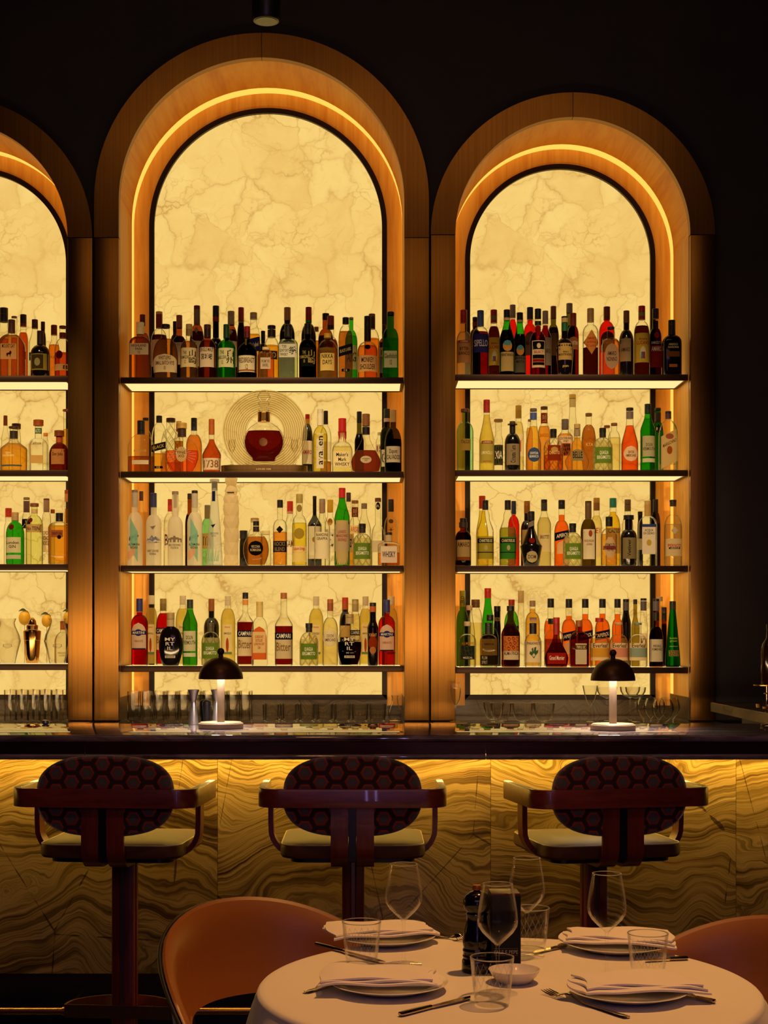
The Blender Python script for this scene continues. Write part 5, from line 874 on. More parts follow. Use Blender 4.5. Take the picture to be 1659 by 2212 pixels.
ICON = {
 'bird': [[(-1, .5), (-.45, .1), (-.2, -.4), (.1, -.6), (.15, -.1), (.6, .2), (1, .9), (.2, .25), (-.1, .1), (-.5, .5)]],
 'lion': [[(-1, -.1), (-.9, .25), (-.3, .3), (.1, .45), (.3, .95), (.75, .9), (1, .4), (.85, .0), (.6, -.2), (.5, -.95), (.3, -.95), (.3, -.3), (-.3, -.2), (-.5, -.95), (-.7, -.95), (-.72, -.3), (-.85, -.6), (-.95, -.95), (-1.05, -.7)]],
 'peaks': [[(-1, -.6), (-.7, .1), (-.5, -.1), (-.1, .8), (.15, .2), (.4, .55), (1, -.3), (.7, -.5), (.3, -.2), (0, -.7), (-.4, -.3)], [(-.9, -.9), (-.4, -.55), (.1, -.85), (.5, -.6), (1, -.8), (.5, -.95)]],
 'palace': [[(-1, -1), (-1, .2), (-.6, .2), (-.6, .45), (-.2, .45), (-.2, .7), (0, 1), (.2, .7), (.2, .45), (.6, .45), (.6, .2), (1, .2), (1, -1), (.85, -1), (.85, -.3), (.65, -.3), (.65, -1), (.45, -1), (.45, -.2), (.2, -.2), (.2, -1), (-.2, -1), (-.2, -.2), (-.45, -.2), (-.45, -1), (-.65, -1), (-.65, -.3), (-.85, -.3), (-.85, -1)]],
 'tree': [[(-.08, -1), (-.06, -.1), (-.9, .2), (-.1, .1), (-.6, .8), (-.03, .25), (0, 1), (.05, .25), (.6, .8), (.1, .1), (.9, .2), (.06, -.1), (.08, -1)]],
 'shards': [[(x, -1), (x + .12, -1), (x + .3 + .1 * math.sin(x * 9), .2 + .7 * math.cos(x * 7) ** 2)] for x in (-.95, -.7, -.45, -.2, .05, .3, .55)],
 'leafy': [[(cx, cy - .28), (cx + .2, cy - .05), (cx + .1, cy + .2), (cx - .05, cy + .32), (cx - .2, cy + .08)] for cx, cy in ((-.75, -.6), (-.3, -.7), (.2, -.55), (.7, -.65), (-.6, 0), (-.1, -.1), (.35, .05), (.78, .05), (-.75, .6), (-.25, .55), (.2, .62), (.65, .6))],
 'leaf3': [[(0, -1), (-.5, -.5), (-.95, -.2), (-.8, .3), (-.45, .1), (-.5, .7), (-.15, .9), (-.1, .2), (.1, .9), (.5, 1), (.45, .3), (.95, .5), (.9, 0), (.45, -.4)]],
}
def bottle(arch, shelf, x0, y0, sc, d, fit=None):
    row, x, wd, top, capb, nw, nb, sb, shape, g, liq, lt, cap, labels, look, opt = d
    dr, ex = SH[shape]; dr = opt.get('depth', dr)
    zs = SHELF_Z[arch, shelf]; cx, r, _, _ = ARCH[arch]
    hd = wd / sc * 7.5 / F / 2 * min(1, dr if dr < 1 else 1)
    Y = {'f': 7.430 + hd, 'm': 7.545, 'b': 7.678 - hd}[row]
    sx_ = sd_ = 1.0
    if fit: Y, sx_, sd_ = fit
    dr *= sd_ / sx_
    kx = Y / F / sc
    X = PX(x0 + x / sc, Y); W = wd * kx * sx_; n_ = opt.get('nwx', nw) * kx
    lim = r - 0.004 - W / 2
    if arch != 'far' or X > cx: X = max(cx - lim, min(cx + lim, X))
    Z = lambda y: PZ(y0 + y / sc, Y) - zs
    H = Z(top); zc = Z(capb); znb = Z(nb); zsb = Z(sb)
    zc = max(zc, .01); znb = min(znb, zc); zsb = max(.012, min(zsb, znb - .004))
    hw = W / 2
    P = body_profile(H, hw, n_, znb, zsb, zc, shape, opt.get('taper', 1.0))
    S_ = Sec(P, dr, ex); n = 28 if ex > 2.5 else 22
    lbl = '%s, %s shelf, %s arch' % (look, ORD[shelf], NAMES[arch].split()[0])
    t = thing('liquor_bottle', lbl, 'bottle', (X, Y, zs + 0.0004), 0, 'bottles on the %s shelf of the %s arch' % (ORD[shelf], NAMES[arch]))
    V, Fc = skin([S_.ring(p[0], n) for p in P])
    mesh('glass_body', V, Fc, gmat(g), t, angle=.9)
    if liq:
        zl = min(Z(lt), zc - .003) if lt else znb
        zb_ = .006; zz = sorted({zb_, zl} | {p[0] for p in P if zb_ < p[0] < zl})
        V, Fc = skin([S_.ring(z, n, -.0022) for z in zz]); mesh('liquid', V, Fc, lmat(liq), t, angle=.9)
    if shape == 'fan':
        m = MB(); zc0 = Z(800); q0 = (0.16 * hw, zc0)
        for i in range(17):
            a_ = math.radians(-38 + 256 * i / 16); c_, s_2 = math.cos(a_), math.sin(a_); L_ = hw * (.88 if s_2 < .3 else .62)
            P_ = []
            for u in (.42, .62, .82, 1.0):
                x_ = c_ * L_ * u; z_ = zc0 + s_2 * L_ * u * .82
                if .004 < z_ < zc: P_.append((x_, S_.front(x_, z_, .0006), z_))
            if len(P_) > 1: m.tube(P_, [.0009, .0019, .0026, .0016][:len(P_)], 8)
        m.out('flutes', glassy((.93, .90, .82), .8, .8, .25, (1, .9, .7)), t)
    cw = opt.get('cw', nw * 1.06) * kx / 2; b = min(.0014, cw * .12)
    met = 0.25 if cap in ('#c9a050', '#c29c48') else 0.0
    m = MB(); hgt = H - zc
    if hgt > .02: m.rev([(cw * .96, zc), (cw, zc + b), (cw * .985, zc + hgt * .55), (cw * 1.02, zc + hgt * .56), (cw * 1.02, zc + hgt * .60), (cw * .985, zc + hgt * .61), (cw, H - b), (cw - b, H)], 20)
    elif cw > n_ * .62 and hgt < .013 and look.find('mushroom') < 0: m.rev([(cw * .97, zc), (cw, zc + b), (cw, H - b), (cw - b, H)], 20)
    elif 'mushroom' in look: m.rev([(cw * .5, zc)] + [(cw * math.sin(a), zc + hgt * .5 - hgt * .5 * math.cos(a)) for a in [.6 + 2.2 * i / 10 for i in range(11)]] + [(.001, H)], 24)
    else: m.rev([(cw * .97, zc), (cw, zc + b), (cw, H - b), (cw - b, H)], 20)
    m.out('cap', plain(cap, .38, met), t)
    if 'plate' in opt:
        a, c, w2 = opt['plate']; MB().rev([(w2 * kx / 2, Z(c)), (w2 * kx / 2, Z(a))], 24).out('collar', plain('#2a2018', .4), t)
    for a, c, col in opt.get('foil', []):
        z1, z0 = Z(a), Z(c); zz = [z0 + (z1 - z0) * i / 5 for i in range(6)]
        zz = [min(z, zc + .02) for z in zz]
        V, Fc = skin([S_.ring(min(z, P[-1][0]), 20, .0009)[:] if z <= P[-1][0] else [(q[0], q[1], z) for q in S_.ring(P[-1][0], 20, .0009)] for z in zz])
        mesh('neck_sleeve', V, Fc, plain(col, .42), t, angle=.9)
    if 'drip' in opt:
        a, c, col = opt['drip']; m = MB()
        for i in range(9):
            an = PI + PI * (i + .5) / 9; L_ = Z(a) - (Z(a) - Z(c)) * (.35 + .65 * abs(math.sin(i * 2.3)))
            q = lambda z: (S_.at(z)[0] + .0004)
            m.tube([(q(z) * math.cos(an), q(z) * math.sin(an), z) for z in (Z(a) + .004, (Z(a) + L_) / 2, L_)], [.0022, .002, .0012], 8)
        m.out('wax_drips', plain(col, .3), t)
    lay = {}
    for li in labels:
        ya, yb, fr, col, txt, tc = li[:6]; ls = li[6] if len(li) > 6 else 'rect'; lo = li[7] if len(li) > 7 else {}
        z1, z0 = Z(ya), Z(yb)
        wm = S_.at((z0 + z1) / 2)[0]; dx = lo.get('dx', 0) * wm; sl = lo.get('slant', 0)
        if len(li) > 8: lo = li[8]; dx = lo.get('dx', 0) * wm
        hwid = wm * fr
        level = .0006 + .0002 * len(lay); lay[len(lay)] = 1
        rnd = ex < 2.5 and fr > .8
        def onto(u, z, gr):
            ww = S_.at(z)[0]
            if rnd:
                a = u / ww * 1.0
                a = max(-1.5, min(1.5, math.asin(max(-1, min(1, u / (ww * 1.001))))))
                x_ = ww * math.sin(a)
            else: x_ = max(-ww * .998, min(ww * .998, u))
            return (x_, S_.front(x_, z, gr), z)
        host = t
        if col is not None:
            tl = .38
            if ls in ICON:
                Vv = []; Ff = []
                for pg in ICON[ls]:
                    # fill each outline by a fan grid dense enough to follow the glass
                    bm = bmesh.new(); vs = [bm.verts.new((p[0] * hwid, p[1] * (z1 - z0) / 2, 0)) for p in pg]; bm.faces.new(vs)
                    bmesh.ops.triangulate(bm, faces=bm.faces[:]); bm.verts.index_update(); b0 = len(Vv)
                    Vv += [onto(v.co.x + dx, (z0 + z1) / 2 + v.co.y, level + .0004) for v in bm.verts]
                    Ff += [tuple(b0 + v.index for v in f.verts) for f in bm.faces]; bm.free()
                if ls == 'leafy':
                    pal = {}
                    host = mesh('label', *_patch(onto, dx, hwid, z0, z1, 'rect', 0, level), paper(col, tl), t)
                    mesh('leaf_print', Vv, Ff, paper('#8c2a18' if col.startswith('#d9') else '#20301c' if col != '#8ca83c' else '#a83c5a', tl), host, smooth=False)
                else:
                    mesh('emblem', Vv, Ff, paper(col, tl), t, smooth=False)
            else:
                host = mesh('label', *_patch(onto, dx, hwid, z0, z1, ls, sl, level), paper(col, tl), t)
        if txt:
            tv = lo.get('tv', (.10, .92)); tb = lo.get('tb', (-.80, .80))
            if ls in ('oval', 'diamond'): tv = lo.get('tv', (.30, .70)); tb = (-.72, .72)
            bw = hwid * (tb[1] - tb[0]); bh = (z1 - z0) * (tv[1] - tv[0])
            if sl: bh = min(bh, (z1 - z0) * .55)
            uc = dx + hwid * (tb[0] + tb[1]) / 2; zc_ = z0 + (z1 - z0) * (tv[0] + tv[1]) / 2
            if len(txt) <= 12 and '\n' not in txt and not lo.get('vert') and 'tv' not in lo: bh *= .8
            Pq, Ff = fitted_text(txt, bw, bh, lo.get('vert', False))
            if Pq: mesh('lettering', [onto(uc + p[0], zc_ + p[1] + sl * p[0], level + .0005) for p in Pq], Ff, paper(tc, .2), host, smooth=False)
    return t
def _patch(onto, dx, hwid, z0, z1, ls, sl, gr, nu=10):
    nv = 14 if ls != 'rect' else 4; V = []; Fc = []
    for j in range(nv + 1):
        v = j / nv; z = z0 + (z1 - z0) * v; h = max(.002, outline(ls, v))
        for i in range(nu + 1):
            u = hwid * h * (2 * i / nu - 1); V.append(onto(u + dx, z + sl * u, gr))
    for j in range(nv):
        for i in range(nu): a = j * (nu + 1) + i; Fc.append((a, a + 1, a + nu + 2, a + nu + 1))
    return V, Fc
for rr in ROWS:
    for d in rr[5]:
        for li in d[13]:
            if li[4]: text_shape(li[4])
def settle(items):
    """shift bottles of one shelf in depth, and slim the crowded ones a little, until no two stand inside each other"""
    Q = []
    for rr, d in items:
        dr = d[15].get('depth', SH[d[8]][0]); W = d[2] / rr[4] * 7.5 / F; X = PX(rr[2] + d[1] / rr[4], 7.5); b = W / 2 * min(1, dr)
        Q.append([X, {'f': 7.430 + b, 'm': 7.545, 'b': 7.678 - b}[d[0]], W / 2, b, 1.0, 1.0, 6 if SH[d[8]][1] > 4 else 2])
    for it in range(340):
        moved = False
        for i in range(len(Q)):
            for j in range(i):
                p, q = Q[i], Q[j]; e = max(p[6], q[6]); A = p[2] * p[4] + q[2] * q[4] + .0012; B = p[3] * p[5] + q[3] * q[5] + .0012
                dx, dy = abs(p[0] - q[0]), abs(p[1] - q[1])
                if dx >= A or dy >= B or (dx / A) ** e + (dy / B) ** e >= 1: continue
                moved = True; s = 1 if p[1] >= q[1] else -1
                p[1] += s * .0012; q[1] -= s * .0012
                for u in (p, q): u[1] = max(7.428 + u[3] * u[5], min(7.682 - u[3] * u[5], u[1]))
                if it > 60:
                    for u in (p, q):
                        u[5] = max(.55, u[5] * .994)
                        if it > 140: u[4] = max(.74, u[4] * .997)
        if not moved: break
    return Q
by_shelf = {}
for rr in ROWS:
    for d in rr[5]: by_shelf.setdefault((rr[0], rr[1]), []).append((rr, d))
for items in by_shelf.values():
    for (rr, d), q in zip(items, settle(items)): bottle(*rr[:5], d, (q[1], q[4], q[5]))
# ------------------------------------------------------------------ glassware and tools behind the bar
M['glass'] = glassy((.965, .955, .93), .46, .8); M['rim'] = glassy((.95, .94, .92), .8, 1.0, .5, (.95, .92, .9), fb=.3)  # milky rim glass stands for the bright line of light on rims
def dup(root, loc, label, rz=None):
    r = root.copy(); C.objects.link(r); r.location = loc; r['label'] = label
    if rz is not None: r.rotation_euler = (0, 0, rz)
    for ch in list(root.children):
        c = ch.copy(); C.objects.link(c); c.parent = r
        for g in ch.children:
            d = g.copy(); C.objects.link(d); d.parent = c
    return r
def cup(outer, wall, n=28, base=0.006):
    """open vessel: outer (r, z) profile from base to rim, turned with a wall thickness"""
    inn = [(max(.0015, r - wall), max(z, outer[0][1] + base)) for r, z in reversed(outer)]
    return MB().rev(outer + inn, n, cap0=True, cap1=True)
WT = ZBACK + .0004
ORDW = ['first', 'second', 'third', 'fourth', 'fifth', 'sixth', 'seventh', 'eighth', 'ninth', 'tenth', 'eleventh', 'twelfth', 'thirteenth']
def glass_rows(name, px0, pitch, count, rows, yA, dY, outer, wall, look, group, ribs=False):
    first = None
    for j in range(rows):
        for i in range(count):
            Y = yA + dY * j; loc = (PX(px0, yA) + pitch / F * yA * i + (.004 * j), Y, WT)
            lb = '%s, %s of the %s row' % (look, ORDW[i], ('front', 'middle', 'back')[j])
            if first is None:
                first = thing(name, lb, 'glass', loc, 0, group); m = cup(outer, wall); m.out('bowl', M['glass'], first)
                if ribs:
                    rb = MB(); n = 14
                    for q in range(n):
                        a = 2 * PI * q / n; r0 = outer[1][0] + .0003; r1 = outer[-1][0] + .0003; h1 = outer[-1][1] * .55
                        rb.tube([(r0 * math.cos(a), r0 * math.sin(a), .004), ((r0 + (r1 - r0) * .55) * math.cos(a), (r0 + (r1 - r0) * .55) * math.sin(a), h1)], .0011, 6)
                    rb.out('cut_ribs', M['glass'], first)
            else: dup(first, loc, lb)
HB = [(.026, 0), (.0275, .002), (.0275, .05), (.0285, .142)]
glass_rows('highball_glass', 288, 26.6, 10, 2, 7.30, .10, HB, .0018, 'tall clear highball behind the lamp in the tall arch', 'highball glasses in the tall arch', True)
LB = [(.033, 0), (.036, .003), (.038, .04), (.039, .078)]
glass_rows('tumbler_glass', 585, 38.4, 7, 2, 7.33, .10, LB, .003, 'short clear tumbler in the tall arch', 'short tumblers in the tall arch', True)
glass_rows('highball_glass', 22, 25.5, 5, 2, 7.30, .10, [(r, z * 1.05) for r, z in HB], .0018, 'tall clear highball in the cropped arch', 'highball glasses in the cropped arch', True)
t = thing('water_carafe', 'clear glass carafe standing against the brass frame of the tall arch', 'carafe', (PX(853, 7.32), 7.32, WT))
cup([(.022, 0), (.030, .003), (.031, .05), (.016, .085), (.014, .11), (.017, .122)], .002).out('bowl', M['glass'], t)
BW = [(.016, 0), (.030, .006), (.043, .03), (.048, .06), (.051, .088)]
for i, (px, Y, lb) in enumerate([(1082, 7.28, 'first in front'), (1129, 7.28, 'second in front'), (1175, 7.28, 'third in front'), (1066, 7.42, 'set behind the others')]):
    t0 = thing('glass_bowl', 'ribbed clear glass bowl in the lower arch, ' + lb, 'bowl', (PX(px, Y), Y, WT), 0, 'glass bowls in the lower arch')
    cup(BW, .003, 32).out('bowl', M['glass'], t0)
    m = MB()
    for q in range(12):
        a = 2 * PI * q / 12; m.tube([((r + .0006) * math.cos(a), (r + .0006) * math.sin(a), z) for r, z in [(.0175, .0016)] + BW[1:]], .0012, 6)
    m.out('cut_ribs', M['glass'], t0)
def stemmed(name, px, Y, bowl, stem_h, foot, lbl, grp=None, mat='glass', z=None):
    t = thing(name, lbl, 'glass', (PX(px, Y), Y, WT if z is None else z), 0, grp)
    o = [(.0030, stem_h)] + [(r, stem_h + h) for r, h in bowl]
    inn = [(max(.0012, r - .0011), h + (.002 if k == len(o) - 1 else 0)) for k, (r, h) in enumerate(reversed(o))]
    MB().rev(o + inn, 36, cap0=False, cap1=True).out('bowl', M[mat], t)
    if mat == 'fineglass': MB().tube([((o[-1][0] - .0006) * math.cos(2 * PI * i / 48), (o[-1][0] - .0006) * math.sin(2 * PI * i / 48), o[-1][1] + .0002) for i in range(49)], .0008, 6, False).out('rim', M['rim'], t)
    MB().rev([(.008, .0032), (.0042, .010), (.0031, .02), (.0027, stem_h * .5), (.0030, stem_h), (.0062, stem_h + .0045)], 16, cap0=False, cap1=False).out('stem', M[mat], t)
    MB().rev([(foot, 0), (foot, .0009), (foot * .55, .0021), (.008, .0034), (.001, .0034)], 36, cap1=False).out('foot', M[mat], t)
    return t
stemmed('cocktail_glass', 1275, 7.28, [(.008, .006), (.022, .032), (.032, .07), (.037, .095)], .075, .03, 'tall narrow stemmed glass beside the second lamp in the lower arch')
CP = [(.012, .004), (.034, .014), (.046, .034), (.049, .055)]
stemmed('coupe_glass', 1311, 7.36, CP, .105, .035, 'coupe glass half hidden behind the second lamp', 'coupe glasses in the lower arch')
stemmed('coupe_glass', 1361, 7.40, CP, .105, .035, 'coupe glass behind the frontmost coupe past the second lamp', 'coupe glasses in the lower arch')
stemmed('coupe_glass', 1373, 7.27, CP, .108, .035, 'frontmost ribbed coupe glass past the second lamp', 'coupe glasses in the lower arch')
stemmed('cocktail_glass', 984, 7.30, [(.008, .006), (.02, .03), (.026, .07), (.024, .11)], .075, .03, 'tall stemmed glass tucked behind the brass frame of the lower arch')
for i, (px, Y, lb) in enumerate([(1432, 7.28, 'frontmost'), (1414, 7.395, 'middle'), (1398, 7.51, 'hindmost'), (1446, 7.50, 'outermost')]):
    t = thing('snifter_glass', 'round clear snifter in the corner of the lower arch, ' + lb, 'glass', (PX(px, Y), Y, WT), 0, 'round snifters in the lower arch corner')
    cup([(.020, 0), (.024, .003), (.045, .03), (.052, .055), (.047, .085), (.038, .105)], .0016, 32).out('bowl', M['glass'], t)
# cropped arch, lowest shelf: cocktail shaker, carafes with lemons
zf = SHELF_Z['far', 3] + .0004
def fz(y): return PZ(1250 + y / 9.76, 7.5) - zf
k9 = 7.5 / F / 9.76
t = thing('cocktail_shaker', 'stepped gold cocktail shaker on the lowest shelf of the cropped arch', 'shaker', (PX(69.5, 7.5), 7.5, zf))
G9 = lambda L: [(w * k9 / 2, fz(y)) for w, y in L]
MB().rev(G9([(250, 1775), (255, 1760), (300, 1600), (345, 1300)]), 40).out('tumbler', plain('#c2924e', .12, 1.0), t)
MB().rev(G9([(346, 1298), (372, 1120), (368, 1105), (250, 1075)]), 40).out('strainer', plain('#b0803e', .14, 1.0), t)
MB().rev(G9([(240, 1072), (246, 990), (180, 965), (160, 890), (100, 850), (60, 825), (8, 818)]), 40).out('cap', plain('#b0803e', .14, 1.0), t)
for px, Y, lb in ((16, 7.5, 'clear round carafe cut by the picture edge on the shaker shelf'), (124, 7.49, 'clear round carafe by the brass frame on the shaker shelf')):
    t = thing('glass_carafe', lb, 'carafe', (PX(px, Y), Y, zf), 0, 'carafes on the shaker shelf')
    cup([(w * k9 / 2, fz(y)) for w, y in ((330, 1785), (360, 1700), (470, 1480), (560, 1320), (500, 1180), (330, 1000), (300, 930), (370, 840))], .002, 36).out('bowl', M['glass'], t)
    MB().rev([(.006, fz(1470)), (.022, fz(1430)), (.020, fz(1380)), (.001, fz(1370))], 20).out('ice', M['glass'], t)
M['lemon'] = plain('#d9a41c', .5); M['leaf'] = plain('#4c4a20', .55)
for px, py, w, lb in ((53, 1335, 25, 'lemon with dark leaf behind the shaker'), (101, 1341, 22, 'lemon with dark leaf at the rim of the carafe'), (148, 1334, 22, 'lemon with leaf half hidden by the brass frame')):
    Y = 7.60; r = w * Y / F / 2; z = PZ(py, Y); t = thing('lemon', lb + ' on the lowest shelf', 'lemon', (PX(px, Y), Y, zf), 0, 'lemons on the shaker shelf')
    pts = [(r * math.sin(PI * i / 14) ** .8, -r * 1.2 * math.cos(PI * i / 14)) for i in range(15)]; pts[0] = (.001, pts[0][1] - .003); pts[-1] = (.001, pts[-1][1] + .003)
    MB().rev([(a, z - zf + b) for a, b in pts], 24).out('fruit', M['lemon'], t)
    V = []; Fc = []
    for i in range(7):
        u = i / 6; hw = .012 * math.sin(PI * min(.98, max(.04, u))); x = -.028 + .04 * u
        V += [(x, -hw * .5 - .004, z - zf + r * 1.15 + .008 * math.sin(PI * u) - hw * .5), (x, hw * .5 - .004, z - zf + r * 1.2 + .008 * math.sin(PI * u) + hw * .5)]
    Fc = [(2 * i, 2 * i + 2, 2 * i + 3, 2 * i + 1) for i in range(6)]
    mesh('leaf', V, Fc, M['leaf'], t)
    MB().tube([(.006, 0, z - zf + r), (.012, 0, z - zf + r * 1.25), (.02, 0, z - zf + r * .9)], .0018, 8).out('stem', M['leaf'], t)
    MB().tube([(0, .0, .0005), (0, .0, z - zf - r * .9)], .0012, 6).out('pick', M['gold'], t)
bottle('far', 3, 0, 1250, 9.76, ('b', 1330, 330, 895, 1080, 118, 1130, 1300, 's', 'c', None, 0, '#a85a1c', [(1540, 1650, .6, None, 'PASSION\nI LOVE', '#7a6a3a')], 'square clear bottle with orange cap behind the carafe', {}))
# tools on the bar
for px, Y, lb in ((418, 5.08, 'taller steel jigger standing clear beside the lamp'), (468, 5.08, 'steel jigger half hidden by the lamp column')):
    t = thing('jigger', lb, 'jigger', (PX(px, Y), Y, ZC + .0004), 0, 'steel jiggers on the bar'); k = Y / F / 10.06
    MB().rev([(112 * k, 0), (112 * k, .002), (60 * k, 460 * k), (48 * k, 500 * k), (52 * k, 520 * k), (128 * k, 755 * k), (124 * k, 757 * k), (50 * k, 530 * k), (.001, 525 * k)], 36, cap1=False).out('double_cone', M['steel'], t)
    MB().rev([(54 * k, 488 * k), (60 * k, 500 * k), (54 * k, 512 * k)], 36, cap0=False, cap1=False).out('collar', M['steel'], t)
for px, Y, lb in ((446.5, 5.07, 'nearer black handled bar tool beside the lamp'), (441.5, 5.11, 'black handled bar tool behind its twin beside the lamp')):
    t = thing('bar_muddler', lb, 'bar tool', (PX(px, Y), Y, ZC + .0004), 0, 'black handled bar tools'); k = Y / F / 10.06
    MB().rev([(76 * k, 0), (80 * k, 20 * k), (72 * k, 50 * k), (66 * k, 60 * k)], 28).out('collar', M['steel'], t)
    MB().rev([(66 * k, 61 * k), (74 * k, 120 * k), (92 * k, 330 * k), (100 * k, 440 * k), (92 * k, 500 * k), (60 * k, 530 * k), (4 * k, 540 * k)], 28).out('handle', plain('#141112', .3), t)
t = thing('bottle_stopper', 'small steel cap lying on the bar before the cropped arch', 'stopper', (PX(98.5, 5.09), 5.09, ZC + .0004))
MB().rev([(.0085, 0), (.0125, .004), (.0128, .010), (.011, .013), (.009, .0135)], 28).out('knob', M['steel'], t)
# crystal decanter on its lit gold stand
zq = SHELF_Z['tall', 1] + .0004; kq = 7.5 / F
t = thing('display_stand', 'gold stand with round ridged glass disc behind the crystal decanter', 'display stand', (PX(571, 7.5), 7.5, zq))
hwS = 93 * kq
V = [(hwS * math.cos(a) if abs(math.cos(a)) < 1 else hwS, .055 * math.sin(a)) for a in [2 * PI * i / 48 for i in range(48)]]
V = [(hwS * math.copysign(abs(math.cos(a)) ** .35, math.cos(a)), .062 * math.copysign(abs(math.sin(a)) ** .6, math.sin(a))) for a in [2 * PI * i / 64 for i in range(64)]]
mesh('base', *skin([[(x, y, z) for x, y in V] for z in (0, .0345)]), M['goldsat'], t, angle=.5)
rO, rI = 92 * kq, 40 * kq; zD = PZ(931, 7.5) - zq
def ringband(m, r0, r1, y0, y1, n=96):
    V = []; Fc = []
    for i in range(n):
        a = 2 * PI * i / n; c, s = math.cos(a), math.sin(a)
        V += [(r0 * c, y0, zD + r0 * s), (r1 * c, y0, zD + r1 * s), (r1 * c, y1, zD + r1 * s), (r0 * c, y1, zD + r0 * s)]
    for i in range(n):
        k = (i + 1) % n
        for q in range(4): Fc.append((4 * i + q, 4 * i + (q + 1) % 4, 4 * k + (q + 1) % 4, 4 * k + q))
    return m.add(V, Fc)
m = MB(); ringband(m, rI, rO, .040, .050); m.out('glass_disc', glassy((.93, .90, .80), .4, .5, .25, (.85, .75, .55)), t)
m = MB()
for i in range(11):
    r = rI + (rO - rI) * (i + .6) / 11.4; ringband(m, r, r + .0022, .037, .040)
m.out('ridges', glassy((.74, .64, .44), .5, .5), t)
for i, (pts, nm) in enumerate([([(-.03, 0), (.03, 0)], 'CRYSTAL')]):
    P, Ff = fitted_text('LOUIS XIII', .07, .007); mesh('lettering', [(p[0], -.0632, .014 + p[1]) for p in P], Ff, paper('#e0c890', 0), t, smooth=False)
t = thing('crystal_decanter', 'round crystal decanter of dark cognac before the glass disc', 'decanter', (PX(570, 7.475), 7.475, zq + .0349))
kd = 7.475 / F; D9 = lambda w, y: (w * kd / 2, PZ(y, 7.475) - zq - .0349)
def flat(name, prof, dr, mt, n=36):
    rings = [[(r * math.cos(2 * PI * i / n), r * dr * math.sin(2 * PI * i / n), z) for i in range(n)] for r, z in prof]
    return mesh(name, *skin(rings), mt, t, angle=.9)
body = [D9(48, 997.6)] + [D9(2 * math.sqrt(44 ** 2 - (y - 955) ** 2), y) for y in (990, 984, 976, 966, 955, 944, 934, 926, 920, 915)] + [D9(24, 911), D9(23, 896)]
flat('glass_body', body, .42, M['glass'])
flat('cognac', [D9(46, 995.5)] + [D9(2 * math.sqrt(41.5 ** 2 - (y - 955) ** 2), y) for y in (988, 982, 975, 966, 955, 944, 936, 931)], .4, glassy((.36, .07, .02), .4, 0))
MB().rev([D9(25, 912), D9(27, 910), D9(26, 893), D9(28, 891)], 24).out('gold_collar', M['gold'], t)
st = [D9(20, 890), D9(24, 886), D9(14, 880), D9(26, 872), D9(16, 866), D9(30, 858), D9(22, 850), D9(8, 843)]
MB().rev(st, 10).out('stopper', M['glass'], t)
m = MB(); zc_ = D9(0, 957)[1]
V = []; n = 28
ys = -body[5][0] * .42
m.add([(0, ys - .002, zc_)] + [(9 * kd * math.cos(2 * PI * i / n), ys - .001, zc_ + 9 * kd * math.sin(2 * PI * i / n)) for i in range(n)], [(0, 1 + (i + 1) % n, 1 + i) for i in range(n)])
m.out('medallion', M['gold'], t)
m = MB()
for s in (-1, 1):
    for i in range(8):
        z = D9(0, 990 - i * 8)[1]; r = 0
        a = .0038; m.rev([(.0005, z - a), (a, z), (.0005, z + a)], 8, cx=s * (44 * kd - abs(i - 3.5) * .0011))
m.out('crystal_beads', M['glass'], t)
for px, lb in ((501, 'slender crystal flute on the gold stand nearest the copper capped cognac'), (636, 'slender crystal flute on the gold stand nearest the slim yellow bottle')):
    stemmed('crystal_flute', px, 7.46, [(.007, .003), (.0135, .014), (.0165, .03), (.0155, .062)], .062, .018, lb, 'crystal flutes on the gold stand', z=zq + .0349)
# faceted white bottle beside the tall tapered bottle
z3 = SHELF_Z['tall', 2] + .0004; Y = 7.47; kx = Y / F / 5.184
t = thing('liquor_bottle', 'tall white faceted bottle beside the tapered frosted bottle, third shelf, tall arch', 'bottle', (PX(260 + 1242 / 5.184, Y), Y, z3), 0, 'bottles on the third shelf of the tall middle arch')
def q3(y): return PZ(1020 + y / 5.184, Y) - z3
random.seed(3); V = []; n = 7
L3 = [(1040, 84), (1000, 86), (930, 78), (860, 88), (790, 80), (700, 90), (630, 78), (560, 90), (490, 80), (420, 90), (350, 82), (300, 86), (262, 80), (258, 66), (222, 66), (218, 80), (150, 56), (110, 70), (68, 76)]
for j, (y, w) in enumerate(L3):
    for i in range(n):
        a = 2 * PI * (i + .5 * (j % 2)) / n; ww = w * (1 + random.uniform(-.05, .05)); V.append((ww * kx * math.cos(a), ww * kx * math.sin(a), q3(y)))
Fc = []
for j in range(len(L3) - 1):
    for i in range(n):
        k = (i + 1) % n; a, b, c, d = j * n + i, j * n + k, (j + 1) * n + k, (j + 1) * n + i
        Fc += [(a, b, d), (b, c, d)] if j % 2 == 0 else [(a, b, c), (a, c, d)]
Fc += [tuple(range(n - 1, -1, -1)), tuple(range((len(L3) - 1) * n, len(L3) * n))]
mesh('ceramic_body', V, Fc, paper('#f4e6c4', .72), t, smooth=False)
P, Ff = fitted_text('B', 26 * kx, 46 * kx); mesh('lettering', [(p[0] - 20 * kx, -.0187, q3(520) + p[1]) for p in P], Ff, paper('#fbf3dc', .2), t, smooth=False)
MB().box(-38 * kx, 38 * kx, -70 * kx, -66 * kx, q3(242), q3(228)).out('neck_label', plain('#1c1612'), t, smooth=False)
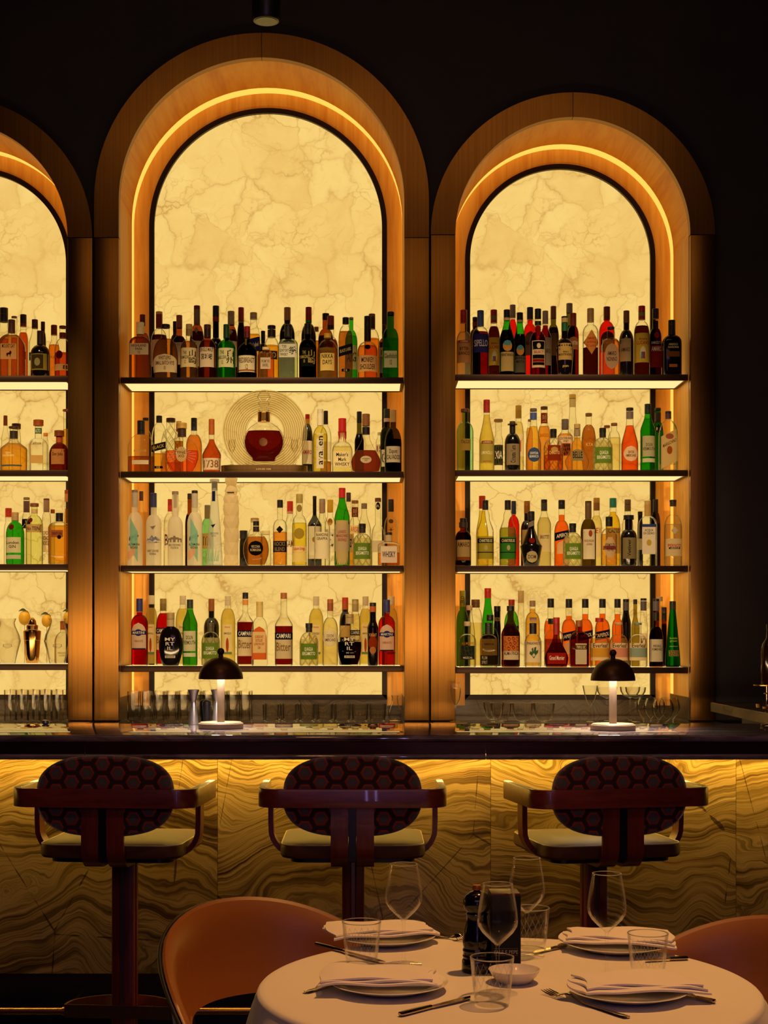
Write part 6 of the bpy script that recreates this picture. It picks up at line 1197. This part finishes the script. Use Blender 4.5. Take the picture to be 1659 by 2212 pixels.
# ------------------------------------------------------------------ bar stools
def hex_velvet():
    t = NT('hexagon_velvet'); tc = t.n('ShaderNodeTexCoord').outputs['Object']
    sp = t.n('ShaderNodeSeparateXYZ', {0: tc}); h = .048
    p = t.n('ShaderNodeCombineXYZ', {0: t.math('DIVIDE', sp.outputs[2], h), 1: t.math('DIVIDE', sp.outputs[0], h), 2: 0.0}).outputs[0]
    r = (1.0, 1.7320508, 1.0); hh = (.5, .8660254, 0.0)
    def cell(off):
        a = t.n('ShaderNodeVectorMath', {0: p, 1: off}, operation='ADD').outputs[0]
        m = t.n('ShaderNodeVectorMath', {0: a, 1: (0, 0, 0), 2: r}, operation='WRAP')
        m.inputs[1].default_value = r; m.inputs[2].default_value = (0, 0, 0)
        return t.n('ShaderNodeVectorMath', {0: m.outputs[0], 1: hh}, operation='SUBTRACT').outputs[0]
    a = cell((0, 0, 0)); b = cell(hh)
    def flat(v): s = t.n('ShaderNodeSeparateXYZ', {0: v}); return t.n('ShaderNodeCombineXYZ', {0: s.outputs[0], 1: s.outputs[1], 2: 0.0}).outputs[0]
    a, b = flat(a), flat(b)
    la = t.n('ShaderNodeVectorMath', {0: a}, operation='LENGTH').outputs['Value']; lb = t.n('ShaderNodeVectorMath', {0: b}, operation='LENGTH').outputs['Value']
    def hd(v):
        ab = t.n('ShaderNodeVectorMath', {0: v}, operation='ABSOLUTE').outputs[0]
        d = t.n('ShaderNodeVectorMath', {0: ab, 1: (.5, .8660254, 0)}, operation='DOT_PRODUCT').outputs['Value']
        return t.math('MAXIMUM', d, t.n('ShaderNodeSeparateXYZ', {0: ab}).outputs[0])
    d = t.math('MINIMUM', hd(a), hd(b))
    d = t.math('ADD', d, t.math('MULTIPLY', t.math('SUBTRACT', t.noise(tc, 160, 2).outputs[0], .5), .06))
    col = t.ramp(d, [(0.0, '#5c5450'), (.27, '#524a46'), (.285, '#a8300c'), (.37, '#96260a'), (.385, '#1c0d0b'), (.42, '#1c0d0b'), (.43, '#3a140e'), (.5, '#140a09')], 'LINEAR')
    hgt = t.n('ShaderNodeMapRange', {0: d, 1: .40, 2: .30}).outputs[0]
    return t.done(t.bsdf(color=col, rough=.85, sheen=.4, normal=t.bump(hgt, .6, .003)))
M['velvet'] = hex_velvet()
M['cherry'] = wood('red_brown_ash', '#5a1f12', '#7a2f1c', '#8c3c24', (5, 28, 28), .32, .25)
M['cherry_v'] = wood('red_brown_ash_upright', '#5a1f12', '#7a2f1c', '#8c3c24', (28, 28, 3), .32, .25)
M['seat_leather'] = plain('#5e3a16', .6, 0, .28); M['piping'] = plain('#c2a468', .5)
def rrect(hx, hy, r, n=8):
    P = []
    for cx, cy, a0 in ((hx - r, hy - r, 0), (-hx + r, hy - r, PI / 2), (-hx + r, -hy + r, PI), (hx - r, -hy + r, 3 * PI / 2)):
        P += [(cx + r * math.cos(a0 + PI / 2 * i / n), cy + r * math.sin(a0 + PI / 2 * i / n)) for i in range(n + 1)]
    return P
def stool(loc, rz, lbl):
    t = thing('bar_stool', lbl, 'bar stool', loc, rz, 'hexagon backed bar stools at the bar')
    # seat cushion
    cy, hx, hy = -.012, .194, .178
    rings = []
    for s, z in ((.90, .797), (.975, .799), (1.0, .806), (1.0, .826), (.985, .834), (.93, .8385), (.6, .842), (.15, .843)):
        rings.append([(x * s, cy + y * s, z) for x, y in rrect(hx, hy, .05)])
    mesh('seat', *skin(rings), M['seat_leather'], t)
    P = [(x, cy + y, .8345) for x, y in rrect(hx * .987, hy * .987, .05)]; MB().tube(P + [P[0]], .0019, 8, False).out('seat_piping', M['piping'], t)
    mesh('seat_board', *skin([[(x, cy + y, z) for x, y in rrect(hx * .86, hy * .86, .04)] for z in (.786, .797)]), M['black'], t)
    # post with a groove in each face
    sec = []
    for k in range(4):
        a = k * PI / 2; c, s = math.cos(a), math.sin(a)
        for x, y in ((.024, -.031), (.008, -.031), (.006, -.026), (-.006, -.026), (-.008, -.031), (-.024, -.031), (-.029, -.029)):
            sec.append((x * c + y * s, -x * s + y * c) if False else (c * x - s * y, s * x + c * y))
    sec = [(x, y) for x, y in sec]
    # order the section by angle so that the outline closes cleanly
    sec.sort(key=lambda p: math.atan2(p[1], p[0]))
    mesh('post', *skin([[(x, y, z) for x, y in sec] for z in (.012, .778)]), M['cherry_v'], t, angle=.4)
    MB().box(-.0045, .0045, -.0285, -.0262, .02, .776).out('groove_streak', plain('#8a7a80', .3, .9), t, smooth=False)  # metal strip added in the groove for the violet streak of reflected light
    MB().rev([(.2, 0), (.2, .008), (.19, .012), (.001, .0125)], 48, cap1=False).out('base_plate', M['bronze'], t)
    # two flat straps sweeping from under the seat up to the rail
    pth = [(.07, .783), (-.14, .783)] + [(-.18 - .052 * math.sin(a), .835 - .052 * math.cos(a)) for a in [PI / 2 * i / 8 for i in range(9)]] + [(-.232, .90), (-.232, .985)]
    for sx in (-1, 1):
        m = MB(); V = []; Fc = []
        for j, (y, z) in enumerate(pth):
            q = pth[min(j + 1, len(pth) - 1)]; o = pth[max(j - 1, 0)]; ty, tz = q[0] - o[0], q[1] - o[1]; L = math.hypot(ty, tz); ny, nz = -tz / L * .0055, ty / L * .0055
            for x, s in ((.011, -1), (.057, -1), (.057, 1), (.011, 1)): V.append((sx * x, y + ny * s, z + nz * s))
        n = len(pth)
        for j in range(n - 1):
            for i in range(4): k = (i + 1) % 4; Fc.append((4 * j + i, 4 * j + k, 4 * j + 4 + k, 4 * j + 4 + i))
        Fc += [(3, 2, 1, 0), (4 * n - 4, 4 * n - 3, 4 * n - 2, 4 * n - 1)]
        mesh('back_strap', V, Fc, M['cherry_v'], t, angle=.4)
    # bent rail with arms
    hw, yb, r = .240, -.247, .05; yf = .035
    P = [(-hw, yf), (-hw, yb + r)] + [(-hw + r - r * math.cos(a), yb + r - r * math.sin(a)) for a in [PI / 2 * i / 8 for i in range(1, 9)]]
    P += [(0, yb)] + [(-x, y) for x, y in reversed(P)]
    V = []; Fc = []; n = len(P)
    for j, (x, y) in enumerate(P):
        q = P[min(j + 1, n - 1)]; o = P[max(j - 1, 0)]; tx, ty = q[0] - o[0], q[1] - o[1]; L = math.hypot(tx, ty); nx, ny = -ty / L, tx / L
        for d, z in ((-.009, .942), (.009, .942), (.0095, .945), (.0095, .9885), (.0085, .991), (-.0085, .991), (-.0095, .9885), (-.0095, .945)): V.append((x + nx * d, y + ny * d, z))
    for j in range(n - 1):
        for i in range(8): k = (i + 1) % 8; Fc.append((8 * j + i, 8 * j + k, 8 * j + 8 + k, 8 * j + 8 + i))
    Fc += [tuple(range(7, -1, -1)), tuple(range(8 * n - 8, 8 * n))]
    mesh('arm_rail', V, Fc, M['cherry'], t, angle=.5)
    for sx in (-1, 1):
        p2 = [(.224, .942), (.224, .885)] + [(.150 + .074 * math.cos(a), .885 - .074 * math.sin(a)) for a in [PI / 2 * i / 8 for i in range(1, 9)]] + [(.12, .811)]
        p2 = [(x, min(z, .942) - (.018 if x < .16 else 0) * 0) for x, z in p2]
        V = []; Fc = []; n = len(p2)
        for j, (x, z) in enumerate(p2):
            q = p2[min(j + 1, n - 1)]; o = p2[max(j - 1, 0)]; tx, tz = q[0] - o[0], q[1] - o[1]; L = math.hypot(tx, tz); nx, nz = -tz / L * .007, tx / L * .007
            for y, s in ((-.085, -1), (-.04, -1), (-.04, 1), (-.085, 1)): V.append((sx * (x + nx * s), y, z - .016 + nz * s + .016 * (j < 2)))
        for j in range(n - 1):
            for i in range(4): k = (i + 1) % 4; Fc.append((4 * j + i, 4 * j + k, 4 * j + 4 + k, 4 * j + 4 + i))
        Fc += [(3, 2, 1, 0), (4 * n - 4, 4 * n - 3, 4 * n - 2, 4 * n - 1)]
        mesh('arm_support', V, Fc, M['cherry_v'], t, angle=.5)
    # oval backrest cushion
    rings = []; N = 56; e = 2.7
    for s, y in ((.80, -.236), (.94, -.233), (.99, -.222), (1.0, -.205), (.985, -.185), (.93, -.172), (.7, -.166), (.2, -.163)):
        R_ = []
        for i in range(N):
            a = 2 * PI * i / N; c, q = math.cos(a), math.sin(a)
            R_.append((.184 * s * math.copysign(abs(c) ** (2 / e), c), y, .969 + (.107 * s if s > .9 else .107 * s) * math.copysign(abs(q) ** (2 / e), q)))
        rings.append(R_)
    mesh('backrest', *skin(rings[::-1]), M['velvet'], t)
    MB().box(-.010, .010, -.238, -.160, .80, .96).out('back_bracket', M['black'], t, smooth=False)
    # D-shaped brass foot ring
    P = [(-.151, -.075), (.151, -.075)] + [(.151 * math.cos(a), -.06 + .12 * math.sin(a)) for a in [PI * i / 24 for i in range(25)]]
    V = []; Fc = []; n = len(P)
    for x, y in P:
        L = math.hypot(x, y + .03) or 1; ix, iy = x * (1 - .006 / .151), -.03 + (y + .03) * .95
        V += [(x, y, .346), (x, y, .382), (ix, iy, .382), (ix, iy, .346)]
    for j in range(n):
        k2 = (j + 1) % n
        for i in range(4): k = (i + 1) % 4; Fc.append((4 * j + i, 4 * j + k, 4 * k2 + k, 4 * k2 + i))
    mesh('foot_ring', V, Fc, M['goldsat'], t, angle=.4)
    return t
s1 = stool((PX(270, 4.30), 4.30, 0), -math.radians(5.5), 'oval backed bar stool beside the orange chair, under the first table lamp')
for px, a, lb in ((763, 0.0, 'oval backed bar stool between the other two stools'), (1282, math.radians(11), 'oval backed bar stool under the second lamp, turned a little')):
    dup(s1, (PX(px, 4.30), 4.30, 0), lb, a)
# ------------------------------------------------------------------ dining table and cloth
TX, TY, TR, TZ = PX(1096, 2.85), 2.85, .455, .750
t = thing('dining_table', 'round dining table hidden under its white cloth', 'table', (TX, TY, 0))
MB().rev([(TR - .02, TZ - .034), (TR - .003, TZ - .030), (TR - .003, TZ - .004), (TR - .008, TZ - .002)], 64).out('tabletop', M['cherry'], t)
MB().rev([(.04, .02), (.035, TZ - .0345)], 24).out('pedestal', M['black'], t); MB().rev([(.26, 0), (.26, .012), (.05, .0195)], 48).out('foot', M['black'], t)
cl = thing('tablecloth', 'white cloth draped over the round dining table', 'tablecloth', (TX, TY, 0))
V = [(0, 0, TZ)]; Fc = []; NA = 220; rows_ = []
prof = [(r * TR, TZ) for r in (.25, .5, .75, .92, .975)] + [(TR + .012 * math.sin(a) - .005, TZ - .014 + .014 * math.cos(a)) for a in [PI / 2 * i / 5 for i in range(1, 6)]]
hang = [(.045, .02), (.085, .05), (.118, .085), (.145, .125), (.165, .165), (.18, .20)]
for r, z in prof: rows_.append([(r, z)] * NA)
for dr, dz in hang:
    L = []
    for i in range(NA):
        a = 2 * PI * i / NA; f = .5 + .5 * math.sin(11 * a + 1.3 * math.sin(3 * a) + .6); g = .5 + .5 * math.sin(5 * a + .9)
        k = dr / .18
        L.append((TR + .010 + dr * (.05 + .36 * f ** 1.5 * (.6 + .4 * g)) * (1 if k < 1 else 1), TZ - .014 - dz))
    rows_.append(L)
for L in rows_:
    for i, (r, z) in enumerate(L): a = 2 * PI * i / NA; V.append((r * math.cos(a), r * math.sin(a), z))
for i in range(NA): Fc.append((0, 1 + i, 1 + (i + 1) % NA))
for j in range(len(rows_) - 1):
    for i in range(NA): k = (i + 1) % NA; b = 1 + j * NA; Fc.append((b + i, b + NA + i, b + NA + k, b + k))
def linen(name, c):
    q = NT(name); v = q.coord('Object', (1, 1, 1)); n1 = q.noise(v, 900, 2).outputs[0]; n2 = q.noise(v, 14, 3).outputs[0]
    return q.done(q.bsdf(color=lin(c), rough=.8, sheen=.25, normal=q.bump(q.math('ADD', q.math('MULTIPLY', n1, .15), n2), .12, .004)))
M['linen'] = linen('table_linen', '#ddd6ce'); M['napkin'] = linen('napkin_linen', '#e2dad6')
o = mesh('cloth', V, Fc, M['linen'], cl, angle=3.2)
# ------------------------------------------------------------------ dining chairs
M['tan_leather'] = plain('#8c5426', .42, 0, .5); M['chair_piping'] = plain('#0f0a0a', .5)
def zebra():
    q = NT('grey_patterned_fabric'); v = q.coord('Object', (1, 1, .18)); n = q.noise(v, 26, 4, .6, 2.0).outputs[0]
    f = q.noise(q.coord(), 300, 2).outputs[0]
    return q.done(q.bsdf(color=q.mix(q.math('MULTIPLY', f, .5), q.ramp(n, [(.42, '#241f24'), (.5, '#77707c'), (.58, '#8f8792'), (.62, '#2a242a')]), lin('#4a444c')), rough=.85, sheen=.3, normal=q.bump(n, .4, .004)))
M['zebra'] = zebra()
def tub_chair(loc, rz, lbl, scale=1.0):
    t = thing('dining_chair', lbl, 'chair', loc, rz, None); t.scale = (scale,) * 3
    NF = 49; A = math.radians(112); NZ = 12
    def geo(u):                         # u -1..1 along the shell, 0 at the back
        k = abs(u)
        zt = .766 - .25 * k ** 2.0 - .06 * k ** 6
        zb = .555 - .10 * k ** 3 - .05 * max(0, k - .75)
        return zt, zb
    def at(u, v, off):
        zt, zb = geo(u); z = zb + (zt - zb) * v
        R_ = .278 + off + (.024 * v ** 6 if off < -.03 else 0) + .03 * v - .012 * abs(u) ** 2; a = A * u
        return (R_ * math.sin(a) * .98, R_ * math.cos(a), z)
    V = []; Fc = []; idx = lambda i, j: i * (NZ + 1) + j
    for off in (0.0, -.042):
        V = [at(2 * i / (NF - 1) - 1, j / NZ, off + (.011 * math.sin(PI * j / NZ) if off < 0 else -.004 * math.sin(PI * j / NZ))) for i in range(NF) for j in range(NZ + 1)]
        Fc = [(idx(i, j), idx(i + 1, j), idx(i + 1, j + 1), idx(i, j + 1)) for i in range(NF - 1) for j in range(NZ)]
        if off < 0: Fc = [f[::-1] for f in Fc]
        if off == 0.0: mesh('outer_shell', V, Fc, M['zebra'], t); continue
        # leather face wraps over the rim to the outer shell
        b = len(V)
        loop = [(2 * i / (NF - 1) - 1, 1.0) for i in range(NF)]
        V += [tuple(Vector(at(u, v, -.006)) + Vector((0, 0, .003))) for u, v in loop]
        V += [tuple(Vector(at(u, v, -.012)) + Vector((0, 0, .007))) for u, v in loop]
        for i in range(NF - 1):
            Fc.append((idx(i, NZ), idx(i + 1, NZ), b + NF + i + 1, b + NF + i)); Fc.append((b + NF + i, b + NF + i + 1, b + i + 1, b + i))
        c = len(V); V += [at(2 * i / (NF - 1) - 1, 0.0, -.002) for i in range(NF)]
        for i in range(NF - 1): Fc.append((idx(i + 1, 0), idx(i, 0), c + i, c + i + 1))
        for u, e in ((-1, 0), (1, NF - 1)):
            c = len(V); V += [at(u, j / NZ, -.002) for j in range(NZ + 1)]
            for j in range(NZ): q = (idx(e, j), idx(e, j + 1), c + j + 1, c + j); Fc.append(q if u < 0 else q[::-1])
        mesh('inner_back', V, Fc, M['tan_leather'], t, angle=1.2)
    P = [at(-1, j / 6, .001) for j in range(6)] + [at(2 * i / (NF - 1) - 1, 1.0, .001) for i in range(NF)] + [at(1, 1 - j / 6, .001) for j in range(1, 7)]
    MB().tube(P, .0042, 8).out('piping', M['chair_piping'], t)
    rings = []
    for s, z in ((.9, .385), (1, .395), (1, .445), (.94, .462), (.5, .468), (.05, .468)):
        rings.append([(x * s, -.04 + y * s, z) for x, y in rrect(.235, .22, .13, 8)])
    mesh('seat', *skin(rings), M['tan_leather'], t)
    for u in (-.86, -.4, .4, .86):
        p = at(u, 0, -.02); MB().tube([(p[0] * .92, p[1] * .92 - .01, .43), (p[0], p[1], p[2] + .03)], .011, 10).out('back_support', M['black'], t)
    for x, y in ((-.17, -.2), (.17, -.2), (-.16, .15), (.16, .15)):
        MB().tube([(x * .9, y * .9, .39), (x * 1.1, y * 1.1, 0)], [.016, .010], 12).out('leg', M['black'], t)
    return t
tub_chair((PX(640, 3.42), 3.42, 0), math.radians(34), 'tan leather tub chair with grey patterned outside, beside the first bar stool')
tub_chair((.745, 3.20, 0), math.radians(-42), 'tan leather tub chair across the table, below the third bar stool', 1.0)
# ------------------------------------------------------------------ table setting
ZT = TZ + .0006
def ty(py): return F * (EYE - TZ) / (py - HY)
def tp(px, py): Y = ty(py); return (PX(px, Y), Y, ZT)
WB = [(.006, .004), (.016, .013), (.028, .025), (.0355, .037), (.0368, .047), (.0355, .062), (.0315, .088), (.0272, .112)]
WG = [(872, 2085, 'wine glass behind the front tumbler, before the second bar stool'), (1075, 2147, 'wine glass in front of the pepper mill'), (1138, 2066, 'wine glass at the far side behind the pepper mill'), (1311, 2114, 'wine glass between the two plates opposite the pepper mill')]
WG[0] = (872, 2085, 'wine glass beside the tumbler nearest the tan chair and stool')
for px, py, lb in WG:
    x, Y, z = tp(px, py); g = stemmed('wine_glass', px, Y, WB, .085, .036, lb, 'wine glasses on the table', 'fineglass', z)
TUMB = [(.0265, 0), (.0300, .003), (.0325, .02), (.0385, .083)]
def tumbler(px, py, lb):
    x, Y, z = tp(px, py); t = thing('water_tumbler', lb, 'glass', (x, Y, z), 0, 'diamond cut tumblers on the table')
    cup(TUMB, .0016, 44, .010).out('bowl', M['fineglass'], t)
    MB().tube([(.0378 * math.cos(2 * PI * i / 48), .0378 * math.sin(2 * PI * i / 48), .0832) for i in range(49)], .001, 6, False).out('rim', M['rim'], t)
    def rad(z): return TUMB[2][0] + (TUMB[3][0] - TUMB[2][0]) * (z - .02) / .063
    m = MB(); n = 18
    for s in (-1, 1):
        for i in range(n):
            V = []
            for j in range(9):
                u = j / 8; z_ = .024 + .040 * u; a = 2 * PI * (i + s * 1.55 * u) / n; r = rad(z_) + .0003
                for d in (-.0075, .0075): V.append((r * math.cos(a + d), r * math.sin(a + d), z_))
            m.add(V, [(2 * j, 2 * j + 1, 2 * j + 3, 2 * j + 2) for j in range(8)])
    m.out('cut_pattern', glassy((.62, .60, .56), .8, .3, .45, (1, .97, .93)), t)
tumbler(781, 2083, 'diamond cut tumbler nearest the tan chair')
tumbler(1063, 2171, 'diamond cut tumbler in front of the nearest wine glass')
tumbler(1147, 2049, 'diamond cut tumbler behind the farthest wine glass')
tumbler(1399.5, 2112, 'diamond cut tumbler behind the napkin with folded corner')
M['china'] = plain('#ded6d0', .14)
def plate(px, py, lb):
    x, Y, z = tp(px, py); t = thing('dinner_plate', lb, 'plate', (x, Y, z), 0, 'white plates on the table')
    MB().rev([(.060, 0), (.064, .001), (.085, .0085), (.107, .0155), (.1078, .0165), (.1065, .0172), (.085, .0112), (.068, .006), (.001, .0055)], 72, cap1=False).out('dish', M['china'], t)
    return t
def script(t, txt, w, h, x, y, z, rot):
    P, Ff = fitted_text(txt, w, h); c, s = math.cos(rot), math.sin(rot)
    P = [(a + .35 * b, b) for a, b in P]
    mesh('monogram', [(x + c * a - s * b, y + s * a + c * b, z + .09 * max(0, math.hypot(x + c * a - s * b, y + s * a + c * b) - .085)) for a, b in P], Ff, plain('#2a2220', .5), t, smooth=False)
def napkin(px, py, rot, dx, dy, lb, L=.215, Wd=.145, fan=1):
    x, Y, z = tp(px, py); t = thing('napkin', lb, 'napkin', (x + dx, Y + dy, z + .0205), rot, 'folded napkins on the plates')
    for k in range(3):
        m = MB(); nx, ny = 20, 12; sh = k * .0045; V = []; Fc = []
        z0 = .0015 + k * .0038
        for lvl in (0, 1):
            for j in range(ny + 1):
                for i in range(nx + 1):
                    u = i / nx; v = j / ny
                    X = -L / 2 + (L - sh * 1.8) * u + .006 * math.sin(5 * v + k); Yy = -Wd / 2 + sh * fan + (Wd - sh * .6) * v * (1 - .32 * u * (1 if k else .9)) + .02 * u
                    e = min(u, 1 - u, v, 1 - v); th = .0052 * min(1, e * 7 + .25) ** .5
                    sag = -.0035 * max(0, abs(X) / (L / 2) - .72) / .28 + .0018 * math.sin(9 * u + 4 * v + k * 2)
                    V.append((X, Yy, z0 + sag + (th if lvl else -th * .35)))
        n = (nx + 1) * (ny + 1); q = lambda i, j, l: l * n + j * (nx + 1) + i
        for j in range(ny):
            for i in range(nx):
                Fc.append((q(i, j, 1), q(i + 1, j, 1), q(i + 1, j + 1, 1), q(i, j + 1, 1))); Fc.append((q(i, j, 0), q(i, j + 1, 0), q(i + 1, j + 1, 0), q(i + 1, j, 0)))
        for i in range(nx):
            Fc.append((q(i, 0, 0), q(i + 1, 0, 0), q(i + 1, 0, 1), q(i, 0, 1))); Fc.append((q(i + 1, ny, 0), q(i, ny, 0), q(i, ny, 1), q(i + 1, ny, 1)))
        for j in range(ny):
            Fc.append((q(0, j + 1, 0), q(0, j, 0), q(0, j, 1), q(0, j + 1, 1))); Fc.append((q(nx, j, 0), q(nx, j + 1, 0), q(nx, j + 1, 1), q(nx, j, 1)))
        mesh('fold', V, Fc, M['napkin'], t, angle=1.0)
p = plate(840, 2139, 'white plate nearest the tan chair with fork under its napkin'); script(p, 'SeP', .030, .016, .068, .050, .0112, -.25)
plate(832, 2035, 'white plate at the far side behind the tumbler'); plate(1332, 2052, 'white plate at the far side before the second chair')
p = plate(1357, 2155, 'white plate in front of the four tined fork'); script(p, 'SeP', .028, .016, -.070, .052, .0112, .3)
napkin(840, 2139, -.10, -.014, .002, 'folded white napkin with pointed corner toward the tan chair')
napkin(832, 2035, .16, -.006, .004, 'layered folded white napkin behind the tumbler and wine glass', .225, .14)
napkin(1332, 2052, 3.0, .0, .004, 'layered folded white napkin on the far plate by the second chair', .225, .14, -1)
napkin(1357, 2155, 3.3, .012, .002, 'folded white napkin in front of the cut tumbler', .22, .145, -1)
# salt and pepper
x, Y, z = tp(1030, 2099)
t = thing('pepper_mill', 'glossy black turned pepper mill in the middle of the table', 'pepper mill', (x, Y, z)); M['mill'] = plain('#0c0808', .13)
MB().rev([(.028, 0), (.029, .002), (.0285, .022), (.026, .026), (.0275, .030), (.026, .036), (.0275, .041), (.0255, .046), (.027, .052), (.0275, .062), (.0245, .078), (.021, .092), (.0195, .105), (.0215, .111), (.0195, .1135)], 40).out('body', M['mill'], t)
MB().rev([(.019, .1137), (.0235, .118), (.0265, .128), (.0262, .137), (.022, .147), (.012, .1535), (.005, .155)], 40).out('head', M['mill'], t)
MB().rev([(.006, .155), (.0085, .157), (.009, .162), (.0075, .1655), (.002, .1665)], 24).out('knob', plain('#a8622c', .4, .6), t)
x, Y, z = tp(1089, 2097)
t = thing('seasoning_box', 'tall matt black box lettered in white beside the pepper mill', 'box', (x, Y, z), .04)
MB().box(-.0285, .0285, -.0285, .0285, 0, .148, .002).out('box_body', plain('#070505', .6, 0, .25), t); MB().box(-.0275, .0275, -.0275, .0275, .1485, .153, .001).out('lid', plain('#5a3a1c', .3, .8), t)
P, Ff = fitted_text('SALE E PEPE', .046, .0075); mesh('lettering', [(q[0], -.0288, .041 + q[1]) for q in P], Ff, paper('#a89c98', 0), t, smooth=False)
for zz in (.0475, .0345): MB().box(-.023, .023, -.0289, -.0286, zz, zz + .0005).out('rule', paper('#8a7c78', 0), t, smooth=False)
x, Y, z = tp(1111, 2122)
t = thing('sauce_dish', 'small white dish beside the black seasoning box', 'dish', (x, Y, z))
MB().rev([(.026, 0), (.030, .001), (.041, .012), (.0475, .023), (.0482, .0243), (.0468, .0246), (.039, .013), (.028, .0045), (.001, .004)], 56, cap1=False).out('dish', M['china'], t)
# cutlery
M['cut'] = plain('#c0ab92', .12, 1.0)
def frame2(a, b):
    A_ = Vector(tp(*a)); B_ = Vector(tp(*b)); d = B_ - A_; return A_, d.length, math.atan2(d.y, d.x)
def knife(a, b, lb):
    A_, L, rz = frame2(a, b); t = thing('table_knife', lb, 'knife', A_, rz, 'table knives on the cloth')
    h = .42 * L
    rings = [[(x, w * math.cos(2 * PI * i / 16), .0042 + .0042 * f * math.sin(2 * PI * i / 16)) for i in range(16)] for x, w, f in ((0, .003, .5), (.002, .0058, .9), (.01, .0065, 1), (h * .6, .0056, 1), (h, .0042, .9))]
    mesh('handle', *skin(rings), M['cut'], t)
    P = [(h, -.004), (h + .01, -.006), (L * .8, -.0085), (L * .94, -.006), (L, .004), (L * .9, .0062), (h + .01, .0045), (h, .004)]
    n = len(P); V = [(x, y, .0032) for x, y in P] + [(x, y, .0048) for x, y in P]
    mesh('blade', V, [tuple(range(n - 1, -1, -1)), tuple(range(n, 2 * n))] + [(i, (i + 1) % n, (i + 1) % n + n, i + n) for i in range(n)], M['cut'], t, smooth=False)
def fork(a, b, lb):
    A_, L, rz = frame2(a, b); t = thing('table_fork', lb, 'fork', A_, rz, 'table forks on the cloth')      # handle end at a, tine tips at b
    q = lambda x: .0022 + .010 * math.exp(-((x / L - .70) / .10) ** 2) + (.004 * (x / L - .82) / .18 if x / L > .82 else 0)
    rings = []
    for x, w in ((0, .003), (.003, .0075), (.02, .0082), (L * .25, .006), (L * .5, .0032), (L * .66, .0036), (L * .70, .008), (L * .74, .0115), (L * .80, .0122)):
        rings.append([(x, w * math.cos(2 * PI * i / 12), q(x) + .0014 * math.sin(2 * PI * i / 12)) for i in range(12)])
    mesh('handle', *skin(rings), M['cut'], t)
    for k in range(4):
        y = -.0095 + .0063 * k; MB().tube([(L * .795, y, q(L * .795)), (L * .86, y, q(L * .86) - .001), (L * .94, y, q(L * .94)), (L, y * .95, q(L) + .001)], [.0018, .0016, .0013, .0006], 8).out('tine', M['cut'], t)
knife((683, 2043), (829, 2083), 'table knife running behind the tumbler nearest the tan chair')
knife((863, 2197), (1020, 2158), 'table knife running toward the tumbler in front')
knife((1545, 2169), (1452, 2150), 'table knife tucked under the plate beside the cloth edge')
knife((1222, 2047), (1150, 2063), 'table knife behind the farthest wine glass')
knife((1486, 2074), (1392, 2079), 'table knife behind the tumbler by the second chair')
fork((658, 2147), (823, 2100), 'table fork passing under the napkin nearest the tan chair')
fork((1357, 2201), (1177, 2146), 'table fork lying free in front of the small white dish')
fork((932, 2024), (1008, 2034), 'table fork at the far side beside the pepper mill')
